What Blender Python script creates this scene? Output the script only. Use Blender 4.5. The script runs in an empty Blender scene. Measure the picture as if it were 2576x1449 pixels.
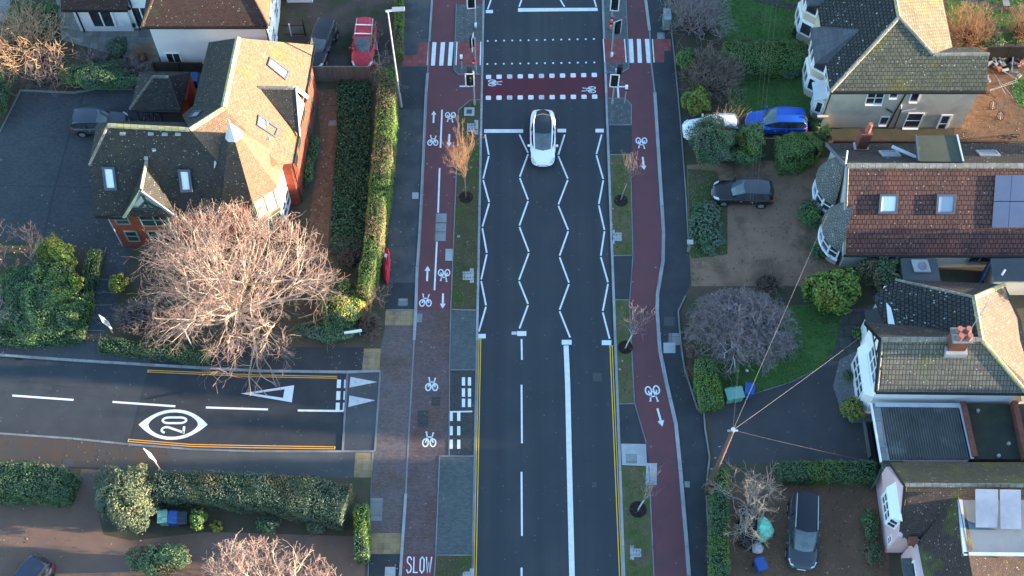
import bpy, math, random
import numpy as np
from mathutils import Vector, Matrix
random.seed(7); rng = np.random.default_rng(7)
sc = bpy.context.scene
R = math.radians
# ------------------------------------------------------------------ camera, sky, sun, exposure
CAM_H, PITCH, FPX = 79.6, R(61.4), 3300.0
cd = bpy.data.cameras.new('camera'); cam = bpy.data.objects.new('camera', cd); sc.collection.objects.link(cam)
cam.location = (0, 0, CAM_H); cam.rotation_euler = (R(90) - PITCH, 0, 0)
cd.sensor_width = 36; cd.angle = 2 * math.atan(1288 / FPX); cd.clip_start = 1; cd.clip_end = 2000
sc.camera = cam
SUN_EL, SUN_AZ = R(6.5), R(-1)            # azimuth: anticlockwise from +X
w = bpy.data.worlds.new('World'); sc.world = w; w.use_nodes = True
wn = w.node_tree; bg = wn.nodes['Background']
sky = wn.nodes.new('ShaderNodeTexSky'); sky.sky_type = 'NISHITA'; sky.sun_disc = False
sky.sun_elevation = SUN_EL; sky.sun_rotation = R(90) - SUN_AZ; sky.ozone_density = 2.3; sky.dust_density = 0.5
wn.links.new(sky.outputs[0], bg.inputs[0]); bg.inputs[1].default_value = 0.15
sl = bpy.data.lights.new('sun', 'SUN'); sl.energy = 4.0; sl.angle = R(0.5); sl.color = (1.0, 0.80, 0.58)
so = bpy.data.objects.new('sun', sl); sc.collection.objects.link(so)
sd = Vector((math.cos(SUN_AZ) * math.cos(SUN_EL), math.sin(SUN_AZ) * math.cos(SUN_EL), math.sin(SUN_EL)))
so.rotation_euler = sd.to_track_quat('Z', 'Y').to_euler(); so.location = sd * 300
vs = sc.view_settings; vs.view_transform = 'Standard'; vs.look = 'None'; vs.gamma = 1; vs.exposure = 2.9
sc.cycles.max_bounces = 5; sc.cycles.diffuse_bounces = 3; sc.cycles.glossy_bounces = 2; sc.cycles.transparent_max_bounces = 4

# ------------------------------------------------------------------ helpers
SP, CP = math.sin(PITCH), math.cos(PITCH)
def ray(x, y):
    u = (x - 1288) / FPX; v = (y - 724.5) / FPX
    return Vector((u, CP - v * SP, -SP - v * CP))
def G(x, y, z=0.0):                        # map survey: image reading -> world point at height z
    d = ray(x, y); t = (z - CAM_H) / d.z
    return Vector((d.x * t, d.y * t, z))
def OP(x, y, p0, n):                       # reading -> point on a plane
    d = ray(x, y); c = Vector((0, 0, CAM_H)); t = (p0 - c).dot(n) / d.dot(n)
    return c + d * t
def plane(a, b, c):
    n = (b - a).cross(c - a).normalized()
    if n.dot(Vector((0, 0, CAM_H)) - a) < 0: n = -n
    return a, n
def V(*a): return Vector(a)
ORG = {}
class MB:
    def __init__(s): s.v = []; s.f = []; s.m = []; s.mats = []; s.smooth = False
    def mi(s, m):
        if m not in s.mats: s.mats.append(m)
        return s.mats.index(m)
    def face(s, idx, m): s.f.append(tuple(idx)); s.m.append(s.mi(m))
    def poly(s, pts, m):
        b = len(s.v); s.v += [tuple(p) for p in pts]; s.face(range(b, b + len(pts)), m); return s
    def prism(s, pts, th, m, ms=None, down=None):
        pts = [Vector(p) for p in pts]
        n = Vector((0, 0, 0))
        for i in range(len(pts)): n += pts[i].cross(pts[(i + 1) % len(pts)])
        if n.z < 0: pts = pts[::-1]
        d = down if down is not None else Vector((0, 0, -th))
        b = len(s.v); k = len(pts)
        s.v += [tuple(p) for p in pts] + [tuple(p + d) for p in pts]
        s.face(range(b, b + k), m); s.face(range(b + 2 * k - 1, b + k - 1, -1), ms or m)
        for i in range(k):
            j = (i + 1) % k; s.face((b + i, b + k + i, b + k + j, b + j), ms or m)
        return s
    def box(s, c, size, m, rz=0.0):
        c = Vector(c); x, y, z = [a / 2 for a in size]; q = Matrix.Rotation(rz, 3, 'Z')
        s.prism([c + q @ Vector((a * x, b * y, z)) for a, b in ((-1, -1), (1, -1), (1, 1), (-1, 1))], size[2], m); return s
    def bar(s, a, b, w, h, m, up=None):    # box from a to b; w across, h along up (centred)
        a = Vector(a); b = Vector(b); d = (b - a)
        if d.length < 1e-6: return s
        d.normalize(); up = Vector(up) if up is not None else Vector((0, 0, 1))
        if abs(d.dot(up)) > .98: up = Vector((1, 0, 0)) if abs(d.x) < .9 else Vector((0, 1, 0))
        sd_ = d.cross(up).normalized(); u2 = sd_.cross(d).normalized()
        k = len(s.v)
        for e in (a, b):
            for p, q in ((-1, -1), (1, -1), (1, 1), (-1, 1)): s.v.append(tuple(e + sd_ * p * w / 2 + u2 * q * h / 2))
        for i in range(4):
            j = (i + 1) % 4; s.face((k + i, k + j, k + 4 + j, k + 4 + i), m)
        s.face((k + 3, k + 2, k + 1, k), m); s.face((k + 4, k + 5, k + 6, k + 7), m); return s
    def tube(s, pts, rad, n, m, cap=True):
        pts = [Vector(p) for p in pts]; k = len(s.v); L = len(pts)
        if not hasattr(rad, '__len__'): rad = [rad] * L
        for i, p in enumerate(pts):
            d = (pts[min(i + 1, L - 1)] - pts[max(i - 1, 0)]); d.normalize()
            a = d.orthogonal().normalized() if abs(d.z) < .95 else d.cross(Vector((1, 0, 0))).normalized()
            b = d.cross(a)
            for j in range(n):
                t = 2 * math.pi * j / n; s.v.append(tuple(p + (a * math.cos(t) + b * math.sin(t)) * rad[i]))
        for i in range(L - 1):
            for j in range(n):
                j2 = (j + 1) % n; s.face((k + i * n + j, k + i * n + j2, k + (i + 1) * n + j2, k + (i + 1) * n + j), m)
        if cap:
            s.face([k + j for j in range(n)][::-1], m); s.face([k + (L - 1) * n + j for j in range(n)], m)
        return s
    def cyl(s, c, r, h, n, m, r2=None):
        c = Vector(c); return s.tube([c, c + Vector((0, 0, h))], [r, r if r2 is None else r2], n, m)
    def stroke(s, pts, w, m, closed=False):  # flat painted line, mitred
        pts = [Vector(p) for p in pts]; L = len(pts); A = []; B = []
        for i, p in enumerate(pts):
            if closed: d1 = p - pts[i - 1]; d2 = pts[(i + 1) % L] - p
            else: d1 = p - pts[i - 1] if i else pts[1] - p; d2 = pts[i + 1] - p if i < L - 1 else d1
            d1 = d1.normalized(); d2 = d2.normalized(); t = (d1 + d2)
            if t.length < 1e-4: t = d1
            t.normalize(); n = Vector((-t.y, t.x, 0)); c = max(.45, n.dot(Vector((-d1.y, d1.x, 0))))
            A.append(p + n * w / 2 / c); B.append(p - n * w / 2 / c)
        for i in range(L if closed else L - 1):
            j = (i + 1) % L; s.poly([B[i], B[j], A[j], A[i]], m)
        return s
    def build(s, name, parent=None, local=False, kind=None):
        me = bpy.data.meshes.new(name)
        o0 = Vector((0, 0, 0)) if (local or parent is None) else ORG.get(parent.name, Vector((0, 0, 0)))
        v = np.array(s.v, dtype=np.float64)
        vl = v - np.array(o0)
        me.from_pydata(vl.tolist(), [], s.f)
        for m in s.mats: me.materials.append(m)
        me.polygons.foreach_set('material_index', s.m)
        if s.smooth: me.polygons.foreach_set('use_smooth', [True] * len(s.f))
        uv = me.uv_layers.new(name='UVMap'); co = np.zeros((len(me.loops), 2))
        k = 0
        for f in s.f:
            p = v[list(f)]; n = np.zeros(3)
            for i in range(len(f)): n += np.cross(p[i], p[(i + 1) % len(f)])
            ln = np.linalg.norm(n); n = n / ln if ln > 1e-12 else np.array([0, 0, 1.])
            if abs(n[2]) > .995: t = np.array([1., 0, 0])
            else: t = np.cross([0, 0, 1.], n); t /= np.linalg.norm(t)
            b = np.cross(n, t); co[k:k + len(f), 0] = p @ t; co[k:k + len(f), 1] = p @ b; k += len(f)
        uv.data.foreach_set('uv', co.ravel())
        o = bpy.data.objects.new(name, me); sc.collection.objects.link(o)
        if parent is not None: o.parent = parent
        ORG[o.name] = o0
        if kind: o['kind'] = kind
        return o
def tag(o, label, cat, group=None, kind=None):
    o['label'] = label; o['category'] = cat
    if group: o['group'] = group
    if kind: o['kind'] = kind
    return o
def thing(name, label, cat, loc, group=None, rz=0.0):
    o = bpy.data.objects.new(name, None); sc.collection.objects.link(o); o.location = loc; o.rotation_euler = (0, 0, rz)
    o.empty_display_size = .3; ORG[o.name] = Vector(loc); return tag(o, label, cat, group)
def dup(root, label, loc, rz=0.0, scale=None):
    def cp(o, par):
        c = o.copy(); sc.collection.objects.link(c)
        if par is not None: c.parent = par
        for ch in list(o.children): cp(ch, c)
        return c
    r = cp(root, None); r.location = loc; r.rotation_euler = (0, 0, rz); r['label'] = label
    if scale: r.scale = (scale,) * 3
    return r

# ------------------------------------------------------------------ materials
MATS = {}
def mat(name, c1, c2=None, scale=2.0, rough=.85, spec=.25, pat=None, speck=None, bump=0.0, bscale=30.0, isl=None, metal=0.0, patch=None, coat=0.0, emit=None, streak=None):
    if name in MATS: return MATS[name]
    m = bpy.data.materials.new(name); m.use_nodes = True; nt = m.node_tree; N = nt.nodes; L = nt.links
    bs = N['Principled BSDF']; bs.inputs['Roughness'].default_value = rough; bs.inputs['Specular IOR Level'].default_value = spec
    bs.inputs['Metallic'].default_value = metal; bs.inputs['Coat Weight'].default_value = coat
    tc = N.new('ShaderNodeTexCoord'); col = None
    def rgb(c):
        n = N.new('ShaderNodeRGB'); n.outputs[0].default_value = (*c, 1); return n.outputs[0]
    def mix(f, a, b, bt='MIX'):
        n = N.new('ShaderNodeMix'); n.data_type = 'RGBA'; n.blend_type = bt
        if isinstance(f, (int, float)): n.inputs[0].default_value = f
        else: L.new(f, n.inputs[0])
        L.new(a, n.inputs[6]); L.new(b, n.inputs[7]); return n.outputs[2]
    def noise(sc_, det=4.0, src='Object', rg=.6):
        n = N.new('ShaderNodeTexNoise'); n.inputs['Scale'].default_value = sc_; n.inputs['Detail'].default_value = det; n.inputs['Roughness'].default_value = rg
        L.new(tc.outputs[src], n.inputs['Vector']); return n.outputs[0]
    def ramp(f, a, b):
        n = N.new('ShaderNodeMapRange'); n.inputs[1].default_value = a; n.inputs[2].default_value = b; L.new(f, n.inputs[0]); return n.outputs[0]
    col = rgb(c1)
    if isl:
        g = N.new('ShaderNodeNewGeometry'); cr = N.new('ShaderNodeValToRGB'); L.new(g.outputs['Random Per Island'], cr.inputs[0])
        e = cr.color_ramp.elements; cols = [c1] + list(isl)
        e[0].color = (*cols[0], 1); e[0].position = 0; e[1].color = (*cols[-1], 1); e[1].position = 1
        for i, c in enumerate(cols[1:-1]):
            x = e.new((i + 1) / (len(cols) - 1)); x.color = (*c, 1)
        col = cr.outputs[0]
    if c2: col = mix(ramp(noise(scale), .38, .62), col, rgb(c2))
    if patch:                              # (colour, scale, lo, hi): larger stains, moss, wear
        for pc in (patch if isinstance(patch, list) else [patch]):
            col = mix(ramp(noise(pc[1], 3), pc[2], pc[3]), col, rgb(pc[0]))
    bh = None
    if streak:                             # long wear bands along the traffic direction
        mp = N.new('ShaderNodeMapping'); mp.inputs['Scale'].default_value = (.9, .012, 1); L.new(tc.outputs['Object'], mp.inputs[0]); ns_ = N.new('ShaderNodeTexNoise'); ns_.inputs['Scale'].default_value = 1; ns_.inputs['Detail'].default_value = 3; L.new(mp.outputs[0], ns_.inputs['Vector'])
        col = mix(ramp(ns_.outputs[0], .4, .65), col, rgb(streak))
    if pat:                                # (brick width, row height, mortar, dark factor, offset)
        b = N.new('ShaderNodeTexBrick'); b.inputs['Scale'].default_value = 1; b.inputs['Brick Width'].default_value = pat[0]; b.inputs['Row Height'].default_value = pat[1]
        b.inputs['Mortar Size'].default_value = pat[2]; b.inputs['Mortar Smooth'].default_value = .3; b.offset = pat[4] if len(pat) > 4 else .5
        b.inputs['Color1'].default_value = (1, 1, 1, 1); b.inputs['Color2'].default_value = (.72, .72, .72, 1); b.inputs['Mortar'].default_value = (pat[3],) * 3 + (1,)
        L.new(tc.outputs['UV'], b.inputs['Vector']); col = mix(1.0, col, b.outputs[0], 'MULTIPLY'); bh = b.outputs[1]
    if speck:                              # (colour, scale, amount) small pale or dark spots
        for k_, sp_ in enumerate(speck if isinstance(speck, list) else [speck]):
            n = N.new('ShaderNodeTexVoronoi'); n.inputs['Scale'].default_value = sp_[1]; L.new(tc.outputs['Object'], n.inputs['Vector'])
            n2 = N.new('ShaderNodeSeparateColor'); L.new(n.outputs['Color'], n2.inputs[0])
            a = N.new('ShaderNodeMath'); a.operation = 'GREATER_THAN'; L.new(n2.outputs[k_ % 3], a.inputs[0]); a.inputs[1].default_value = 1 - sp_[2]
            d = N.new('ShaderNodeMath'); d.operation = 'LESS_THAN'; L.new(n.outputs['Distance'], d.inputs[0]); th = N.new('ShaderNodeMath'); th.operation = 'MULTIPLY'; L.new(n2.outputs[(k_ + 1) % 3], th.inputs[0]); th.inputs[1].default_value = .5; L.new(th.outputs[0], d.inputs[1])
            q = N.new('ShaderNodeMath'); q.operation = 'MULTIPLY'; L.new(a.outputs[0], q.inputs[0]); L.new(d.outputs[0], q.inputs[1])
            q2 = N.new('ShaderNodeMath'); q2.operation = 'MULTIPLY'; L.new(q.outputs[0], q2.inputs[0]); q2.inputs[1].default_value = .8; col = mix(q2.outputs[0], col, rgb(sp_[0]))
    L.new(col, bs.inputs['Base Color'])
    if bump or bh is not None:
        bn = N.new('ShaderNodeBump'); bn.inputs['Distance'].default_value = .03; bn.inputs['Strength'].default_value = max(bump, .01)
        L.new(noise(bscale, 3), bn.inputs['Height']); last = bn
        if bh is not None:
            b2 = N.new('ShaderNodeBump'); b2.inputs['Distance'].default_value = .03; b2.inputs['Strength'].default_value = .7; b2.invert = True
            L.new(bh, b2.inputs['Height']); L.new(bn.outputs[0], b2.inputs['Normal']); last = b2
        L.new(last.outputs[0], bs.inputs['Normal'])
    if emit: bs.inputs['Emission Color'].default_value = (*emit[0], 1); bs.inputs['Emission Strength'].default_value = emit[1]
    MATS[name] = m; return m
asph = mat('asphalt', (.033, .039, .046), (.04, .046, .053), .35, .8, .3, bump=.25, bscale=60, patch=((.052, .055, .058), .12, .5, .75), speck=((.12, .12, .12), 9, .02), streak=(.030, .036, .043))
asph_side = mat('asphalt_side', (.05, .055, .06), (.042, .047, .052), .6, .85, .25, bump=.25, bscale=60, speck=((.13, .13, .13), 8, .03))
asph_old = mat('asphalt_old', (.075, .078, .08), (.06, .063, .066), .5, .85, .25, bump=.3, bscale=50, speck=((.15, .14, .12), 7, .05))
asph_new = mat('asphalt_new', (.026, .029, .033), (.034, .037, .042), .8, .75, .35, bump=.2, bscale=60, speck=((.1, .1, .1), 8, .03))
foot_t = mat('footway_tarmac', (.07, .075, .08), (.052, .056, .062), .9, .85, .2, bump=.25, bscale=50, patch=((.095, .095, .09), .35, .52, .7), speck=[((.2, .2, .2), 7, .05), ((.12, .08, .05), 5, .05)])
foot_br = mat('footway_brown', (.085, .06, .045), (.07, .06, .055), .8, .9, .2, bump=.25, bscale=40, patch=((.06, .06, .062), .25, .5, .65), speck=((.12, .06, .03), 6, .12))
maroon = mat('cycle_surface', (0.136, 0.054, 0.059), (0.118, 0.051, 0.057), .7, .85, .2, bump=.2, bscale=60, speck=((.2, .18, .18), 6, .015), patch=((.09, .05, .055), .3, .55, .75))
maroon_d = mat('cycle_surface_dark', (.1, .026, .036), (.085, .028, .038), .7, .85, .2, bump=.2, bscale=60, patch=((.14, .012, .03), .35, .6, .75))
blk_red = mat('block_paving_red', (.15, .104, .104), (.125, .096, .098), 1.2, .85, .2, pat=(.2, .1, .008, .6), bump=.2, speck=[((.17, .12, .1), 7, .1), ((.2, .2, .2), 5, .02)], patch=((.13, .075, .06), .3, .5, .7))
blk_brn = mat('block_paving_brown', (0.136, 0.118, 0.118), (0.165, 0.124, 0.118), 1.0, .85, .2, pat=(.2, .1, .008, .6), bump=.2, speck=((.17, .13, .1), 7, .1), patch=((.12, .085, .065), .3, .5, .7))
teal = mat('block_paving_grey', (0.088, 0.106, 0.106), (0.100, 0.118, 0.118), .8, .85, .2, pat=(.2, .1, .006, .75), speck=((.2, .2, .2), 6, .03), patch=((.1, .115, .115), .25, .5, .7))
teal_m = mat('block_paving_dark', (.06, .062, .062), (.07, .068, .065), .9, .85, .2, pat=(.2, .1, .008, .6), speck=((.15, .13, .12), 7, .06))
setts = mat('stone_setts', (.14, .155, .15), (.10, .115, .115), 3.5, .9, .2, pat=(.16, .16, .02, .55), speck=((.26, .26, .24), 6, .12))
buff = mat('tactile_buff', (.34, .25, .13), (.28, .21, .12), 1.5, .9, .2, pat=(.4, .4, .012, .7, 0), speck=((.3, .24, .16), 9, .15), patch=((.16, .13, .10), .8, .5, .7))
tac_red = mat('tactile_red', (.27, .085, .08), (.23, .075, .075), 1.5, .9, .2, pat=(.4, .4, .012, .7, 0), speck=((.35, .14, .13), 9, .1))
conc = mat('concrete', (.36, .37, .37), (.3, .31, .32), 1.5, .9, .2, bump=.2, patch=((.25, .26, .27), .5, .5, .7))
conc_d = mat('concrete_grey', (.2, .21, .215), (.24, .25, .25), 2, .9, .2, bump=.2, pat=(.9, .9, .02, .6, 0))
kerbm = mat('kerb_stone', (.33, .335, .345), (.27, .275, .285), 1.2, .85, .25, pat=(.92, 5, .02, .55, 0), bump=.1)
kerbg = mat('kerb_grey', (.22, .23, .24), (.17, .18, .19), 1.0, .85, .25, pat=(.92, 5, .02, .6, 0), bump=.1)
white = mat('road_paint_white', (.68, .69, .70), (.6, .61, .62), 2.5, .6, .3, speck=((.4, .4, .4), 14, .06))
white_o = mat('road_paint_worn', (.42, .43, .44), (.5, .5, .5), 4, .7, .3, speck=((.15, .15, .15), 12, .2))
yellow = mat('road_paint_yellow', (.85, .5, .05), (.7, .42, .07), 2, .6, .3)
yellow_o = mat('road_paint_orange', (.72, .33, .05), (.6, .3, .07), 2, .6, .3)
soil = mat('soil', (0.088, 0.068, 0.050), (0.059, 0.065, 0.038), .8, .95, .1, bump=.5, bscale=12, speck=((.1, .06, .035), 5, .15))
litter = mat('leaf_litter', (.165, .098, .06), (.12, .072, .045), 2.2, .95, .1, bump=.5, bscale=15, speck=[((.26, .15, .08), 8, .2), ((.06, .04, .03), 7, .15)])
gravel = mat('gravel', (.235, .15, .098), (.19, .12, .08), .7, .95, .1, bump=.6, bscale=25, speck=[((.23, .17, .13), 10, .2), ((.06, .04, .03), 8, .12)], patch=((.085, .072, .045), .35, .52, .7))
gravel_d = mat('gravel_dark', (.082, .07, .062), (.062, .056, .048), .6, .95, .1, bump=.5, bscale=25, speck=[((.14, .12, .1), 7, .06)], patch=((.04, .055, .025), .3, .52, .68))
grav_red = mat('gravel_red', (.19, .118, .085), (.155, .1, .075), .5, .95, .1, bump=.5, bscale=25, speck=[((.17, .11, .09), 9, .15)], patch=((.115, .095, .09), .2, .5, .7))
drive_t = mat('drive_tarmac', (.066, .06, .06), (.055, .052, .055), .6, .85, .2, bump=.3, speck=((.14, .12, .1), 6, .04))
carpark = mat('carpark_paving', (.066, .07, .075), (.078, .082, .086), .35, .85, .25, pat=(.2, .1, .006, .8), bump=.15, speck=((.15, .14, .13), 4, .02), patch=((.055, .06, .065), .15, .5, .7))
lawn_m = mat('lawn_ground', (0.052, 0.115, 0.030), (0.071, 0.138, 0.039), .5, .95, .1, bump=.5, bscale=20, patch=((.055, .075, .03), .3, .55, .75))
verge_m = mat('verge_ground', (.065, .09, .028), (.12, .1, .055), 1.1, .95, .1, bump=.5, bscale=20, patch=((.11, .082, .055), .6, .55, .7), speck=((.3, .3, .28), 5, .012))
verge_o = mat('verge_worn', (.06, .062, .03), (.09, .07, .045), 1.0, .95, .1, bump=.5, bscale=20, patch=((.05, .08, .02), .5, .52, .66), speck=((.4, .38, .35), 4, .015))
mulch = mat('mulch', (.018, .015, .014), (.03, .025, .022), 4, .95, .1, bump=.6, bscale=20)
slabs = mat('paving_slabs', (.27, .26, .24), (.22, .215, .2), 1.2, .9, .2, pat=(.6, .6, .015, .6, 0), patch=((.2, .2, .19), .5, .5, .7))
slabs_d = mat('paving_slabs_dark', (.1, .095, .09), (.085, .082, .08), 1.0, .9, .2, pat=(.9, .9, .03, .55), patch=((.07, .075, .06), .5, .5, .7))
pebble = mat('pebble_bed', (.17, .165, .16), (.12, .118, .115), 6, .9, .2, bump=.7, bscale=18, speck=((.34, .33, .32), 7, .25))
# buildings
rend_w = mat('render_white', (.80, .80, .79), (.75, .755, .75), .8, .85, .2, bump=.1, bscale=20)
rend_b = mat('render_beige', (.57, .49, .375), (.53, .46, .36), .6, .9, .15, bump=.15, bscale=25, patch=((.34, .315, .265), .35, .52, .72))
rend_c = mat('render_cream', (.55, .53, .46), (.5, .48, .42), .6, .9, .15, bump=.1)
rend_p = mat('render_pink', (.66, .46, .47), (.61, .43, .44), .5, .9, .15, bump=.1)
brick_r = mat('brick_red', (.33, .075, .045), (.27, .065, .042), 1.0, .9, .15, pat=(.225, .075, .008, .75), bump=.1)
brick_g = mat('brick_garden', (.26, .1, .07), (.2, .08, .06), 1.5, .9, .15, pat=(.225, .075, .01, .7))
def roofmat(name, c1, c2, pat, speck, patch=None): return mat(name, c1, c2, 2.6, .9, .15, pat=pat, speck=[(a, b * 1.7, c) for a, b, c in speck], bump=.35, bscale=14, patch=patch)
lich = (.42, .42, .38)
rf_brk = roofmat('tiles_clay_mossy', (.25, .166, .112), (.205, .14, .096), (.17, .1, .014, .5), [(lich, 8, .05), ((.3, .21, .13), 8, .25)], ((.2, .17, .07), .45, .55, .75))  # brighter clay copy for sun-facing slopes; sunlight partly in the colour
rf_dark = roofmat('tiles_dark_shaded_lichen', (.05, .05, .047), (.068, .064, .058), (.17, .1, .014, .55), [(lich, 7, .08), ((.1, .095, .08), 8, .25)], ((.075, .072, .05), .5, .56, .74))  # lichened tiles darkened for slopes away from the sun; shade in the colour
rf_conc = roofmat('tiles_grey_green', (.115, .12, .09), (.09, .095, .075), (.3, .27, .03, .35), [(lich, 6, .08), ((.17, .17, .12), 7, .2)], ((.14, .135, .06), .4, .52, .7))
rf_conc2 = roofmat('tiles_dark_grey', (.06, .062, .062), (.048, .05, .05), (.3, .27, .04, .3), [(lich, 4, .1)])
rf_red = roofmat('tiles_red_brown', (.14, .074, .064), (.11, .06, .054), (.3, .33, .04, .36), [((.32, .28, .25), 5, .05), ((.19, .09, .07), 6, .2)], [((.22, .092, .068), .3, .52, .7), ((.085, .05, .05), .25, .54, .7)])
rf_pan = roofmat('tiles_grey_pantile', (.19, .175, .14), (.15, .14, .118), (.22, .34, .04, .42, 0), [(lich, 6, .07), ((.2, .18, .11), 7, .15)], ((.13, .15, .07), .35, .55, .75))
rf_brn = roofmat('tiles_brown', (.085, .06, .05), (.07, .055, .05), (.2, .12, .014, .55), [((.3, .28, .22), 6, .08), ((.14, .1, .07), 7, .15)], ((.12, .13, .04), .4, .57, .7))
rf_wht = roofmat('tiles_brown_red', (.105, .058, .048), (.08, .052, .046), (.17, .1, .012, .55), [((.35, .32, .28), 6, .08), ((.1, .1, .05), 7, .2)], ((.085, .085, .05), .5, .55, .7))
slate = mat('slate_grey', (.075, .08, .095), (.085, .09, .105), 1, .7, .3, pat=(.6, .35, .02, .7, 0))
scallop = mat('scallop_tiles', (.17, .18, .175), (.22, .23, .215), 2, .85, .2, pat=(.2, .16, .035, .4), speck=((.3, .3, .28), 6, .1), patch=((.32, .34, .33), .5, .6, .75))
ridge_y = mat('ridge_lichen', (.42, .37, .13), (.42, .39, .28), 3, .9, .15, pat=(.45, 3, .03, .55, 0), speck=((.6, .58, .5), 8, .2))
ridge_g = mat('ridge_grey', (.22, .21, .18), (.28, .26, .22), 3, .9, .15, pat=(.45, 3, .03, .55, 0), speck=((.5, .48, .42), 8, .2))
felt = mat('roof_felt', (.085, .09, .095), (.07, .075, .08), .8, .85, .25, patch=((.1, .105, .105), .4, .5, .7))
felt_g = mat('roof_felt_mossy', (.075, .08, .055), (.06, .068, .05), .9, .9, .2, patch=((.17, .16, .035), .6, .6, .72))
lead = mat('lead_sheet', (.42, .46, .5), (.48, .51, .55), 1.2, .6, .4)
zinc = mat('zinc_roof', (.125, .15, .165), (.155, .18, .2), .8, .55, .5, patch=((.1, .12, .13), .5, .52, .7))
pvc = mat('white_frame', (.8, .81, .82), None, rough=.45, spec=.4)
blackp = mat('black_plastic', (.012, .012, .013), None, rough=.5, spec=.4)
glass = mat('window_glass', (.02, .024, .03), (.05, .055, .06), 1.3, .06, .6)
blind = mat('skylight_blind', (.72, .76, .8), None, rough=.12, spec=.5)
skyg = mat('skylight_glass', (.3, .34, .4), None, rough=.1, spec=.6)
solar = mat('solar_cells', (.075, .095, .16), (.085, .105, .17), .6, .12, .6)
thermal = mat('thermal_panel', (.16, .19, .25), (.25, .29, .35), .4, .15, .6)
framed = mat('dark_frame', (.06, .075, .1), None, rough=.5, spec=.4)
wood = mat('weathered_wood', (.21, .18, .15), (.17, .15, .125), 2, .9, .15, pat=(.11, 4, .012, .5, 0))
wood_d = mat('dark_wood', (.05, .043, .038), (.04, .035, .03), 2, .9, .15)
timber_g = mat('timber_green', (.14, .22, .18), None, rough=.7)
timber_d = mat('timber_dark_green', (.05, .09, .075), None, rough=.7)
panelw = mat('bay_panel', (.72, .7, .6), (.55, .45, .38), 1.3, .6, .4)
terr = mat('terracotta', (.4, .15, .1), (.33, .13, .1), 3, .85, .2)
steel = mat('galvanised_steel', (.32, .34, .36), (.38, .4, .42), 2, .5, .4, metal=.3)
polew = mat('pole_wood', (.13, .085, .075), (.1, .07, .06), 2, .9, .15)
mat('conc_grey_wire', (.16, .16, .16))
wirem = mat('cable_pale', (.3, .3, .29), None, rough=.6)
corr = mat('corrugated_sheet', (.1, .105, .1), (.075, .08, .076), .8, .85, .2, patch=((.16, .17, .16), .5, .55, .7))
binblue = mat('bin_blue', (.03, .08, .25), None, rough=.5); bingrn = mat('bin_green', (.14, .3, .25), None, rough=.5); binblk = mat('bin_black', (.03, .035, .045), None, rough=.5)
# foliage
def leafm(n, c, *more): return mat('leaf_' + n, c, rough=.65, spec=.25, isl=more)
lf_dark = leafm('dark', (0.028, 0.059, 0.035), (0.047, 0.097, 0.047), (0.078, 0.140, 0.062), (0.133, 0.187, 0.094))
lf_mid = leafm('mid', (0.040, 0.086, 0.028), (0.070, 0.140, 0.040), (0.109, 0.196, 0.055), (0.172, 0.250, 0.094))
lf_bri = leafm('bright', (.035, .08, .015), (.075, .15, .025), (.13, .21, .035), (.21, .27, .06))
lf_yel = leafm('yellow', (.07, .1, .015), (.14, .17, .025), (.24, .24, .05), (.34, .3, .08))
lf_grey = leafm('grey', (.036, .062, .04), (.065, .1, .062), (.09, .125, .08), (.14, .165, .11))
lf_var = leafm('variegated', (.04, .07, .04), (.08, .115, .06), (.14, .15, .075), (.23, .21, .12))
lf_brn = leafm('brownish', (0.052, 0.058, 0.033), (0.104, 0.085, 0.052), (0.098, 0.117, 0.052), (0.182, 0.143, 0.091))
lf_hdg = leafm('hedge', (0.039, 0.085, 0.018), (0.072, 0.143, 0.026), (0.111, 0.182, 0.039), (0.169, 0.195, 0.058))
lf_ivy = leafm('ivy', (0.024, 0.062, 0.031), (0.042, 0.102, 0.048), (0.060, 0.138, 0.060), (0.108, 0.180, 0.102))
lf_rust = leafm('rust', (.14, .055, .03), (.25, .1, .05), (.3, .16, .07), (.12, .09, .04))
lf_fall = leafm('fallen', (.11, .055, .03), (.19, .1, .05), (.26, .16, .09), (.4, .35, .28))
lf_grs = leafm('grass', (0.048, 0.113, 0.025), (0.071, 0.149, 0.034), (0.092, 0.172, 0.046), (0.127, 0.161, 0.063))
def barkm(n, c, *m): return mat('bark_' + n, c, rough=.9, spec=.1, isl=m)
bk_tan = barkm('tan', (.26, .175, .145), (.35, .25, .21), (.21, .14, .12), (.42, .33, .28))
bk_pale = barkm('pale', (.38, .285, .225), (.49, .39, .31), (.32, .235, .185))
bk_gry = barkm('grey', (.2, .17, .165), (.27, .235, .23), (.15, .12, .12))
bk_pur = barkm('purple', (.225, .18, .18), (.29, .24, .24), (.18, .145, .148))
bk_silver = barkm('silver', (.4, .39, .41), (.52, .51, .53))
bk_or = barkm('orange', (.31, .17, .1), (.4, .24, .145), (.25, .15, .095))
bk_brn = barkm('brown', (.2, .15, .12), (.26, .2, .16), (.14, .105, .085))

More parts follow.
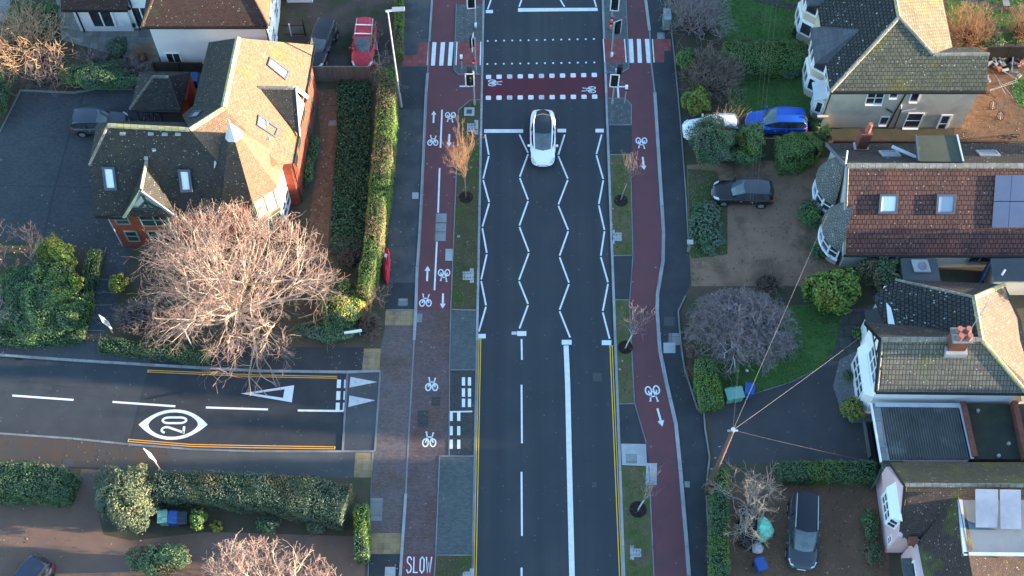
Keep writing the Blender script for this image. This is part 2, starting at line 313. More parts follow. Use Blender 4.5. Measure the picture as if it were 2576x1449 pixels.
# ------------------------------------------------------------------ ground, roads, pavements
ZP = 0.10
def sheet(name, pts, z, m, extra=None):
    b = MB(); b.poly([G(x, y, z) for x, y in pts], m)
    return b.build(name, kind='structure')
def slab(name, pts, z, th, m, ms=None):
    b = MB(); b.prism([G(x, y, z) for x, y in pts], th, m, ms); return b.build(name, kind='structure')
def lerp(a, b, t): return a + (b - a) * t
def xl(y): return 1218 - .01932 * y        # road kerb lines
def xr(y): return 1515 + .03658 * y
b = MB(); b.poly([V(-300, -250, -.06), V(300, -250, -.06), V(300, 420, -.06), V(-300, 420, -.06)], mat('ground_grass', (.05, .06, .028), (.07, .06, .04), .05, .95, .1)); b.build('ground', kind='structure')
sheet('road', [(xl(-600) - 8, -600), (xr(-600) + 8, -600), (xr(1900) + 8, 1900), (xl(1900) - 8, 1900)], 0, asph)
slab('side_road', [(-500, 860), (-60, 885), (167, 900), (377, 913), (640, 928), (880, 932), (866, 1142), (640, 1141), (480, 1136), (320, 1123), (183, 1109), (-60, 1093), (-500, 1050)], -.004, .04, asph_side)
sheet('side_road', [(376, 914), (640, 930), (880, 934), (864, 1140), (640, 1139), (483, 1134), (324, 1120)], 0, asph_new)
slab('garden_ground', [(-60, -80), (1012, -80), (1010, 167), (997, 333), (990, 483), (977, 616), (974, 713), (969, 780), (968, 820), (958, 875), (956, 933), (870, 936), (644, 933), (377, 918), (167, 905), (-60, 890)], ZP, .14, soil)
slab('garden_ground', [(-60, 1087), (0, 1091), (183, 1104), (320, 1118), (483, 1131), (644, 1136), (862, 1137), (942, 1135), (937, 1201), (931, 1309), (926, 1449), (924, 1530), (-60, 1530)], ZP, .14, soil)
slab('pavement', [(1013, -80), (xl(-80), -80), (xl(1530), 1530), (923, 1530), (926, 1449), (931, 1309), (937, 1201), (942, 1135), (956, 933), (958, 875), (968, 820), (974, 713), (977, 616), (990, 483), (997, 333), (1010, 167)], ZP, .14, foot_t, kerbg)
slab('pavement', [(xr(-80), -80), (2720, -80), (2720, 1530), (xr(1530), 1530)], ZP, .14, asph_new, kerbg)
b = MB(); b.poly([G(868, 936, .004), G(956, 935, ZP + .002), G(942, 1136, ZP + .002), G(860, 1139, .004)], asph_old); b.build('road_ramp', kind='structure')
L1, L2, L3 = ZP + .004, ZP + .008, ZP + .012
dv = [(1089, -80), (1087, 0), (1081, 90), (1077, 167), (1072, 233), (1061, 483), (1056, 583), (1049, 683), (1046, 780), (1042, 856), (1036, 966), (1027, 1116), (1021, 1243), (1014, 1343), (1007, 1449), (1003, 1530)]
def dvx(y):
    for (x0, y0), (x1, y1) in zip(dv, dv[1:]):
        if y0 <= y <= y1: return lerp(x0, x1, (y - y0) / (y1 - y0))
def seg(y0, y1): return [(dvx(y0), y0)] + [p for p in dv if y0 < p[1] < y1] + [(dvx(y1), y1)]
sheet('cycle_track', seg(-80, 780)[::-1] + [(1150, -80), (xl(-80) - 4, -80), (xl(780) - 4, 780)], L1, maroon)
sheet('cycle_track', seg(1394, 1530)[::-1] + [(1096, 1394), (1090, 1530)], L1, maroon)
sheet('cycle_track', seg(780, 1394)[::-1] + [(1134, 780), (1131, 1148), (1106, 1148), (1096, 1394)], L1, blk_red)
sheet('pavement', [(970, 818)] + seg(818, 1394) + [(927, 1394), (931, 1309), (937, 1201), (942, 1135), (956, 933), (958, 875)], L1, blk_brn)
sheet('pavement', [(1136, 781), (xl(781) - 4, 781), (xl(930) - 4, 930), (1133, 930)], L1, teal)
sheet('pavement', [(1133, 930), (xl(930) - 4, 930), (xl(1148) - 4, 1148), (1130, 1148)], L1, teal_m)
sheet('pavement', [(1106, 1148), (xl(1148) - 4, 1148), (xl(1396) - 4, 1396), (1096, 1396)], L1, teal)
sheet('pavement', [(1010, 168), (1075, 168), (1071, 275), (1004, 275)], L1, asph_new)
sheet('pavement', [(976, 711), (1047, 711), (1044, 779), (970, 779)], L1, asph_new)
sheet('pavement', [(927, 1394), (1008, 1394), (1003, 1530), (923, 1530)], L1, asph_new)
for q in ([(970, 781), (1045, 781), (1043, 818), (968, 818)], [(916, 877), (958, 877), (955, 932), (911, 931)], [(894, 1139), (941, 1139), (936, 1201), (890, 1201)], [(931, 1341), (1013, 1341), (1008, 1393), (927, 1393)]):
    sheet('tactile_paving', q, L2, buff)
def lshape(pts): return pts
sheet('tactile_paving', [(1051, 107), (1080, 106), (1076, 166), (1012, 166), (1014, 139), (1049, 138)], L2, tac_red)
# islands and verges, left
slab('traffic_island', [(1147, 11), (xl(11) - 4, 11), (xl(188) - 4, 188), (1154, 188), (1142, 177)], ZP + .05, .1, setts, kerbg)
sheet('tactile_paving', [(1148, 104), (1211, 104), (1210, 163), (1146, 163)], ZP + .055, tac_red)
slab('grass_verge', [(1184, 252), (xl(252) - 4, 252), (xl(778) - 4, 778), (1134, 778), (1146, 483), (1154, 277)], ZP + .02, .1, verge_o, conc)
slab('grass_verge', [(1096, 1398), (xl(1398) - 4, 1398), (xl(1530) - 4, 1530), (1088, 1530)], ZP + .02, .1, verge_o, conc)
# left side-street footways, driveways, beds
sheet('footway', [(-60, 840), (120, 846), (260, 862), (380, 876), (377, 919), (167, 906), (-60, 891)], L1, asph_old)
sheet('footway', [(380, 872), (914, 874), (911, 932), (644, 934), (377, 919)], L1, asph_new)
sheet('footway', [(-60, 1088), (0, 1092), (183, 1105), (320, 1119), (426, 1128), (418, 1185), (200, 1178), (-60, 1160)], L1, foot_br)
sheet('footway', [(426, 1128), (483, 1132), (644, 1137), (894, 1138), (890, 1203), (640, 1198), (418, 1185)], L1, asph_old)
slab('car_park', [(-60, 430), (0, 330), (50, 228), (187, 233), (240, 222), (500, 222), (500, 420), (330, 626), (318, 700), (262, 850), (203, 850), (225, 760), (268, 625), (-60, 600)], L1, .02, carpark)
sheet('driveway', [(715, -80), (1012, -80), (1010, 60), (1000, 168), (760, 172), (720, 90)], L1, gravel_d)
sheet('path', [(797, 225), (850, 225), (857, 270), (847, 335), (836, 483), (822, 640), (770, 640), (788, 483), (800, 400), (806, 333), (800, 270)], L1, litter)
sheet('patio', [(130, -80), (400, -80), (400, 165), (205, 115), (155, 100)], L1, slabs)
sheet('patio', [(-60, -80), (30, -80), (22, 50), (-60, 60)], L1, slabs)
sheet('driveway', [(-60, 1255), (170, 1262), (198, 1200), (205, 1180), (295, 1185), (245, 1280), (260, 1345), (330, 1360), (520, 1338), (920, 1350), (915, 1530), (-60, 1530)], L1, grav_red)
# right side
slab('traffic_island', [(xr(-80) + 4, -80), (1568, -80), (1582, 172), (1564, 183), (xr(183) + 4, 183)], ZP + .05, .1, setts, kerbg)
sheet('tactile_paving', [(1519, 98), (1573, 98), (1577, 157), (1522, 157)], ZP + .055, tac_red)
rc = [(1622, -80), (1624, 0), (1634, 77), (1639, 167), (1647, 233), (1660, 440), (1669, 583), (1668, 656), (1654, 740), (1653, 783), (1660, 883), (1677, 966), (1700, 1066), (1710, 1166), (1727, 1366), (1733, 1449), (1738, 1530)]
sheet('cycle_track', [(1568, -80), (1582, 172), (1566, 184), (xr(184) + 4, 184), (xr(248) + 4, 248), (1572, 248), (1588, 264), (1590, 390), (1592, 643), (1584, 755), (1596, 1016), (1632, 1150), (1645, 1449), (1648, 1530)] + rc[::-1], L1, maroon)
sheet('tactile_paving', [(1640, 98), (1687, 98), (1689, 127), (1671, 128), (1671, 157), (1643, 157)], L2, tac_red)
slab('traffic_island', [(xr(248) + 4, 248), (1572, 248), (1588, 264), (1588, 315), (xr(315) + 4, 315)], ZP + .03, .1, setts, kerbg)
for a, c_ in ((390, 643), (755, 1016), (1173, 1530)):
    R_ = {390: [(1586, 390), (1592, 643)], 755: [(1583, 755), (1596, 1016)], 1173: [(1632, 1173), (1645, 1449), (1648, 1530)]}[a]
    slab('grass_verge', [(xr(a) + 4, a)] + R_ + [(xr(c_) + 4, c_)], ZP + .02, .1, verge_m, conc)
slab('concrete_pad', [(xr(1116) + 7, 1116), (1625, 1117), (1628, 1172), (xr(1170) + 7, 1170)], ZP + .02, .1, conc)
sheet('utility_cover', [(1574, 1141), (1602, 1142), (1603, 1166), (1575, 1165)], ZP + .028, conc_d)
slab('concrete_pad', [(1626, 1165), (1653, 1165), (1652, 1220), (1624, 1219)], ZP + .03, .1, conc)
for q, m_, z_ in (([(1037, 484), (1053, 484), (1053, 500), (1037, 500)], conc, L2), ([(1003, 751), (1026, 751), (1025, 769), (1001, 769)], conc_d, L2), ([(1121, 626), (1140, 626), (1138, 656), (1120, 656)], conc, L2 + .02),
    ([(1047, 789), (1063, 789), (1061, 811), (1046, 811)], conc_d, L2), ([(1086, 998), (1108, 998), (1107, 1022), (1085, 1022)], teal_m, L2), ([(1051, 1032), (1078, 1032), (1077, 1074), (1050, 1074)], teal_m, L2), ([(934, 1253), (963, 1253), (961, 1310), (933, 1310)], conc_d, L2),
    ([(969, 1426), (995, 1426), (994, 1460), (967, 1460)], conc, L2), ([(1682, 838), (1712, 838), (1712, 868), (1682, 868)], conc_d, L1), ([(1669, 862), (1699, 862), (1699, 888), (1669, 888)], conc, L2), ([(1670, 798), (1697, 798), (1697, 820), (1670, 820)], asph_old, L1),
    ([(1653, 82), (1672, 82), (1673, 104), (1654, 104)], conc_d, L1), ([(1722, 1211), (1735, 1211), (1735, 1226), (1722, 1226)], conc_d, L1), ([(1492, 938), (1514, 938), (1514, 959), (1492, 959)], asph_old, .004), ([(1490, 1212), (1501, 1212), (1501, 1226), (1490, 1226)], asph_old, .004),
    ([(828, 303), (851, 303), (851, 316), (826, 316)], conc_d, L2), ([(40, 899), (58, 900), (56, 907), (38, 906)], blackp, .002), ([(158, 1155), (184, 1155), (182, 1176), (158, 1175)], asph_old, L2)):
    sheet('utility_cover', q, z_, m_)
b = MB()                                   # framed chamber covers and drain gullies on the verges
for cx, cy in ((1181, 280),):
    b.prism([G(cx - 13, cy - 10, .16), G(cx + 13, cy - 10, .16), G(cx + 12, cy + 11, .16), G(cx - 14, cy + 11, .16)], .1, conc)
    b.prism([G(cx - 7, cy - 5, .166), G(cx + 7, cy - 5, .166), G(cx + 6, cy + 6, .166), G(cx - 8, cy + 6, .166)], .1, asph_old)
b.build('utility_cover', kind='structure')
for cx, cy, s_ in ((1198, 320, -1), (1187, 693, -1), (1541, 595, 1), (1590, 1390, 1), (1187, 1448, -1)):
    b = MB(); z = ZP + .026
    b.prism([G(cx - 5, cy - 18, z), G(cx + 5, cy - 18, z), G(cx + 5, cy + 18, z), G(cx - 5, cy + 18, z)], .1, conc)
    x2 = cx + 11 * s_; b.prism([G(x2 - 12, cy - 10, z + .004), G(x2 + 12, cy - 10, z + .004), G(x2 + 12, cy + 11, z + .004), G(x2 - 12, cy + 11, z + .004)], .1, conc)
    for i in (-1, 0, 1):
        for j in (-1, 1): b.prism([G(x2 + i * 7 - 2, cy + j * 5 - 2, z + .012), G(x2 + i * 7 + 2, cy + j * 5 - 2, z + .012), G(x2 + i * 7 + 2, cy + j * 5 + 2, z + .012), G(x2 + i * 7 - 2, cy + j * 5 + 2, z + .012)], .02, conc_d)
    b.build('drain_cover', kind='structure')
for i in range(3):
    y = 537 + i * 23.5; sheet('utility_cover', [(1096.5 - i, y), (1124 - i, y), (1123 - i, y + 22), (1095.5 - i, y + 22)], L2, conc_d)
for cx, cy, r_ in ((1172, 497, .5), (1562, 505, .5), (1573, 874, .5), (1605, 1282, .55)):
    b = MB(); p = G(cx, cy, ZP); b.cyl((p.x, p.y, ZP), r_, .045, 16, mulch); b.build('mulch_ring', kind='structure')
# right-hand gardens
sheet('garden_ground', [(1676, -80), (1690, 83), (1699, 167), (1714, 333), (1725, 483), (1732, 616), (1738, 716), (1722, 745), (1705, 790), (1713, 867), (1722, 928), (1755, 1029), (1772, 1031), (1782, 1150), (1775, 1230), (1788, 1449), (1790, 1530), (2720, 1530), (2720, -80)], L1, soil)
sheet('lawn', [(1800, -80), (2040, -80), (2010, 40), (1988, 100), (1812, 100)], L2, lawn_m)
sheet('path', [(1850, -30), (2040, 20), (2040, 38), (1840, -10)], L3, drive_t)
sheet('lawn', [(1815, 175), (2050, 175), (2060, 300), (1840, 300)], L2, lawn_m)
sheet('driveway', [(1716, 288), (1850, 292), (2090, 280), (2070, 345), (1724, 372)], L3, drive_t)
sheet('driveway', [(1728, 415), (2110, 395), (2120, 690), (2020, 720), (1740, 720), (1732, 600)], L2, gravel)
sheet('lawn', [(1730, 425), (1800, 430), (1830, 500), (1830, 640), (1738, 650)], L3, mat('lawn_thin', (.05, .075, .025), (.085, .07, .045), .9, .95, .1, bump=.5, patch=((.1, .075, .05), .5, .5, .7)))
sheet('lawn', [(1770, 780), (2140, 760), (2130, 850), (2062, 925), (1990, 962), (1900, 990), (1800, 1022), (1762, 1020), (1740, 960)], L2, lawn_m)
sheet('driveway', [(1786, 1032), (1840, 1012), (1900, 992), (1990, 964), (2062, 926), (2110, 890), (2200, 1060), (2210, 1162), (1794, 1166)], L3, drive_t)
sheet('path', [(2120, 780), (2200, 765), (2165, 900), (2110, 915), (2062, 926), (2098, 880)], L3 + .004, slabs_d)
slab('pebble_bed', [(2112, 905), (2160, 880), (2210, 1062), (2150, 1062), (2112, 1020), (2096, 970)], ZP + .05, .06, pebble, kerbg)
sheet('driveway', [(1834, 1212), (2230, 1200), (2240, 1530), (1834, 1530)], L2, mat('gravel_brown', (.165, .095, .06), (.13, .08, .052), .7, .95, .1, bump=.6, bscale=25, speck=[((.25, .16, .1), 10, .2), ((.06, .04, .03), 8, .12)]))
sheet('lawn', [(2375, -80), (2720, -80), (2720, 110), (2460, 110), (2390, 60)], L2, lawn_m)
sheet('path', [(2385, 0), (2440, -10), (2640, 40), (2640, 52), (2440, 10)], L3, slabs_d)
sheet('garden_yard', [(2400, 120), (2720, 120), (2720, 360), (2400, 350)], L2, litter)
sheet('lawn', [(2548, 200), (2720, 200), (2720, 285), (2565, 270), (2545, 235)], L3, lawn_m)
sheet('patio', [(2545, 860), (2720, 860), (2720, 1010), (2570, 1010)], L2, slabs)

def strip(name, pts, wd, top, m, kind='structure', h=.12):
    b = MB(); q = [G(x, y, top - h / 2) for x, y in pts]
    for a, c_ in zip(q, q[1:]):
        d = (c_ - a).normalized() * .01; b.bar(a - d, c_ + d, wd, h, m)
    return b.build(name, kind=kind)
strip('kerb', [(xl(y) - 1.5, y) for y in (-80, 250, 500, 856)], .16, ZP + .03, kerbm)
strip('kerb', [(xl(y) - 1.5, y) for y in (856, 1240, 1530)], .14, ZP + .02, kerbg)
strip('kerb', [(xr(y) + 1.5, y) for y in (-80, 250, 560, 1530)], .17, ZP + .03, kerbm)
strip('kerb', seg(-80, 104), .16, ZP + .05, kerbm); strip('kerb', seg(104, 185), .1, ZP + .012, kerbg); strip('kerb', seg(185, 856), .2, ZP + .05, kerbm)
strip('kerb', seg(856, 1243), .1, ZP + .012, kerbg); strip('kerb', seg(1243, 1530), .18, ZP + .05, kerbm)
strip('kerb', rc[:3], .22, ZP + .05, kerbm); strip('kerb', rc[2:5], .12, ZP + .012, kerbg); strip('kerb', rc[4:], .24, ZP + .05, kerbm)
for q in ([(1148, 11), (1142, 177), (1154, 188), (1213, 188)], [(1213, 252), (1184, 252), (1154, 277), (1146, 483), (1134, 778), (1131, 930), (1130, 1147)], [(1134, 779), (1196, 781)], [(1130, 931), (1194, 931)], [(1106, 1148), (1190, 1148)], [(1106, 1148), (1096, 1396), (1088, 1530)], [(1096, 1397), (1190, 1397)], [(972, 780), (1046, 780)],
          [(1572, -60), (1582, 172), (1564, 183), (1522, 183)], [(1522, 248), (1572, 248), (1588, 264), (1588, 315), (1527, 315)], [(1530, 390), (1586, 390), (1592, 643), (1540, 644)], [(1544, 755), (1583, 755), (1596, 1016), (1558, 1017)], [(1597, 1017), (1626, 1115)], [(1632, 1173), (1645, 1449)], [(1592, 643), (1584, 755)]):
    strip('edging', q, .07, ZP + .06 if q[0][0] in (1148, 1572) else ZP + .032, kerbg)
strip('kerb', [(-60, 890), (0, 893), (167, 905), (377, 918), (644, 933), (870, 936), (956, 934)], .16, ZP + .03, kerbm)
strip('kerb', [(-60, 1088), (0, 1091), (183, 1104), (320, 1118), (483, 1131), (644, 1136), (942, 1136)], .14, ZP + .03, kerbg)
strip('edging', [(874, 937), (862, 1135)], .12, .05, kerbg); strip('edging', [(957, 934), (943, 1135)], .12, ZP + .014, kerbg)
strip('edging', [(937, 1140), (926, 1449)], .05, ZP + .02, kerbg)
strip('edging', [(50, 228), (110, 230), (187, 233), (215, 228), (240, 222), (335, 224)], .14, ZP + .12, kerbg)
strip('edging', [(0, 332), (50, 232)], .1, ZP + .06, kerbg); strip('edging', [(268, 622), (225, 760), (208, 850)], .08, ZP + .05, kerbg)
for i in range(7): strip('edging', [(268 - 9 * i, 640 + 32 * i), (318 - 9 * i, 640 + 32 * i)], .05, L1 + .004, kerbg) if i > 1 else None
strip('edging', [(136, 484), (175, 340), (210, 240)], .12, L1 + .003, asph_new); strip('edging', [(136, 484), (110, 600)], .12, L1 + .003, asph_new); strip('edging', [(0, 468), (136, 470), (250, 474)], .05, L1 + .003, asph_new)
strip('edging', [(1676, -60), (1690, 83), (1699, 167), (1714, 333), (1725, 483), (1732, 616)], .08, ZP + .1, kerbg)
strip('edging', [(1724, 745), (1706, 783), (1713, 867), (1722, 928), (1755, 1029), (1770, 1031), (1774, 1080), (1785, 1150), (1776, 1230), (1789, 1449)], .09, ZP + .12, kerbg)
strip('edging', [(2062, 926), (1990, 962), (1900, 990), (1840, 1010)], .05, ZP + .05, kerbg)

# ------------------------------------------------------------------ painted markings
def marks(name='road_markings'):
    return MB()
M1, M2 = .004, .008
sheet('cycle_crossing', [(xl(188) - 1, 189), (xr(184) + 1, 185), (xr(248) + 1, 248), (xl(251) - 1, 251)], M1, maroon_d)
def quadm(b, x0, y0, x1, y1, z, m=white, sk=0): b.poly([G(x0, y0, z), G(x1, y0, z), G(x1 + sk, y1, z), G(x0 + sk, y1, z)], m)
zz = [[(1220, 337), (1230, 391), (1215, 451), (1231, 510), (1213, 572), (1225, 638), (1210, 705), (1223, 770), (1204, 836)],
      [(1306, 337), (1329, 386), (1307, 446), (1329, 504), (1306, 569), (1331, 635), (1305, 706), (1329, 766), (1306, 828)],
      [(1421, 337), (1404, 391), (1429, 451), (1404, 516), (1430, 580), (1407, 645), (1432, 713), (1407, 781), (1435, 851)],
      [(1514, 337), (1500, 389), (1518, 452), (1506, 515), (1521, 580), (1511, 645), (1530, 712), (1516, 784), (1534, 854)]]
b = MB()
for ln in zz:
    for (x0, y0), (x1, y1) in zip(ln, ln[1:]):
        a = G(x0, y0, M1); c_ = G(x1, y1, M1); d = (c_ - a) * .03; b.stroke([a + d, c_ - d], .115, white)
for a, c_ in (((1235, 0), (1227, 23)), ((1312, 0), (1306, 17)), ((1410, 0), (1420, 17)), ((1495, 0), (1500, 17))):
    p, q = G(*a, M1), G(*c_, M1); b.stroke([p + (p - q) * 2, q], .115, white)
b.build('road_markings', kind='structure')
b = MB()
for x0, y0, x1, y1 in ((1218, 325, 1316, 334), (1402, 324, 1424, 333), (1498, 324, 1519, 333), (1200, 840, 1222, 851), (1301, 833, 1324, 845), (1413, 855, 1438, 867), (1514, 856, 1538, 868), (1222, 25, 1240, 33)): quadm(b, x0, y0, x1, y1, M1)
quadm(b, 1287, 834, 1300, 842, M1, white_o)
b.poly([G(1303, 20.5, M1), G(1503, 19.5, M1), G(1504, 27.5, M1), G(1303, 29.5, M1)], white)
for i in range(14):
    for ya, yb, xa, xb in ((103, 98, 1227, 1494), (161, 157, 1226, 1495)):
        t = i / 13; p = G(lerp(xa, xb, t), lerp(ya, yb, t), M1)
        b.poly([p + V(.075 * math.cos(a), .085 * math.sin(a), 0) for a in np.arange(10) * 2 * math.pi / 10], white)
for i in range(11):
    for ya, yb, xa, xb in ((193.5, 188.5, 1229, 1495), (246, 243, 1228.5, 1496)):
        t = i / 10; p = G(lerp(xa, xb, t), lerp(ya, yb, t), M2); wv = .2 if i % 3 else .195
        b.poly([p + V(x * wv, y * wv, 0) for x, y in ((-1, -.75), (-.75, -1), (.75, -1), (1, -.75), (1, .75), (.75, 1), (-.75, 1), (-1, .75))], white if i not in (2, 5) else white_o)
b.build('road_markings', kind='structure')
b = MB()
for y0, y1 in ((853, 905), (968, 1115), (1187, 1348), (1428, 1600)): b.stroke([G(1312, y0, M1), G(1313, y1, M1)], .12, white)
b.stroke([G(1424, 869, M1), G(1428, 966, M1), G(1433, 1200, M1), G(1439, 1449, M1), G(1442, 1600, M1)], .34, white)
for x0, x1, x2, x3 in ((1205, 1192, 1188, 0), (1209.5, 1197.5, 1194, 0)): b.stroke([G(x0, 852, M1), G(x1, 1449, M1), G(x2, 1600, M1)], .055, yellow)
for x0, x1 in ((1534.5, 1558.5), (1540, 1564.5)): b.stroke([G(x0, 870, M1), G(x1, 1449, M1), G(x1 + 6, 1600, M1)], .06, yellow)
b.stroke([G(1203, 853, M2), G(1212, 853, M2)], .06, yellow); b.stroke([G(1532, 870, M2), G(1543, 870, M2)], .06, yellow)
b.build('road_markings', kind='structure')
b = MB()                                   # side road
for q in (((31, 995), (185, 1006)), ((283, 1011), (441, 1022)), ((518, 1025), (674, 1030)), ((749, 1032.5), (866, 1034))): b.stroke([G(*q[0], M1), G(*q[1], M1)], .14, white)
for pts in ([(373, 931), (640, 943), (848, 947)], [(373, 935.5), (640, 947.5), (848, 951.5)], [(323, 1105), (480, 1118), (640, 1121), (843, 1124)], [(323, 1110.5), (480, 1123), (640, 1126.5), (843, 1129)]): b.stroke([G(x, y, M1) for x, y in pts], .06, yellow_o)
b.stroke([G(373, 930, M2), G(372, 937, M2)], .06, yellow); b.stroke([G(324, 1104, M2), G(322, 1112, M2)], .06, yellow); b.stroke([G(843, 1123, M2), G(842, 1130, M2)], .06, yellow)
for x0, x1, dx in ((848, 858, -3), (866, 875, -3)):
    for k, (y0, y1) in enumerate(((955, 976), (984, 1006), (1013, 1035))):
        quadm(b, x0 + dx * k / 2, y0, x1 + dx * k / 2, y1, M2, white, -1)
A, B, C = G(606, 990, M1), G(740, 969, M1), G(734, 1012, M1)
a_, b_, c_ = G(638, 990, M1), G(716, 979, M1), G(712, 1001, M1)
for q in ((A, a_, b_, B), (A, C, c_, a_), (B, b_, c_, C)): b.poly([v for v in q][::-1] if ((q[1] - q[0]).cross(q[2] - q[0])).z < 0 else q, white)
def rampz(x): return lerp(.006, ZP + .006, min(1, max(0, (x - 864) / 86))) + .004
for q in ([(882, 948), (949, 961), (879, 975)], [(879, 995), (944, 1007), (876, 1024)]): b.poly([G(x, y, rampz(x)) for x, y in q][::-1], white_o)
cx, cy = 435.5, 1068                       # speed roundel: pointed oval with 20 reading up the junction
c0 = G(cx, cy, M1); N_ = 40; oA = []; iA = []
for i in range(N_):
    t = 2 * math.pi * i / N_; ct, st = math.cos(t), math.sin(t); sg_ = 1 if st >= 0 else -1
    oA.append(c0 + V(2.26 * ct, 1.07 * sg_ * (1 - abs(ct) ** 2.2), 0)); iA.append(c0 + V(1.62 * ct, .86 * sg_ * (1 - ct * ct) ** .62, 0))
for i in range(N_):
    j = (i + 1) % N_; b.poly([oA[i], oA[j], iA[j], iA[i]], white)
def T20(pts): return [c0 + V(.02 - y, x - .02, 0) + V(0, 0, .004) for x, y in pts]  # glyph x runs up, glyph y runs to the left
arc = lambda cx_, cy_, rx, ry, a0, a1, n=10: [(cx_ + rx * math.cos(R(lerp(a0, a1, i / n))), cy_ + ry * math.sin(R(lerp(a0, a1, i / n)))) for i in range(n + 1)]
b.stroke(T20(arc(-.36, .42, .2, .3, 165, -25) + [(-.54, -.74)]), .15, white); b.stroke(T20([(-.62, -.72), (-.1, -.72)]), .16, white)
b.stroke(T20(arc(.32, .32, .2, .42, 0, 180) + arc(.32, -.38, .2, .42, 180, 360)), .15, white, True)
b.build('road_markings', kind='structure')
b = MB()                                   # zebras on the cycle tracks
for t0, t1, b0, b1 in ((1088, 1098, 1084, 1094), (1109, 1120, 1104.5, 1115), (1130, 1141, 1126, 1136), (1581, 1592, 1584, 1595), (1602, 1612, 1604.5, 1615), (1622, 1633, 1627, 1637)):
    ya, yb = (106, 165) if t0 < 1300 else (98, 158); b.poly([G(b0, yb, L2), G(b1, yb, L2), G(t1, ya, L2), G(t0, ya, L2)], white)
for x0, x1, z in ((1149.5, 1147, ZP + .06), (1209.5, 1208, ZP + .06), (1079, 1075, L3), (1517.5, 1521.5, ZP + .06), (1571, 1575.5, ZP + .06), (1641, 1645.5, L3)):
    ya, yb = (105, 164) if x0 < 1300 else (98, 157); b.stroke([G(x0, ya, z), G(x1, yb, z)], .08, white)
b.stroke([G(1156, 217, L2), G(1181, 217, L2)], .12, white); b.stroke([G(1180, 219, L2), G(1180, 203, L2)], .14, white); b.stroke([G(1552, 218, L2), G(1573, 218, L2)], .12, white); b.stroke([G(1554, 217, L2), G(1556, 246, L2)], .14, white)
for p, q in (((1112, 276), (1108, 372)), ((1106, 423), (1102, 535)), ((1099, 608), (1093, 730))): b.stroke([G(*p, L2), G(*q, L2)], .12, white)
for c_ in (1163, 1178):                    # dashed give-way blocks beside the crossing
    for y in (949, 977, 1003): quadm(b, c_ - 1, y, c_ + 7, y + 21, L2)
for c_ in (1131, 1150):
    for y in (1036, 1072, 1106): quadm(b, c_, y, c_ + 8, y + 23, L2)
b.stroke([G(1130, 1036, L3), G(1188, 1035, L3)], .1, white)
b.build('road_markings', kind='structure')
def bike_mark(px, py, wpx, rot, z, hs=1.25):
    b = MB(); c = G(px, py, z); s = wpx / 34.0 * 1.0; cr, sr = math.cos(rot), math.sin(rot)
    def T(p): x, y = p[0] * s, p[1] * s * hs; return c + V(x * cr - y * sr, x * sr + y * cr, 0)
    wl = .075 * s + .02
    for x in (-.28, .28): b.stroke([T((x + .2 * math.cos(a), -.22 + .24 * math.sin(a))) for a in np.arange(16) * 2 * math.pi / 16], wl, white, True)
    for q in ([(-.28, -.22), (-.16, .14), (.2, .14), (0, -.24), (-.16, .14)], [(.28, -.22), (.2, .14), (.26, .36)], [(-.16, .12), (-.22, .42)], [(-.3, .44), (-.16, .46)], [(.2, .38), (.34, .4)], [(0, -.24), (-.1, -.3)], [(0, -.24), (.1, -.2)]):
        b.stroke([T(p) + V(0, 0, .0012) for p in q], wl, white)
    return b.build('cycle_symbol', kind='structure')
for a in ((1133, 295, 26, math.pi, L2), (1089, 353, 26, 0, L2), (1117, 693, 28, math.pi, L2), (1070.5, 755, 28, 0, L2), (1086, 966, 28, 0, L2), (1080, 1105, 30, 0, L2), (1614, 360, 28, math.pi, L2), (1643, 991, 33, math.pi + .12, L2)): bike_mark(*a)
bike_mark(1246, 208.5, 20, -math.pi / 2, M2, 1.9); bike_mark(1481, 225.5, 20, math.pi / 2, M2, 1.9)
b = MB()
def arrow(px, py, lpx, ang, z=L2):
    c = G(px, py, z); s = lpx / 29.0; cr, sr = math.cos(ang), math.sin(ang)
    T = lambda x, y: c + V((x * cr - y * sr) * s, (x * sr + y * cr) * s, 0)
    b.stroke([T(0, -.5), T(0, .2)], .13, white); b.poly([T(-.17, .18), T(.17, .18), T(0, .5)], white)
for a in ((1091, 294, 32, 0), (1130, 353, 32, math.pi), (1075, 688, 35, 0), (1114, 757, 34, math.pi), (1618.5, 411, 33, math.pi + .05), (1660, 1050, 38, math.pi + .2)): arrow(*a)
b.build('road_markings', kind='structure')
b = MB(); c0 = G(1055, 1421, L2)           # SLOW
gl = {'S': [[(.34, .72), (.25, .88), (.1, .9), (.02, .75), (.06, .58), (.28, .42), (.34, .25), (.28, .06), (.1, 0), (.0, .18)]], 'L': [[(.04, .9), (.04, .02), (.34, .02)]], 'O': [[(.17, .9), (.03, .75), (.03, .15), (.17, 0), (.31, .15), (.31, .75), (.17, .9), (.1, .87)]], 'W': [[(.0, .9), (.1, .02), (.19, .6), (.28, .02), (.38, .9)]]}
for i, ch in enumerate('SLOW'):
    for st in gl[ch]: b.stroke([c0 + V(-.78 + i * .4 + x * .86, -.5 + y * 1.12, 0) for x, y in st], .075, white)
b.build('road_markings', kind='structure')

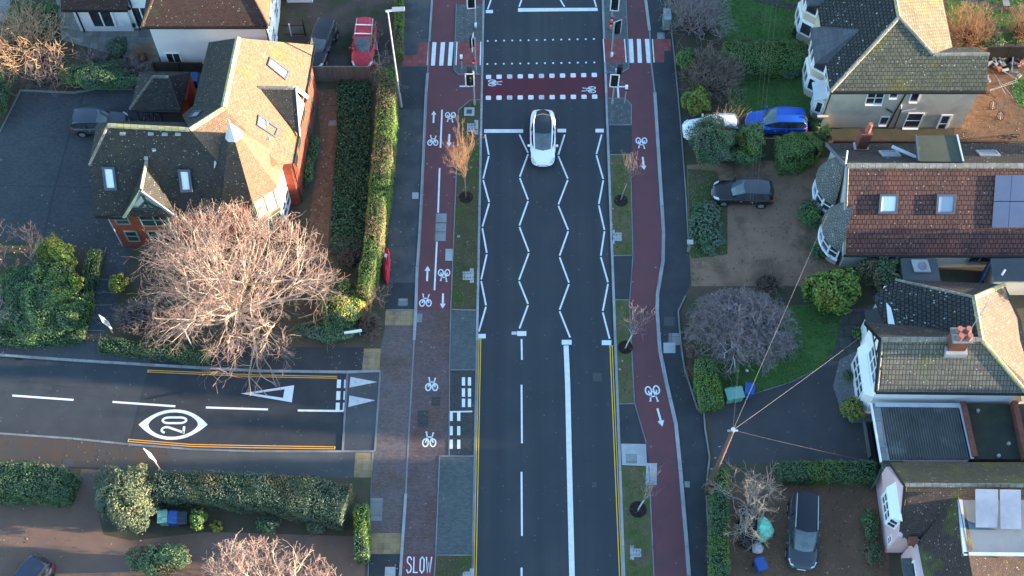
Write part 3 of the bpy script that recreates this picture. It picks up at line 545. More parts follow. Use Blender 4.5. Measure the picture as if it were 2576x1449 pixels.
# ------------------------------------------------------------------ buildings
def bil(q, u, v): return (q[0] * (1 - u) + q[1] * u) * (1 - v) + (q[3] * (1 - u) + q[2] * u) * v
def window(parent, pl, quad, cols=2, rows=1, fr=pvc, gl=glass, fw=.07, dep=.07, name='window', sill=False, pts=None):
    """quad: TL TR BR BL image readings on plane pl (point, normal); frame mesh with its pane as a child"""
    p0, n = pl; q = pts if pts else [OP(x, y, p0, n) for x, y in quad]
    q = [p + n * (dep / 2 + .004) for p in q]; b = MB()
    for i in range(4):
        d = (q[(i + 1) % 4] - q[i]).normalized() * fw / 2 * (1 if i % 2 == 0 else -1)
        b.bar(q[i] - d, q[(i + 1) % 4] + d, fw, dep, fr, n)
    for c in range(1, cols): b.bar(bil(q, c / cols, 0), bil(q, c / cols, 1), fw * .7, dep * .9, fr, n)
    for r in range(1, rows): b.bar(bil(q, 0, r / rows), bil(q, 1, r / rows), fw * .7, dep * .86, fr, n)
    if sill: b.bar(q[3] + n * .05 - V(0, 0, .06), q[2] + n * .05 - V(0, 0, .06), .2, .06, fr, V(0, 0, 1))
    o = b.build(name, parent)
    b = MB(); b.prism([p - n * .01 for p in q], .03, gl, down=-n * .02); g = b.build('pane', o)
    return o
def ridge(parent, pts, m, wd=.3, name='ridge_tiles', lift=.03):
    b = MB()
    for a, c in zip(pts, pts[1:]):
        d = (c - a).normalized(); s_ = d.cross(V(0, 0, 1)).normalized() * wd / 2; u = V(0, 0, 1)
        pr = [-s_ * 1.0 - u * .1, -s_ * .7 + u * .02, u * .1, s_ * .7 + u * .02, s_ * 1.0 - u * .1]; k = len(b.v)
        for e in (a, c):
            for p in pr: b.v.append(tuple(e + p + u * lift))
        for i in range(4): b.face((k + i, k + 5 + i, k + 6 + i, k + 1 + i), m)
        b.face((k, k + 1, k + 2, k + 3, k + 4), m); b.face((k + 9, k + 8, k + 7, k + 6, k + 5), m)
    return b.build(name, parent)
def roofp(b, pts, m, th=.16): b.prism(pts, th, m, blackp if False else m)
def wallbox(b, x0, y0, x1, y1, z, m, z0=0.0): b.prism([V(x0, y0, z), V(x1, y0, z), V(x1, y1, z), V(x0, y1, z)], z - z0, m)
def gutter(parent, a, c, m=blackp):
    b = MB(); b.bar(a, c, .12, .11, m); return b.build('gutter', parent)
def pipe(parent, pts, r=.045, m=blackp):
    b = MB(); b.tube(pts, r, 6, m); return b.build('downpipe', parent)

# --- red brick house with the conical turret
hb = thing('brick_house', 'red brick house with mossy tiled roofs, roof windows and a pointed conical turret', 'house', (-20, 52, 0))
A, B_ = G(599, 95.3, 9.5), G(562, 271, 9.5); NE, SE = G(788, 113, 5.9), G(734.4, 408, 5.9); NW, SW = G(525, 106.4, 5.5), G(486, 265.6, 5.5)
C_, D_ = G(477, 325, 9.5), G(271.5, 314.5, 9.5); E1, E2 = G(223.4, 415.6, 7.3), G(238, 541.5, 4.6); E3 = V(-19.4, 46.5, 4.6)
bk = lambda p, dy, z: V(p.x, p.y + dy, z)
b = MB(); 
b.prism([V(-27.25, 46.7, 4.7), V(-18, 46.7, 4.7), V(-18, 53.9, 4.7), V(-27.25, 53.9, 4.7)], 4.7, brick_r)
b.prism([V(-21.9, 49.6, 5.7), V(-15.12, 50.1, 5.7), V(-14.5, 59.6, 5.7), V(-21.6, 60.1, 5.7)], 5.7, brick_r)
b.prism([V(-27.25, 46.7, 4.7), V(-27.25, 48.9, 7.2), V(-27.25, 51.5, 7.2), V(-27.25, 53.9, 4.7)], .3, brick_r, down=V(.3, 0, 0))
b.build('wall', hb)
b = MB(); M_ = rf_brk
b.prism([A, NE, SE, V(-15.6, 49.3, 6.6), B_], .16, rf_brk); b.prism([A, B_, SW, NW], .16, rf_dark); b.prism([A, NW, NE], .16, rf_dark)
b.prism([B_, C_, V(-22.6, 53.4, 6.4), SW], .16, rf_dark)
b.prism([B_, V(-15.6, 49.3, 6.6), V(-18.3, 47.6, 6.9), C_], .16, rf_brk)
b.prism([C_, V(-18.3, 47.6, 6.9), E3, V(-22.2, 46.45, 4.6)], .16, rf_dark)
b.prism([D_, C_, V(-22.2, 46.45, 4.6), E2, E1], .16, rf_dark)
E1b = V(E1.x, 2 * D_.y - E1.y, E1.z); E2b = V(E2.x, 2 * D_.y - E2.y, E2.z)
b.prism([D_, C_, V(-22.2, 54.0, 4.7), E2b, E1b], .16, rf_dark); b.prism([D_, E1, E1b], .16, rf_dark)
roof = b.build('roof', hb)
ridge(roof, [A + V(0, 0, .02), B_ + V(0, 0, .02)], ridge_y, .42); ridge(roof, [B_, C_], ridge_y, .36); ridge(roof, [C_, D_], ridge_y, .34); ridge(roof, [D_, E1], ridge_g, .2)
right = plane(A, B_, SE); front = plane(D_, C_, E2)
for q in ([(679, 147), (725, 182), (716, 200), (673, 165)], [(650, 292), (697.5, 325), (690, 345), (646.5, 315.5)]): window(hb, right, q, 1, 1, framed, blind, .12, .12, 'roof_window')
for q in ([(260, 421), (286, 422), (293, 475), (267, 475)], [(451, 428), (476, 428.5), (482, 479), (458, 480)]): window(hb, front, q, 1, 1, framed, blind, .16, .12, 'roof_window')
window(hb, plane(B_, SW, C_), [(489, 282), (507, 282), (496, 295), (478, 297)], 1, 1, framed, skyg, .1, .1, 'roof_window')
for x, y in ((309, 338), (380, 338), (415, 339), (448, 339)):
    b = MB(); p = OP(x, y, *front); b.box(p + V(0, 0, .06), (.36, .2, .1), conc); b.build('vent_tile', hb)
# cross gable at the eave (facing the garden path)
dr = [OP(649.2, 219.3, *right), G(738, 220.5, 8.05)]; df, dn = G(748, 341, 6.0), G(766, 251, 6.05)
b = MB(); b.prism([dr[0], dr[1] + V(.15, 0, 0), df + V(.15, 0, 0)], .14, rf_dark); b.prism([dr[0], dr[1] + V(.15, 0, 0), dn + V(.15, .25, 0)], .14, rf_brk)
dg = b.build('gable_roof', hb); ridge(dg, dr, ridge_g, .26)
b = MB(); b.prism([dr[1] - V(0, 0, .12), df - V(0, -.15, .3), dn - V(0, .15, .3)], .2, mat('gable_render', (.62, .5, .3), None), down=V(-.25, 0, 0)); b.build('gable_wall', hb)
b = MB(); b.bar(dr[1] + V(.18, 0, -.05), dn + V(.2, .25, -.05), .07, .24, pvc); b.bar(dr[1] + V(.18, 0, -.06), df + V(.18, 0, -.06), .07, .16, pvc); b.build('bargeboard', hb)
# half-timbered gable on the front
ga, gr = G(351, 467.4, 7.6), OP(368, 402.6, *front); gl_, gr_ = V(-26.0, 46.3, 4.75), V(-22.45, 46.3, 4.75)
ga = V((gl_.x + gr_.x) / 2, 46.6, 7.55)
b = MB(); b.prism([gr + V(0, .1, 0), ga, gl_], .14, rf_dark); b.prism([gr + V(0, .1, 0), ga, gr_], .14, rf_dark); g2 = b.build('gable_roof', hb); ridge(g2, [gr, ga], ridge_g, .24)  # right slope takes dark tiles too: the turret's shade is in the colour
b = MB(); b.prism([ga + V(0, .15, -.18), gl_ + V(.35, .4, 0), gr_ + V(-.35, .4, 0)], .2, rend_w, down=V(0, .3, 0)); b.prism([gl_ + V(.3, .36, 0), gr_ + V(-.3, .36, 0), gr_ + V(-.3, .36, -4.7), gl_ + V(.3, .36, -4.7)], .2, brick_r, down=V(0, .3, 0)); b.build('gable_wall', hb)
b = MB(); y_ = 46.42; ap = V(ga.x, y_ + .1, ga.z - .25)
for a, c in ((ap, V(gl_.x + .1, y_, 4.75)), (ap, V(gr_.x - .1, y_, 4.75)), (V(gl_.x + .3, y_ + .1, 5.3), V(gr_.x - .3, y_ + .1, 5.3)), (ap, V(ga.x, y_ + .1, 5.3)), (V(ga.x, y_ + .1, 6.2), V(ga.x - .65, y_ + .1, 5.3)), (V(ga.x, y_ + .1, 6.2), V(ga.x + .65, y_ + .1, 5.3))): b.bar(a, c, .14, .12, timber_d, V(0, 1, 0))
b.build('timber_frame', hb)
for a, c in ((ga, gl_), (ga, gr_)):
    b = MB(); b.bar(a + V(0, -.1, -.04), c + V(0, -.1, -.04), .08, .22, timber_g if c is gl_ else conc, V(0, 0, 1)); b.build('bargeboard', hb)
fw_ = (V(0, 46.68, 0), V(0, -1, 0))
def wq(x0, x1, z0, z1, y): return [V(x0, y, z1), V(x1, y, z1), V(x1, y, z0), V(x0, y, z0)]
for x0, x1, z0, z1, y in ((-25.2, -23.3, 3.0, 4.5, 46.64), (-26.9, -26.0, 3.2, 4.2, 46.68), (-26.7, -25.9, .9, 2.2, 46.68), (-25.1, -23.4, .8, 2.3, 46.64), (-21.8, -20.6, .9, 2.3, 46.68)): window(hb, fw_, None, 2 if x1 - x0 > 1 else 1, 2, timber_g, glass, .09, .08, pts=wq(x0, x1, z0, z1, y))
# turret
tr = [V(-20.33, 47.98, 5.6), V(-19.37, 46.9, 5.6), V(-17.28, 46.8, 5.6), V(-15.72, 48.1, 5.6), V(-15.44, 50.35, 5.6), V(-16.6, 51.6, 5.6), V(-18.9, 51.7, 5.6), V(-20.3, 50.2, 5.6)]
tc_ = V(-17.95, 49.15, 0); tap = V(-18.0, 49.3, 11.0)
tin = [V(tc_.x + (p.x - tc_.x) * .86, tc_.y + (p.y - tc_.y) * .86, 5.62) for p in tr]
b = MB(); b.prism(tin, 5.6, brick_r); tw = b.build('turret_wall', hb)
for i, m1, m2 in ((1, timber_g, panelw), (2, timber_g, panelw), (3, pvc, panelw), (0, timber_g, panelw)):
    a, c = tin[i], tin[i + 1]; d = (c - a).normalized(); n = V(d.y, -d.x, 0); a2, c2 = a + d * .08, c - d * .08; off = n * .004
    window(hb, (a, n), None, 2, 2, m1, m2 if i in (2, 3) else glass, .15, .1, 'bay_window', pts=[V(a2.x, a2.y, 5.45), V(c2.x, c2.y, 5.45), V(c2.x, c2.y, 3.0), V(a2.x, a2.y, 3.0)])
    window(hb, (a, n), None, 2, 2, m1, glass, .13, .1, 'bay_window', pts=[V(a2.x, a2.y, 2.5), V(c2.x, c2.y, 2.5), V(c2.x, c2.y, .8), V(a2.x, a2.y, .8)])
b = MB()
for i in range(8): b.prism([tap, tr[i], tr[(i + 1) % 8]], .1, rf_brk if i in (2, 3, 4) else rf_dark)  # bright tiles on sunward facets, dark on the rest: shading painted in
trf = b.build('turret_roof', hb)
b = MB(); k_ = .2
cap = [tap + (p - tap) * k_ + V(0, 0, .1) for p in tr]
for i in range(8): b.prism([tap + V(0, 0, .22), tap + (tr[i] - tap) * k_ * 1.1 + V(0, 0, .06), tap + (tr[(i + 1) % 8] - tap) * k_ * 1.1 + V(0, 0, .06)], .05, lead)
b.tube([tap + V(0, 0, .2), tap + V(0, 0, .55)], [.06, .03], 6, lead); b.build('turret_cap', trf)
b = MB(); b.bar(tr[0] + (tap - tr[0]) * .42 + V(-.1, -.05, .1), tr[0] + V(-.12, -.05, .12), .2, .06, lead); b.bar(tr[0] + V(-.2, 0, .1), tr[0] + V(.3, -.35, .1), .3, .06, lead); b.build('lead_flashing', hb)
rw = (V(-14.52, 59.6, 0), V(1, -.065, 0).normalized())
for i, (y0, z0, z1) in enumerate(((58.0, 3.6, 4.9), (56.6, 3.6, 4.9), (55.0, 3.6, 4.9), (52.6, 3.4, 4.9), (51.2, 3.4, 4.8), (57.2, 1, 2.2), (55.2, 1, 2.2))):
    xw = lambda y: -14.5 - (59.6 - y) * .0653
    window(hb, rw, None, 1, 2, timber_d, glass, .08, .06, pts=[V(xw(y0), y0, z1), V(xw(y0 + .75), y0 + .75, z1), V(xw(y0 + .75), y0 + .75, z0), V(xw(y0), y0, z0)])
gutter(hb, SE + V(.1, 0, -.12), NE + V(.1, 0, -.12)); gutter(hb, E2 + V(0, -.08, -.12), V(-26.1, 46.3, 4.45))
pipe(hb, [V(-15.0, 50.3, 5.6), V(-15.0, 50.3, .2)]); pipe(hb, [V(-27.35, 46.7, 4.4), V(-27.35, 46.7, .2)], .05, conc)
b = MB(); b.bar(G(386, 373, 8.3), G(388, 379, 8.4), .25, .14, conc); b.build('finial', hb); b = MB(); b.bar(G(363, 398, 7.9), G(372, 398, 7.9), .2, .18, conc); b.build('finial', hb)
for p_, z_ in ((OP(668, 312, *right), (.34, .3, .3)), (OP(671, 350, *right), (.4, .16, .22))): b = MB(); b.box(p_, z_, conc); b.build('roof_vent', hb)

# --- white rendered house, top left
hw = thing('white_house', 'white rendered house with brown hipped roof behind the car park, seen from its garden side', 'house', (-24, 64, 0))
ez = 4.9; y0 = 62.75
b = MB(); wallbox(b, -26.6, y0, -18.1, 74, 4.85, rend_w); wallbox(b, -33.25, 66.2, -26.55, 74, 4.8, rend_w); wallbox(b, -33.3, 65.95, -29.2, 66.25, 3.0, rend_w); b.build('wall', hw)
EL, ER = V(-26.95, 62.4, 4.95), V(-17.75, 62.4, 4.95); RL, RR = V(-24.3, 66.4, 8.7), V(-20.4, 66.4, 8.7)
b = MB(); b.prism([EL, ER, RR, RL], .16, rf_wht); b.prism([ER, V(-17.75, 74.3, 4.95), V(-20.4, 70.5, 8.7), RR], .16, mat('tiles_orange', (.3, .14, .085), (.24, .115, .075), 1, .9, .15, pat=(.17, .1, .012, .55)))  # right hip's orange puts the sunlight into the tile colour
b.prism([EL, RL, V(-24.3, 70.5, 8.7), V(-26.95, 74.3, 4.95)], .16, rf_wht); b.prism([V(-26.95, 74.3, 4.95), V(-24.3, 70.5, 8.7), V(-20.4, 70.5, 8.7), V(-17.75, 74.3, 4.95)], .16, rf_wht)
b.prism([RL, RR, V(-20.4, 70.5, 8.7), V(-24.3, 70.5, 8.7)], .1, rf_wht); rr = b.build('roof', hw)
ridge(rr, [EL, RL], rf_wht, .25); ridge(rr, [ER, RR], rf_wht, .25)
b = MB(); b.prism([V(-33.9, 65.55, 3.05), V(-28.9, 65.55, 3.05), V(-28.9, 67.4, 4.4), V(-33.9, 67.4, 4.4)], .14, rf_wht); b.build('lean_to_roof', hw)
b = MB(); b.prism([V(-33.5, 66.0, 4.85), V(-26.6, 66.0, 4.85), V(-26.6, 70, 7.5), V(-33.5, 70, 7.5)], .16, rf_wht); b.build('roof', hw)
gutter(hw, EL + V(0, -.1, -.1), ER + V(0, -.1, -.1)); gutter(hw, V(-33.9, 65.5, 2.95), V(-28.9, 65.5, 2.95))
for x, y, z in ((-33.0, 65.88, 2.9), (-28.75, 66.1, 4.6), (-18.0, 62.6, 4.8)): pipe(hw, [V(x, y, z), V(x, y, .1)], .06)
wp = (V(0, y0, 0), V(0, -1, 0)); window(hw, wp, [(415, 133), (450, 133), (460, 161), (426, 161)], 2, 1, sill=True)
wp2 = (V(0, 65.95, 0), V(0, -1, 0)); window(hw, wp2, [(214, 17), (275, 17), (293, 67), (237, 67)], 2, 1, pvc, glass, .16, .1, 'patio_door')
window(hw, (V(0, 66.2, 0), V(0, -1, 0)), [(327, 16), (372, 16), (388, 66), (346, 66)], 2, 1, pvc, glass, .14, .1, 'patio_door')
wr = (V(-18.1, 0, 0), V(1, 0, 0))
for y_, z_ in ((63.6, 3.0), (65.8, 3.0), (63.8, .8), (66.2, .9)): window(hw, wr, None, 2, 2, pts=[V(-18.1, y_, z_ + 1.3), V(-18.1, y_ + 1.1, z_ + 1.3), V(-18.1, y_ + 1.1, z_), V(-18.1, y_, z_)], sill=True)
b = MB(); b.box((-29.0, 65.85, .9), (.2, .2, .25), blackp); b.box((-28.95, 66.1, 2.6), (.2, .2, .25), blackp); b.build('wall_lamp', hw)
hn = thing('brick_outbuilding', 'small white and brick building with red tiled lean-to roof beside the dark gravel drive', 'outbuilding', (-17.2, 69.5, 0))
b = MB(); wallbox(b, -17.6, 68.8, -15.6, 73, 2.6, rend_w); b.build('wall', hn)
b = MB(); b.prism([V(-17.75, 68.3, 3.4), V(-15.3, 68.3, 2.65), V(-15.3, 73.3, 2.65), V(-17.75, 73.3, 3.4)], .14, MATS['tiles_orange']); b.build('roof', hn)
b = MB(); b.bar(V(-17.75, 68.25, 3.3), V(-15.3, 68.25, 2.55), .06, .2, pvc); b.build('bargeboard', hn)

# --- tiled cycle shelter
hs = thing('cycle_shelter', 'open cycle shelter with dark hipped tiled roof and brick back wall in the car park', 'shelter', (-25, 54.6, 0))
q = [G(351, 180, 2.5), G(479, 181, 2.5), G(455, 278, 2.5), G(326, 275, 2.5)]; r0, r1 = G(383, 194, 4.1), G(395, 207, 4.1)
r0, r1 = G(386, 192, 3.9), G(425, 193, 3.9)
b = MB()
for f in ([q[3], q[2], r1, r0], [q[2], q[1], r1], [q[1], q[0], r0, r1], [q[0], q[3], r0]): b.prism(f, .12, rf_dark)
rs = b.build('roof', hs); ridge(rs, [q[3], r0], ridge_g, .2); ridge(rs, [q[2], r1], rf_dark, .2); ridge(rs, [r0, r1], ridge_g, .22)
b = MB(); wallbox(b, q[2].x - .6, q[2].y + 1.0, q[2].x + .3, q[1].y - .2, 2.4, brick_r); wallbox(b, q[0].x + .3, q[0].y - .5, q[1].x - .6, q[0].y - .25, 2.3, brick_r); b.build('wall', hs)
for x in (q[3].x + .3, (q[3].x + q[2].x) / 2, q[2].x - .25):
    b = MB(); b.bar(V(x, q[3].y + .3, 0), V(x, q[3].y + .3, 2.4), .12, .12, wood_d); b.build('post', hs)
gutter(hs, q[3] + V(0, -.08, -.1), q[2] + V(0, -.08, -.1))

# --- beige pebble-dashed house, top right
hg = thing('beige_house', 'beige rendered two storey house with mossy grey hipped roof and white framed bays', 'house', (28, 60, 0))
S0, S1 = V(22.5, 56.57, 4.9), V(33.5, 56.58, 4.9); RT = G(2262, 41.7, 8.4); RN = V(27.05, 70, 8.4); VR, XR = G(2347, 136, 6.6), G(2488.7, 135, 6.6)
RE1, RE0 = G(2393.7, 115, 4.9), V(31.75, 74, 4.9)
b = MB(); wallbox(b, 22.75, 56.85, 33.2, 60.2, 4.85, rend_b); wallbox(b, 22.75, 60.2, 31.45, 74, 4.85, rend_b); b.prism([V(33.2, 56.85, 4.7), V(33.2, 58.55, 6.45), V(33.2, 60.2, 4.7)], .3, rend_b, down=V(-.25, 0, 0)); b.build('wall', hg)
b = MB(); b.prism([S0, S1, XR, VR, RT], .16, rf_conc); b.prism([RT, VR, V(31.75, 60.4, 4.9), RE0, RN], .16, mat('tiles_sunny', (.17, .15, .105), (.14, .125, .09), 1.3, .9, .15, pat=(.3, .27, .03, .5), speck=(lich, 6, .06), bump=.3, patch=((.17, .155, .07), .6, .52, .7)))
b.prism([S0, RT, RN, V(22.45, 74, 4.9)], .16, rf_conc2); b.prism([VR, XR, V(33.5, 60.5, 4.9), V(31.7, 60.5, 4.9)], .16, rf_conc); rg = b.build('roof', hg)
ridge(rg, [S0, RT], ridge_g, .3); ridge(rg, [RT, RN], ridge_y, .3); ridge(rg, [RT, VR], ridge_g, .28); ridge(rg, [VR, XR], ridge_g, .3)
sw = (V(0, 56.85, 0), V(0, -1, 0))
for qd, c_, r_ in (([(2185, 230), (2226, 230), (2218, 260), (2176, 260)], 2, 2), ([(2240, 230), (2261, 230), (2256, 244), (2236, 244)], 1, 1), ([(2295, 230), (2316, 230), (2307, 254), (2286, 254)], 1, 1), ([(2217, 293), (2238, 293), (2229, 312), (2210, 312)], 1, 1), ([(2286, 284), (2324, 284), (2309, 320), (2270, 320)], 1, 2)): window(hg, sw, qd, c_, r_, sill=True)
window(hg, sw, [(2370, 289), (2393, 289), (2374, 330), (2352, 330)], 1, 2, pvc, glass, .12, .08, 'door')
def wall_pt(px, py, y=56.8): return OP(px, py, V(0, y, 0), V(0, -1, 0))
pipe(hg, [wall_pt(2278, 238), wall_pt(2252, 282), wall_pt(2225, 336)], .06); pipe(hg, [wall_pt(2268, 275), wall_pt(2245, 333)], .05); pipe(hg, [wall_pt(2304, 274), wall_pt(2268, 280), wall_pt(2267, 264)], .035, pvc); pipe(hg, [wall_pt(2245, 283), wall_pt(2230, 274)], .05); pipe(hg, [V(22.68, 56.8, 4.7), V(22.68, 56.8, .1)], .05)
gutter(hg, S0 + V(0, -.09, -.12), S1 + V(0, -.09, -.12))
b = MB(); b.prism([V(22.2, 56.5, 1.9), V(23.0, 56.5, 1.9), V(23.0, 56.7, 1.9), V(22.2, 56.7, 1.9)], .1, rend_b); b.prism([wall_pt(2057, 330, 56.6), wall_pt(2076, 330, 56.6), wall_pt(2076, 294, 56.6)], .1, rend_b, down=V(0, -.12, 0)); b.build('wall_buttress', hg)
# two-storey bays on the street front with stacked white window bands
def bay(y0, y1, z0, z1, dep, parent, apron, prof=.5):
    x = 22.75; c = (y1 - y0) * .22; fp = [V(x, y0, 0), V(x - dep, y0 + c, 0), V(x - dep, y1 - c, 0), V(x, y1, 0)]
    b = MB(); b.prism([p + V(0, 0, z1) for p in fp], z1 - z0, apron); o = b.build('bay', parent)
    for k in range(2):
        za, zb = (1.0, 2.3) if k == 0 else (3.4, 4.6)
        if zb > z1: continue
        for i in range(3):
            a, e = fp[i], fp[i + 1]; d = (e - a).normalized(); n = V(d.y, -d.x, 0)
            if n.x > 0: n = -n
            a2, e2 = a + d * .05, e - d * .05; cols = 2 if i == 1 else 1
            window(parent, (a, n), None, cols, 1, pvc, glass, .13, .12, 'bay_window', pts=[V(a2.x, a2.y, zb), V(e2.x, e2.y, zb), V(e2.x, e2.y, za), V(a2.x, a2.y, za)])
        b = MB(); b.prism([V(p.x - (.14 if i in (1, 2) else 0), p.y, zb + .16) for i, p in enumerate(fp)], .12, pvc); b.build('bay_cornice', parent)
    return o
bay(59.3, 62.1, 0, 4.75, .85, hg, rend_b); bay(64.6, 67.4, 0, 4.75, .85, hg, rend_b); bay(57.5, 58.7, 0, 2.6, .55, hg, rend_b)
b = MB(); b.prism([V(21.7, 59.1, 4.85), V(21.7, 62.3, 4.85), V(24.7, 60.7, 6.6)], .12, slate); b.prism([V(21.7, 59.1, 4.85), V(24.7, 60.7, 6.6), V(23.2, 59.0, 5.05)], .1, slate); b.prism([V(21.7, 62.3, 4.85), V(24.7, 60.7, 6.6), V(23.2, 62.4, 5.05)], .1, slate)
b.build('bay_roof', hg); b = MB(); b.prism([V(21.7, 64.4, 4.85), V(21.7, 67.6, 4.85), V(24.7, 66, 6.6)], .12, slate); b.prism([V(21.7, 64.4, 4.85), V(24.7, 66, 6.6), V(23.2, 64.3, 5.05)], .1, slate); b.build('bay_roof', hg)
b = MB(); b.prism([V(21.9, 57.3, 2.75), V(21.9, 59.0, 2.75), V(22.9, 59.0, 3.15), V(22.9, 57.3, 3.15)], .1, lead); b.build('porch_roof', hg)
for y_ in (57.3, 58.5): window(hg, (V(22.75, 0, 0), V(-1, 0, 0)), None, 1, 2, pts=[V(22.75, y_ + .7, 4.5), V(22.75, y_, 4.5), V(22.75, y_, 3.4), V(22.75, y_ + .7, 3.4)])

# --- bungalow with red-brown tiles
hr = thing('bungalow', 'bungalow with long red brown tiled roof, solar panels and two tile hung round bays', 'house', (28, 49, 0))
RW = V(22.42, 49.2, 6.5); REa = V(42, 49.2, 6.5); SWc, SEc = V(22.55, 44.68, 2.4), V(42, 44.6, 2.4); NWc, NEc = V(22.45, 53.85, 2.4), V(42, 53.85, 2.4)
b = MB(); wallbox(b, 22.8, 45.0, 41.6, 53.5, 2.35, rend_c); b.prism([V(22.8, 45.0, 2.3), V(22.8, 49.2, 6.3), V(22.8, 53.5, 2.3)], .3, rend_c, down=V(.25, 0, 0)); b.build('wall', hr)
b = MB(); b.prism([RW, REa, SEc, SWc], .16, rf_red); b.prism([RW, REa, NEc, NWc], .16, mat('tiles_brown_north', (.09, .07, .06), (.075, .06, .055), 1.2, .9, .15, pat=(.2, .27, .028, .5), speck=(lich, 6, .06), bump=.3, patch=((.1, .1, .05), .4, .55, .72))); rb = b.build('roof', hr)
ridge(rb, [RW, REa], ridge_g, .42); ridge(rb, [RW + V(.06, 0, .02), SWc + V(.06, 0, .02)], ridge_g, .14); gutter(hr, SWc + V(0, -.08, -.08), SEc + V(0, -.08, -.08))
b = MB(); b.bar(RW + V(-.05, 0, -.1), NWc + V(-.05, 0, -.1), .07, .24, mat('barge_blue', (.12, .14, .18))); b.bar(RW + V(-.05, 0, -.1), SWc + V(-.05, 0, -.1), .07, .2, conc); b.build('bargeboard', hr)
fs = plane(RW, REa, SWc); ns = (RW, (NWc - RW).cross(REa - RW).normalized()); ns = (RW, ns[1] if ns[1].z > 0 else -ns[1])
window(hr, fs, [(2215, 490.5), (2257, 490.5), (2253, 534), (2211, 534)], 1, 1, framed, blind, .14, .14, 'roof_window'); window(hr, fs, [(2358.5, 490.5), (2402.5, 490.5), (2398, 535.5), (2355.5, 535.5)], 1, 1, framed, skyg, .14, .14, 'roof_window')
for qd in ([(2212, 383), (2254, 383), (2264, 394.5), (2223, 394.5)], [(2457, 382), (2504, 382), (2514, 392.5), (2467, 392.5)]): window(hr, ns, qd, 1, 1, conc, skyg, .12, .12, 'roof_window')
n_ = fs[1]
for c in range(3):
    for r_ in range(2):
        x0 = lerp(2503, 2544.5, c) - r_ * 4.6; y0_ = 440 + r_ * 67; qd = [OP(x0, y0_, *fs), OP(x0 + 40.5, y0_, *fs), OP(x0 + 36, y0_ + 65, *fs), OP(x0 - 4.5, y0_ + 65, *fs)]
        b = MB(); b.prism([p + n_ * .12 for p in qd], .05, solar, framed, down=-n_ * .05); b.build('solar_panel', hr)
b = MB(); dz = 6.25; dq = [G(2304, 341, dz - .25), G(2407, 340, dz - .25), G(2423, 407, dz), G(2311, 406, dz)]
b.prism(dq, .18, felt_g, framed); dd = b.build('dormer_roof', hr)
b = MB(); b.prism([dq[0] + V(.15, -.15, -.2), dq[1] + V(-.15, -.15, -.2), dq[2] + V(-.15, .1, -.2), dq[3] + V(.15, .1, -.2)], 2.3, slate); b.build('dormer_wall', hr)
b = MB(); b.bar(dq[1] + V(0, 0, .03), dq[2] + V(0, 0, .03), .1, .12, lead); b.bar(dq[0] + V(0, 0, .03), dq[3] + V(0, 0, .03), .12, .12, framed); b.build('dormer_trim', hr)
b = MB(); p = OP(2281, 396, *ns); b.bar(p + V(-.9, .9, .0), p + V(.8, -.2, .15), .25, .08, lead); b.build('lead_flashing', hr)
p = G(2172, 352, 4.3); b = MB(); b.box(p + V(0, 0, -.1), (.75, .6, 2.2), brick_g); ch = b.build('chimney', hr)
b = MB(); b.tube([p + V(.05, 0, 1.0), p + V(.08, 0, 1.9)], [.2, .16], 10, terr); b.build('chimney_pot', ch); b = MB(); b.box(p + V(0, -.1, -.75), (1.0, .8, .12), lead); b.build('lead_flashing', ch)
b = MB(); b.tube([RW + V(-.1, .1, 0), RW + V(-.15, .5, 1.0)], .05, 6, pvc); b.build('vent_pipe', hr)
for yc in (50.6, 46.85):                   # round bays: cream base, curved casements, scalloped tile skirt up to the gable
    ro = 1.72; cxb = 22.85; b = MB(); angs = np.linspace(R(105), R(255), 13)
    P_ = lambda a, r_, z: V(cxb + r_ * .78 * math.cos(a), yc + r_ * math.sin(a), z)
    b.prism([P_(a, ro, .8) for a in angs], .75, rend_c); b.build('bay', hr)
    b = MB()
    for (a0, a1) in zip(angs, angs[1:]):
        prof = [(ro + .22, 2.25), (ro + .02, 2.7), (ro * .86, 3.3), (ro * .6, 4.0), (ro * .25, 4.6), (.02, 4.9)]
        for (r_0, z_0), (r_1, z_1) in zip(prof, prof[1:]): b.poly([P_(a1, r_0, z_0), P_(a0, r_0, z_0), P_(a0, r_1, z_1), P_(a1, r_1, z_1)], scallop)
    b.prism([P_(a, ro + .2, 2.26) for a in angs], .06, pvc); b.smooth = True; b.build('bay_roof', hr)
    wa = np.linspace(R(108), R(252), 6)
    for a0, a1 in zip(wa, wa[1:]):
        a, c = P_(a0, ro - .05, 0), P_(a1, ro - .05, 0); d = (c - a).normalized(); n = V(-d.y, d.x, 0)
        if n.x > .3: n = -n
        if n.dot(V(a.x - cxb, a.y - yc, 0)) < 0: n = -n
        window(hr, (a, n), None, 1, 2, pvc, glass, .12, .1, 'bay_window', pts=[V(a.x, a.y, 2.15), V(c.x, c.y, 2.15), V(c.x, c.y, .85), V(a.x, a.y, .85)])
    b = MB(); b.tube([P_(a, ro + .08, .84) for a in angs], .09, 6, pvc); b.build('window_sill', hr)
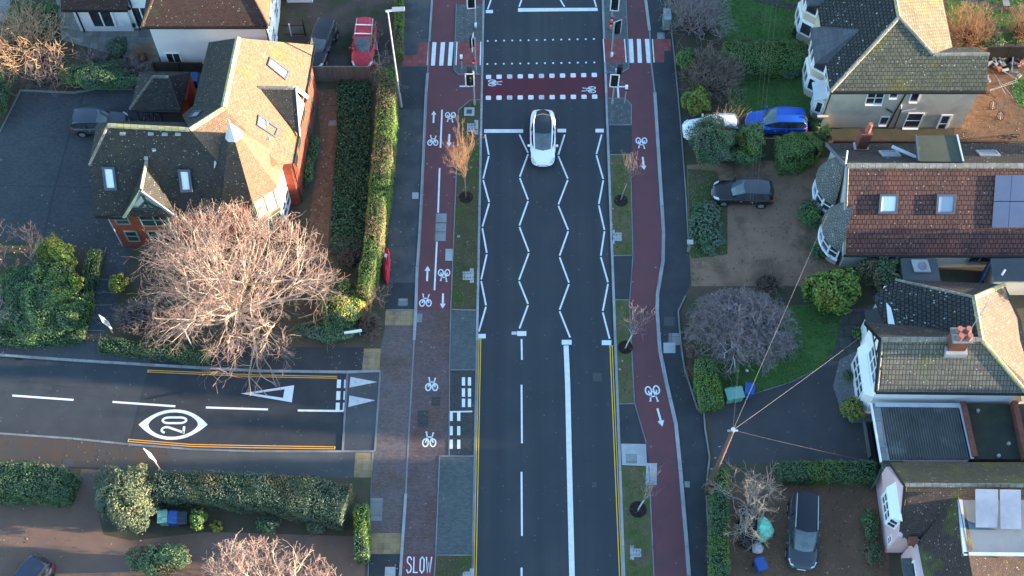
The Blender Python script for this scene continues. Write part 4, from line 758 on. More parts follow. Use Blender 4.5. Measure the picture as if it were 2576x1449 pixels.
# flat-roofed additions and the yard on its near side
for qd, z_ in (([(2266.5, 650), (2356.7, 650), (2366.5, 707), (2275, 707)], 2.3), ([(2493, 650), (2660, 650), (2660, 708), (2501, 708)], 2.3)):
    p = [G(x, y, z_) for x, y in qd]; b = MB(); b.prism(p, .16, felt, conc_d); b.build('flat_roof', hr)
    b = MB(); b.prism([p[0] + V(.15, -.1, -.16), p[1] + V(-.15, -.1, -.16), p[2] + V(-.15, .15, -.16), p[3] + V(.15, .15, -.16)], 2.1, rend_c); b.build('extension_wall', hr)
p = G(2316, 671, 2.34); b = MB(); b.prism([p + V(-.6, .5, .12), p + V(.5, .5, .12), p + V(.62, -.45, .12), p + V(-.48, -.45, .12)], .12, conc); b.cyl(p + V(.1, 0, .12), .3, .05, 14, conc_d); b.build('roof_lantern', hr)
window(hr, (V(0, 44.98, 0), V(0, -1, 0)), None, 2, 1, mat('old_frame', (.35, .3, .24)), glass, .1, .08, pts=wq(31.4, 33.0, .9, 2.1, 44.98), sill=True)
b = MB(); p = G(2476, 685, 1.2); b.prism([p + V(-.5, -.9, .9), p + V(.35, .7, .9), p + V(.35, .7, -1.1), p + V(-.5, -.9, -1.1)], .05, mat('blue_boards', (.03, .06, .16)), down=V(.06, -.03, 0)); b.build('side_gate', hr)
b = MB(); b.tube([G(2520, 692, 2.4), G(2529, 678, 2.6)], .08, 8, pvc); b.build('roof_vent', hr)

# --- white chalet house
hc = thing('chalet_house', 'white gabled house with ribbed grey roof, timbered gable and red brick chimney', 'house', (28, 37, 0))
Wr, Er = V(22.95, 36.25, 6.5), V(29.2, 36.25, 6.5); Nr = V(29.25, 39.2, 6.5); F0, F1 = V(22.92, 33.82, 4.0), V(32.4, 33.7, 4.0); Wn = V(22.76, 38.5, 4.4)
NEe, SEe = G(2526.5, 714.5, 3.7), V(33.0, 33.8, 3.9); NWe, Wm = G(2252, 703, 3.7), G(2197, 745, 3.7)
b = MB(); b.prism([V(23.1, 34.0, 3.95), V(32.1, 34.0, 3.95), V(32.1, 41.4, 3.6), V(24.6, 41.6, 3.6), V(24.3, 38.3, 4.2), V(23.1, 38.3, 4.2)], 3.95, rend_w)
b.prism([V(23.1, 34.0, 3.9), V(23.1, 36.25, 6.3), V(23.1, 38.3, 4.3)], .3, rend_w, down=V(.25, 0, 0)); b.build('wall', hc)
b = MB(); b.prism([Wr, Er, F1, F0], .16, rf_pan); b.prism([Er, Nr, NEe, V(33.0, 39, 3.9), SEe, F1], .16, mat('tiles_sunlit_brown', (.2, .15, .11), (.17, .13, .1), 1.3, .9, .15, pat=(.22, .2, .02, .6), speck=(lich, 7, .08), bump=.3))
b.prism([Wr, Wn, V(26.6, 38.0, 4.7), Er], .16, rf_brn); b.prism([Nr, NWe, Wm, V(24.2, 38.3, 4.0), V(26.6, 38.0, 4.75), Er], .16, rf_conc2); b.prism([Nr, NEe, NWe], .16, rf_brn); rcf = b.build('roof', hc)
ridge(rcf, [Wr, Er], ridge_g, .34); ridge(rcf, [Er, Nr], ridge_y, .32); ridge(rcf, [Er, F1], ridge_y, .32); ridge(rcf, [Nr, NEe], ridge_y, .34); ridge(rcf, [Nr, NWe], ridge_g, .2); ridge(rcf, [Wr + V(.08, 0, 0), F0 + V(.08, 0, 0)], ridge_g, .14)
b = MB()
for a, c in ((Wr, Wn), (Wr, F0)): b.bar(a + V(-.04, 0, -.12), c + V(-.04, 0, -.12), .07, .24, blackp)
b.build('bargeboard', hc); gutter(hc, F0 + V(0, -.08, -.1), F1 + V(0, -.08, -.1))
gw = (V(23.1, 0, 0), V(-1, 0, 0)); xg = 23.1
def gq(y0, y1, z0, z1, x=xg): return [V(x, y1, z1), V(x, y0, z1), V(x, y0, z0), V(x, y1, z0)]
window(hc, gw, None, 3, 2, pts=gq(34.6, 36.9, 3.1, 4.5), sill=True, fw=.12); 
b = MB(); b.prism([V(22.6, 34.3, 2.45), V(22.6, 37.6, 2.45), V(23.1, 37.9, 2.75), V(23.1, 34.0, 2.75)], .16, rend_w); b.prism([V(22.65, 34.4, 2.4), V(22.65, 37.5, 2.4), V(23.1, 37.8, 2.4), V(23.1, 34.1, 2.4)], 2.3, rend_w); b.build('bay', hc)
window(hc, (V(22.65, 0, 0), V(-1, 0, 0)), None, 4, 2, pts=gq(34.6, 37.3, .8, 2.3, 22.65), fw=.12, name='bay_window')
b = MB()
for a, c in (((33.95, 4.5), (34.6, 5.2)), ((34.5, 4.6), (35.4, 5.2)), ((34.4, 5.15), (35.2, 5.15)), ((35.4, 5.2), (35.4, 5.9)), ((34.6, 4.55), (38.0, 4.55)), ((36.2, 4.6), (36.2, 6.2)), ((37.0, 4.6), (37.0, 5.5)), ((36.0, 4.6), (36.6, 5.8))): b.bar(V(xg - .03, *a), V(xg - .03, *c), .1, .06, blackp, V(1, 0, 0))
b.build('timber_frame', hc)
b = MB(); b.prism([V(22.4, 38.4, 3.9), V(22.4, 40.6, 3.9), V(24.5, 40.8, 4.0), V(24.5, 38.4, 4.0)], .1, rend_w) if False else None; b.prism([V(23.3, 38.2, 2.7), V(23.3, 40.2, 2.7), V(24.7, 40.2, 3.6), V(24.7, 38.2, 3.6)], .1, blackp); b.prism([V(23.5, 38.3, 2.6), V(23.5, 40.0, 2.6), V(24.7, 40.0, 2.6), V(24.7, 38.3, 2.6)], 2.6, rend_w); b.build('porch', hc)
p = OP(2404, 872, *plane(Wr, Er, F0)); p = V(p.x, 36.0, 6.2); b = MB(); b.box(p + V(0, 0, .35), (1.05, .85, 1.7), brick_g); ch = b.build('chimney', hc)
b = MB(); b.box(p + V(0, 0, -.28), (1.35, 1.3, .45), conc); b.build('lead_flashing', ch); b = MB(); b.box(p + V(0, 0, 1.26), (1.25, 1.05, .14), conc_d); b.build('chimney_cap', ch)
for i in (-1, 1):
    for j in (-1, 1): b = MB(); b.tube([p + V(i * .27 + .08, j * .24, 1.3), p + V(i * .27 + .08, j * .24, 1.8)], [.2, .17], 10, terr); b.build('chimney_pot', ch)
b = MB(); a = p + V(.7, .5, .6); b.tube([a, a + V(.9, 1.3, 1.2)], .025, 5, steel); b.bar(a + V(.6, .7, 1.1), a + V(1.3, 2.0, 1.35), .03, .03, steel)
for k in range(5): q_ = lerp(a + V(.6, .7, 1.1), a + V(1.3, 2.0, 1.35), k / 4); b.bar(q_ - V(.25, -.15, 0), q_ + V(.25, -.15, 0), .02, .02, steel)
b.build('aerial', hc)
hgar = thing('garage', 'garage with ribbed grey corrugated roof and dark doorway joined to the white gabled house', 'garage', (26, 31, 0))
gq_ = [G(2215, 1019, 2.5), G(2409, 1021, 2.5), G(2439, 1155, 2.5), G(2239, 1155, 2.5)]
b = MB(); n = 30                           # corrugations run across the roof
for i in range(n):
    t0, t1, tm = i / n, (i + 1) / n, (i + .5) / n
    f = lambda t, s_: lerp(gq_[0], gq_[1], t) * (1 - s_) + lerp(gq_[3], gq_[2], t) * s_
    u = V(0, 0, .09); b.poly([f(t0, 0), f(t0, 1), f(tm, 1) + u, f(tm, 0) + u][::1], corr); b.poly([f(tm, 0) + u, f(tm, 1) + u, f(t1, 1), f(t1, 0)], corr)
b.prism([p - V(0, 0, .02) for p in gq_], .08, corr); b.build('roof', hgar)
b = MB(); b.prism([gq_[0] + V(0, 0, -.1), gq_[1] + V(0, 0, -.1), gq_[2] + V(0, 0, -.1), gq_[3] + V(0, 0, -.1)], 2.4, rend_w); b.build('wall', hgar)
b = MB(); b.bar(gq_[0] + V(-.3, .1, .02), gq_[3] + V(-.3, -.1, .02), .5, .12, conc_d); b.bar(gq_[0] + V(-.6, .1, .02), gq_[3] + V(-.6, -.2, .02), .1, .2, pvc); b.build('fascia', hgar)
b = MB(); b.bar(gq_[0] + V(-.35, 0, .06), gq_[1] + V(.3, 0, .06), .3, .06, lead); b.bar(gq_[1] + V(.15, 0, .08), gq_[2] + V(.15, 0, .08), .2, .06, lead); b.build('lead_flashing', hgar)
b = MB(); b.prism([gq_[0] + V(-.12, -.3, -.3), gq_[3] + V(-.12, .3, -.3), gq_[3] + V(-.12, .3, -2.4), gq_[0] + V(-.12, -.3, -2.4)], .08, blackp, down=V(.06, 0, 0)); b.build('garage_door', hgar)
yard = thing('walled_yard', 'small dark flat roof enclosed by red brick parapet walls beside the corrugated garage', 'yard', (30.5, 31, 0))
b = MB(); b.prism([G(2422, 1016, 2.2), G(2620, 1016, 2.2), G(2650, 1155, 2.2), G(2450, 1155, 2.2)], 2.1, mat('yard_felt', (.035, .038, .03), (.05, .055, .035), .6, .9)); b.build('flat_roof', yard)
for x0, x1, y0_, y1_ in ((2420, 2450, 1014, 1152), (2549, 2580, 1012, 1155)):
    b = MB(); b.bar(G(x0, y0_, 2.45), G(x1, y1_, 2.45), .34, .6, brick_g); b.build('parapet', yard)
b = MB()
for x, y in ((2459, 1035), (2536, 1118), (2511, 1148)): b = MB(); b.tube([G(x, y, 2.2), G(x, y, 2.2) + V(0, 0, .2)], .11, 8, conc); b.build('roof_vent', yard)
b = MB(); b.prism([G(2566, 1010, 1.2), G(2720, 1010, 1.2), G(2720, 1155, 1.2), G(2590, 1155, 1.2)], 1.1, mat('terrace_pink', (.32, .2, .16), (.36, .3, .27), 1)); b.build('terrace', yard)

# --- pink house
hp = thing('pink_house', 'pink rendered gabled house with brown tiled roof and zinc dormer carrying two panels', 'house', (28, 27, 0))
Pr, PrE = V(23.3, 27.0, 5.75), V(42, 26.9, 5.75); Pb, PbE = V(23.5, 29.5, 2.9), V(42, 29.5, 2.9); Pf = V(23.3, 24.85, 3.6)
b = MB(); wallbox(b, 23.45, 24.6, 41.5, 29.15, 2.98, rend_p, 0); b.prism([V(23.2, 24.6, 3.3), V(23.2, 26.95, 5.6), V(23.2, 29.2, 2.9), V(23.2, 29.2, 0), V(23.2, 24.6, 0)], .3, rend_p, down=V(.25, 0, 0)); wallbox(b, 24.15, 14, 41, 24.4, 3.4, rend_p); b.build('wall', hp)
b = MB(); b.prism([Pr, PrE, PbE, Pb], .16, mat('tiles_brown_moss_lit', (.15, .105, .07), (.125, .1, .06), 1.2, .9, .15, pat=(.2, .12, .014, .6), speck=((.3, .27, .2), 7, .1), bump=.3, patch=((.17, .15, .05), .5, .5, .7))); b.prism([Pr, PrE, V(42, 23, 2.4), V(24.2, 24.0, 2.95), V(23.3, 24.85, 3.6)], .16, rf_brn)  # back slope: mossy tiles in a lighter brown, sunlight put into the colour
Gr0 = G(2412, 1290, 4.9); Gr1 = V(Gr0.x + .2, 12, 5.2); Gl0, Gl1 = V(24.25, 24.2, 3.4), V(24.5, 12, 3.2)
b.prism([Gr0 + V(0, 1.0, .3), Gr1, Gl1, Gl0], .16, rf_brn); b.prism([Gr0 + V(0, 1.0, .3), Gr1, V(34.5, 12, 3.0), V(34.5, 25.5, 3.0)], .16, rf_brn); rp = b.build('roof', hp)
ridge(rp, [Pr, PrE], ridge_g, .26); ridge(rp, [Pr + V(.06, 0, 0), Pf + V(.06, 0, 0)], rf_brn, .14)
b = MB(); b.bar(Pr + V(-.04, 0, -.1), Pb + V(-.04, 0, -.1), .06, .16, wood_d); b.bar(Pr + V(-.04, 0, -.1), Pf + V(-.04, 0, -.1), .06, .16, wood_d); b.build('bargeboard', hp)
zd = 5.1; zq = [G(2414, 1258, zd), G(2660, 1256, zd), G(2660, 1396, zd), G(2428, 1394, zd)]
b = MB(); b.prism(zq, .2, zinc); zz_ = b.build('dormer_roof', hp); b = MB(); b.prism([p + V(.1 if i in (0, 3) else -.1, -.1 if i < 2 else .1, -.2) for i, p in enumerate(zq)], 2.4, slate); b.build('dormer_wall', hp)
b = MB(); b.bar(zq[0] + V(0, 0, .02), zq[3] + V(0, 0, .02), .28, .14, lead); b.bar(zq[3] + V(-.1, 0, .02), zq[2] + V(0, 0, .02), .2, .14, lead); b.build('dormer_trim', hp)
for qd in ([(2454, 1230), (2511, 1231), (2511, 1327), (2455, 1326)], [(2515.5, 1231), (2568, 1232), (2569, 1331), (2517, 1330)]):
    p = [G(x, y, 6.1 if y < 1300 else 5.35) for x, y in qd]; b = MB(); b.prism(p, .1, thermal, steel); b.build('thermal_panel', hp)
pw = (V(23.2, 0, 0), V(-1, 0, 0))
b = MB(); b.prism([V(23.2, 25.3, 4.0), V(22.75, 25.6, 4.0), V(22.75, 27.3, 4.0), V(23.2, 27.6, 4.0)], 1.35, pvc); b.build('oriel', hp)
window(hp, (V(22.75, 0, 0), V(-1, 0, 0)), None, 3, 2, pts=gq(25.65, 27.25, 2.75, 3.9, 22.75), fw=.11, name='oriel_window')
for a, c in ((V(23.2, 25.3, 0), V(22.75, 25.6, 0)), (V(22.75, 27.3, 0), V(23.2, 27.6, 0))):
    d = (c - a).normalized(); n = V(d.y, -d.x, 0); n = n if n.x < 0 else -n; window(hp, (a, n), None, 1, 2, fw=.1, name='oriel_window', pts=[V(a.x, a.y, 3.9), V(c.x, c.y, 3.9), V(c.x, c.y, 2.75), V(a.x, a.y, 2.75)])
b = MB(); b.prism([V(22.65, 25.5, 4.15), V(22.65, 27.4, 4.15), V(23.25, 27.7, 4.4), V(23.25, 25.2, 4.4)], .1, pvc); b.build('oriel_roof', hp)
window(hp, pw, None, 1, 2, pts=gq(24.75, 25.15, 1.2, 2.0, 23.2)); window(hp, (V(24.15, 0, 0), V(-1, 0, 0)), None, 1, 3, pts=gq(22.2, 23.3, .8, 2.7, 24.15), fw=.1)
b = MB(); b.box((24.0, 24.3, 3.35), (.5, .4, .55), brick_g); b.build('corbel', hp)
b = MB(); b.prism([V(23.1, 29.2, 2.4), V(24.5, 29.2, 2.4), V(24.5, 30.3, 2.1), V(23.1, 30.3, 2.1)], .1, corr); b.build('lean_to_roof', hp)
b = MB(); b.prism([V(23.5, 22.0, 2.2), V(24.1, 22.0, 2.3), V(24.1, 23.6, 2.3), V(23.5, 23.6, 2.2)], .1, teal); b.build('porch_roof', hp)
pipe(hp, [V(23.25, 29.25, 2.8), V(23.25, 29.25, .1)], .05, wood_d)

# ------------------------------------------------------------------ vegetation
def quads_mesh(name, cen, nrm, size, mats, midx=None, extra=None, parent=None, org=Vector((0, 0, 0)), asp=.6):
    """one mesh of small diamond leaves; extra = MB whose faces (stems, inner mass) are joined in"""
    n = len(cen); nrm = nrm / (np.linalg.norm(nrm, axis=1, keepdims=True) + 1e-9)
    t = rng.normal(size=(n, 3)); t -= (t * nrm).sum(1, keepdims=True) * nrm; t /= np.linalg.norm(t, axis=1, keepdims=True) + 1e-9
    bt = np.cross(nrm, t); s = size[:, None]
    bend = nrm * s * .18
    v = np.stack([cen - t * s - bend, cen + bt * s * asp, cen + t * s - bend, cen - bt * s * asp], 1).reshape(-1, 3)
    ev = np.array(extra.v) if extra and extra.v else np.zeros((0, 3)); ef = extra.f if extra else []
    co = np.concatenate([v, ev]) - np.array(org)
    me = bpy.data.meshes.new(name); nl = 4 * n + sum(len(f) for f in ef)
    me.vertices.add(len(co)); me.vertices.foreach_set('co', co.ravel()); me.loops.add(nl); me.polygons.add(n + len(ef))
    li = np.concatenate([np.arange(4 * n)] + [np.array(f) + 4 * n for f in ef]) if ef else np.arange(4 * n)
    me.loops.foreach_set('vertex_index', li.astype(np.int32))
    st = list(range(0, 4 * n, 4)); k = 4 * n; mi = list(midx if midx is not None else [0] * n)
    for f, m in zip(ef, extra.m if extra else []):
        st.append(k); k += len(f); mi.append(len(mats) + m)
    me.polygons.foreach_set('loop_start', np.array(st, dtype=np.int32)); me.polygons.foreach_set('material_index', np.array(mi, dtype=np.int32))
    for m in list(mats) + (extra.mats if extra else []): me.materials.append(m)
    me.update(calc_edges=True); me.validate()
    o = bpy.data.objects.new(name, me); sc.collection.objects.link(o)
    if parent is not None: o.parent = parent
    return o
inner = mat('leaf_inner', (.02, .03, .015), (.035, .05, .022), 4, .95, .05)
inner_b = mat('twig_inner', (.035, .026, .022), (.05, .038, .03), 4, .95, .05)
def blob(b, c, rx, ry, rz, m, seg=10, zmin=None):
    k = len(b.v); rings = 6
    for i in range(rings + 1):
        ph = math.pi * i / rings
        for j in range(seg):
            t = 2 * math.pi * j / seg; q = 1 + .1 * math.sin(3 * t + i) + .07 * math.sin(5 * t - 2 * i)
            z = c[2] + rz * math.cos(ph); z = max(z, zmin) if zmin is not None else z
            b.v.append((c[0] + rx * q * math.sin(ph) * math.cos(t), c[1] + ry * q * math.sin(ph) * math.sin(t), z))
    for i in range(rings):
        for j in range(seg):
            j2 = (j + 1) % seg; b.face((k + i * seg + j, k + (i + 1) * seg + j, k + (i + 1) * seg + j2, k + i * seg + j2), m)
def leafcloud(c, rx, ry, rz, n, ph=0.0, lump=.16, shell=.72):
    d = rng.normal(size=(n, 3)); d[:, 2] = np.abs(d[:, 2]) * 1.0 - .35 * rng.random(n) * np.abs(d[:, 2]); d /= np.linalg.norm(d, axis=1, keepdims=True)
    az = np.arctan2(d[:, 1], d[:, 0]); el = np.arcsin(np.clip(d[:, 2], -1, 1))
    L_ = 1 + lump * (np.sin(3 * az + ph) * np.cos(2.3 * el + ph) + .7 * np.sin(5 * az - 2 * ph + 4 * el) + .5 * np.sin(9 * az + 7 * el + ph * 3))
    r = L_ * (shell + (1 - shell) * rng.random(n) ** .5) + rng.normal(size=n) * .03
    p = d * r[:, None] * np.array([rx, ry, rz]) + np.array(c)
    nn = d / np.array([rx, ry, rz]) + rng.normal(size=(n, 3)) * .55 / max(rx, rz) + np.array([0, 0, .25 / rz])
    return p, nn
def px_m(z): return None
def bush(name, label, cat, px, py, wpx, hpx, h, m, m2=None, n=None, leaf=.06, group=None, lobes=None, frac2=.25, lump=.16, inn=None):
    """px,py,wpx,hpx: where the crown was read on the survey picture; h: height in metres"""
    c = G(px, py, h * .5); s = FPX / ((c.y * CP + (CAM_H - c.z) * SP)); rx = wpx / 2 / s
    ry = math.sqrt(max((hpx / 2 / s) ** 2 - (h * .5 * CP) ** 2, (.35 * rx) ** 2)) / SP
    return bush_w(name, label, cat, (c.x, c.y), rx, ry, h, m, m2, n, leaf, group, lobes, frac2, lump, inn)
def bush_w(name, label, cat, xy, rx, ry, h, m, m2=None, n=None, leaf=.06, group=None, lobes=None, frac2=.25, lump=.16, inn=None):
    org = Vector((xy[0], xy[1], ZP)); P_, N_, I_ = [], [], []; ex = MB()
    lobes = lobes or [(0, 0, 1, 1, 1)]
    for k, (dx, dy, fx, fy, fh) in enumerate(lobes):
        ax, ay, az = rx * fx, ry * fy, h * fh * .56; cc = (xy[0] + dx * rx, xy[1] + dy * ry, ZP + h * fh * .44)
        area = 2.2 * math.pi * (ax * ay + ax * az + ay * az) / 1.5; nn = int((n or min(15000, area * .66 / (leaf * leaf))) * (1 if n is None else 1 / len(lobes)))
        p, q = leafcloud(cc, ax, ay, az, nn, ph=rng.random() * 6, lump=lump); keep = p[:, 2] > ZP + .02; P_.append(p[keep]); N_.append(q[keep])
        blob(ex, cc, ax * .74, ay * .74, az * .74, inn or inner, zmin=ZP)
    p = np.concatenate(P_); q = np.concatenate(N_); mats = [m] + ([m2] if m2 else [])
    if m2:
        f = np.sin(p[:, 0] * 2.1 + 1.3) * np.sin(p[:, 1] * 1.7 + .4) + np.sin(p[:, 2] * 2.6 + p[:, 0]); th = np.quantile(f, 1 - frac2); mi = (f + rng.normal(size=len(p)) * .3 > th).astype(int)
    else: mi = np.zeros(len(p), int)
    o = quads_mesh(name, p, q, leaf * (.7 + .6 * rng.random(len(p))), mats, mi, ex, org=org); o.location = org
    return tag(o, label, cat, group)
def hedge(name, label, pts, width, height, m, m2=None, frac2=.2, leaf=.048, z0=ZP, round_=.15, group=None, world=False, wob=.1, dens=.62):
    """clipped hedge: leaves over the top, sides and ends of a swept box"""
    w_ = [V(*p) for p in pts] if world else [G(x, y, height[min(i, len(pts) - 1)] if hasattr(height, '__len__') else height) for i, (x, y) in enumerate(pts)]
    ws = width if hasattr(width, '__len__') else [width] * len(w_); hs = height if hasattr(height, '__len__') else [height] * len(w_)
    P_, N_ = [], []; ex = MB()
    for i in range(len(w_) - 1):
        a, c = w_[i], w_[i + 1]; d = V(c.x - a.x, c.y - a.y, 0); L_ = d.length; d.normalize(); s_ = V(-d.y, d.x, 0)
        hh = (hs[i] + hs[i + 1]) / 2; ww = (ws[i] + ws[i + 1]) / 2
        A_ = L_ * (ww + 2 * hh) + (2 * ww * hh if i in (0, len(w_) - 2) else 0); nn = int(min(20000, A_ * dens / leaf ** 2))
        ends = (i == 0, i == len(w_) - 2)
        t = rng.random(nn) * (L_ + .1) - .05; x = rng.random(nn) * (ww + 2 * hh + (ww if any(ends) else 0)); f = np.clip(t / L_, 0, 1); wk = lerp(ws[i], ws[i + 1], f); hk = lerp(hs[i], hs[i + 1], f)
        tp_ = x < wk; lf_ = ~tp_ & (x < wk + hk); rt_ = ~tp_ & ~lf_ & (x < wk + 2 * hk); en = ~tp_ & ~lf_ & ~rt_; e1 = (rng.random(nn) < .5) if all(ends) else np.full(nn, ends[1])
        lat = np.where(tp_, x - wk / 2, np.where(lf_, -wk / 2, np.where(rt_, wk / 2, (rng.random(nn) - .5) * wk))); z = np.where(tp_, hk, np.where(lf_, x - wk, np.where(rt_, x - wk - hk, rng.random(nn) * hk)))
        t = np.where(en, np.where(e1, L_ + .02, -.02), t); nx = np.where(tp_, (x / wk - .5) * .6, np.where(lf_, -1, np.where(rt_, 1, 0))); nz = np.where(tp_, 1, .35); nd = np.where(en, np.where(e1, 1, -1), 0)
        g = np.sin(t * 1.9 + i) * .5 + np.sin(t * 4.3 + lat * 3) * .5; bev = np.clip((z - hk + .35) / .35, 0, 1); lat = lat * (1 - round_ * bev * .6 * np.where(tp_, .6, 1)); z = z + wob * g * (z / hk) - round_ * np.maximum(0, np.abs(lat) / wk * 2 - .6)
        lat = lat + wob * .6 * np.sin(t * 2.7 + 2 + z * 3) * np.sign(lat)
        P_ += np.stack([a.x + d.x * t + s_.x * lat, a.y + d.y * t + s_.y * lat, np.maximum(z0 + .02, z0 + z)], 1).tolist(); N_ += np.stack([s_.x * nx + d.x * nd, s_.y * nx + d.y * nd, nz + 0 * t], 1).tolist()
        cw, chh = ww * .40, hh - .16
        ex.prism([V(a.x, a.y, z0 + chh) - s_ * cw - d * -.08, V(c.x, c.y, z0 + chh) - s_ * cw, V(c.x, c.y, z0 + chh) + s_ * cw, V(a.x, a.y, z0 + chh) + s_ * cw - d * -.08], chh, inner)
    p = np.array(P_) + rng.normal(size=(len(P_), 3)) * .045; q = np.array(N_) + rng.normal(size=(len(P_), 3)) * .45; mats = [m] + ([m2] if m2 else [])
    if m2:
        f = np.sin(p[:, 0] * 1.3 + 1.3) + np.sin(p[:, 1] * 1.1 + .4) + np.sin(p[:, 0] * 3.1 + p[:, 1] * 2.3) * .6; th = np.quantile(f, 1 - frac2); mi = (f + rng.normal(size=len(p)) * .4 > th).astype(int)
    else: mi = np.zeros(len(p), int)
    org = Vector((w_[0].x, w_[0].y, z0)); o = quads_mesh(name, p, q, leaf * (.7 + .6 * rng.random(len(p))), mats, mi, ex, org=org); o.location = org
    return tag(o, label, 'hedge', group)
class Seg:
    """woody growth gathered as tapered three-sided pieces and written in one go"""
    def __init__(s): s.a = []; s.c = []; s.r = []; s.m = []; s.mats = []
    def mi(s, m):
        if m not in s.mats: s.mats.append(m)
        return s.mats.index(m)
    def build(s, name, parent=None, org=None, extra=None):
        A = np.array(s.a); C = np.array(s.c); r = np.array(s.r); d = C - A; d /= np.linalg.norm(d, axis=1, keepdims=True) + 1e-9
        ref = np.where(np.abs(d[:, 2:3]) > .9, np.array([[1., 0, 0]]), np.array([[0, 0, 1.]])); u = np.cross(d, ref); u /= np.linalg.norm(u, axis=1, keepdims=True) + 1e-9; w_ = np.cross(d, u); V_ = []
        for e, k in ((A, 0), (C, 1)):
            for j in range(3): t = 2.0944 * j; V_.append(e + (u * math.cos(t) + w_ * math.sin(t)) * r[:, k:k + 1])
        n = len(A); v = np.stack(V_, 1).reshape(-1, 3); base = np.arange(n)[:, None] * 6
        f = np.concatenate([base + np.array([[j, (j + 1) % 3, 3 + (j + 1) % 3, 3 + j]]) for j in range(3)], 1).reshape(-1); mi = np.repeat(np.array(s.m), 3)
        ev = np.array(extra.v) if extra and extra.v else np.zeros((0, 3)); ef = extra.f if extra else []; mats = list(s.mats)
        o0 = np.array(org if org is not None else (ORG.get(parent.name, (0, 0, 0)) if parent is not None else (0, 0, 0)))
        me = bpy.data.meshes.new(name); co = np.concatenate([v, ev]) - o0; me.vertices.add(len(co)); me.vertices.foreach_set('co', co.ravel())
        li = np.concatenate([f] + [np.array(q) + 6 * n for q in ef]) if ef else f; me.loops.add(len(li)); me.loops.foreach_set('vertex_index', li.astype(np.int32)); st = list(range(0, 12 * n, 4)); k = 12 * n; mi = list(mi)
        for q in ef: st.append(k); k += len(q); mi.append(len(mats))
        if ef: mats.append(extra.mats[0])
        me.polygons.add(len(st)); me.polygons.foreach_set('loop_start', np.array(st, dtype=np.int32)); me.polygons.foreach_set('material_index', np.array(mi, dtype=np.int32))
        for m in mats: me.materials.append(m)
        me.update(calc_edges=True); o = bpy.data.objects.new(name, me); sc.collection.objects.link(o)
        if parent is not None: o.parent = parent
        else: o.location = o0
        return o
gs = random.gauss
def branches(b, start, dirs, length, rad, levels, split, m_main, m_twig, spread=.55, up=.12, wig=.25, decay=.72, nseg=3, rdecay=.6, side=.0, droop=0.0, tip=.006, env=None):
    """recursive woody growth, kept inside an ellipsoidal crown when env = (centre, radii)"""
    def out(p): return env is not None and sum(((p[k] - env[0][k]) / env[1][k]) ** 2 for k in range(3)) > 1
    m1, m2 = b.mi(m_main), b.mi(m_twig)
    def grow(p, d, ln, r, lv):
        d = d.normalized(); sg = max(2, nseg if lv > 0 else 2); pts = [p]; m = m1 if r > .022 else m2; rl = r; dead = False
        for i in range(sg):
            d = (d + Vector((gs(0, wig), gs(0, wig), gs(0, wig) + up - (droop if lv <= 1 else 0)))).normalized(); q = p + d * ln / sg
            if q.z < ZP + .12: q.z = ZP + .12
            r2 = max(tip, r * (1 - (1 - rdecay) * (i + 1) / sg)); b.a.append(tuple(p)); b.c.append(tuple(q)); b.r.append((rl, r2)); b.m.append(m); p = q; rl = r2; pts.append(p)
            if out(p): dead = True; break
        if lv <= 0: return
        if not dead:
            for j in range(split if isinstance(split, int) else int(split + random.random())):
                grow(p, d + Vector((gs(0, spread), gs(0, spread), gs(0, spread))), ln * decay * (.8 + .4 * random.random()), rl * (.95 if j == 0 else .8), lv - 1)
        for j in range(int(side + random.random()) if side > 0 else 0):
            k = random.randint(1, len(pts) - 1); grow(pts[k], d + Vector((gs(0, spread * 1.5), gs(0, spread * 1.5), gs(0, spread * 1.5))), ln * decay * (.5 + .5 * random.random()), max(tip, rl * .6), max(0, lv - 2 if lv > 2 else lv - 1))
    for d in dirs: grow(Vector(start), Vector(d), length * (.85 + .3 * random.random()), rad * (.8 + .3 * random.random()), levels)
def fan(n, lean0, lean1, az0=0, az1=360):
    out = []
    for i in range(n):
        a = R(lerp(az0, az1, (i + .5 * rng.random()) / n)); l = R(lerp(lean0, lean1, rng.random())); out.append(V(math.sin(l) * math.cos(a), math.sin(l) * math.sin(a), math.cos(l)))
    return out
def tree(name, label, cat, base, trunk_h, trunk_r, dirs, length, levels, split, mm, mt, group=None, lean=(0, 0), **kw):
    t = thing(name, label, cat, (base.x, base.y, ZP), group); top = V(base.x + lean[0], base.y + lean[1], ZP + trunk_h)
    b = MB(); b.tube([V(base.x, base.y, ZP - .02), V(lerp(base.x, top.x, .4), lerp(base.y, top.y, .4), ZP + trunk_h * .5), top], [trunk_r * 1.25, trunk_r, trunk_r * .85], 8, mm); b.smooth = True; b.build('trunk', t)
    b = Seg(); branches(b, top - V(0, 0, .05), dirs, length, kw.pop('brad', trunk_r * .6), levels, split, mm, mt, **kw); b.build('crown', t); return t
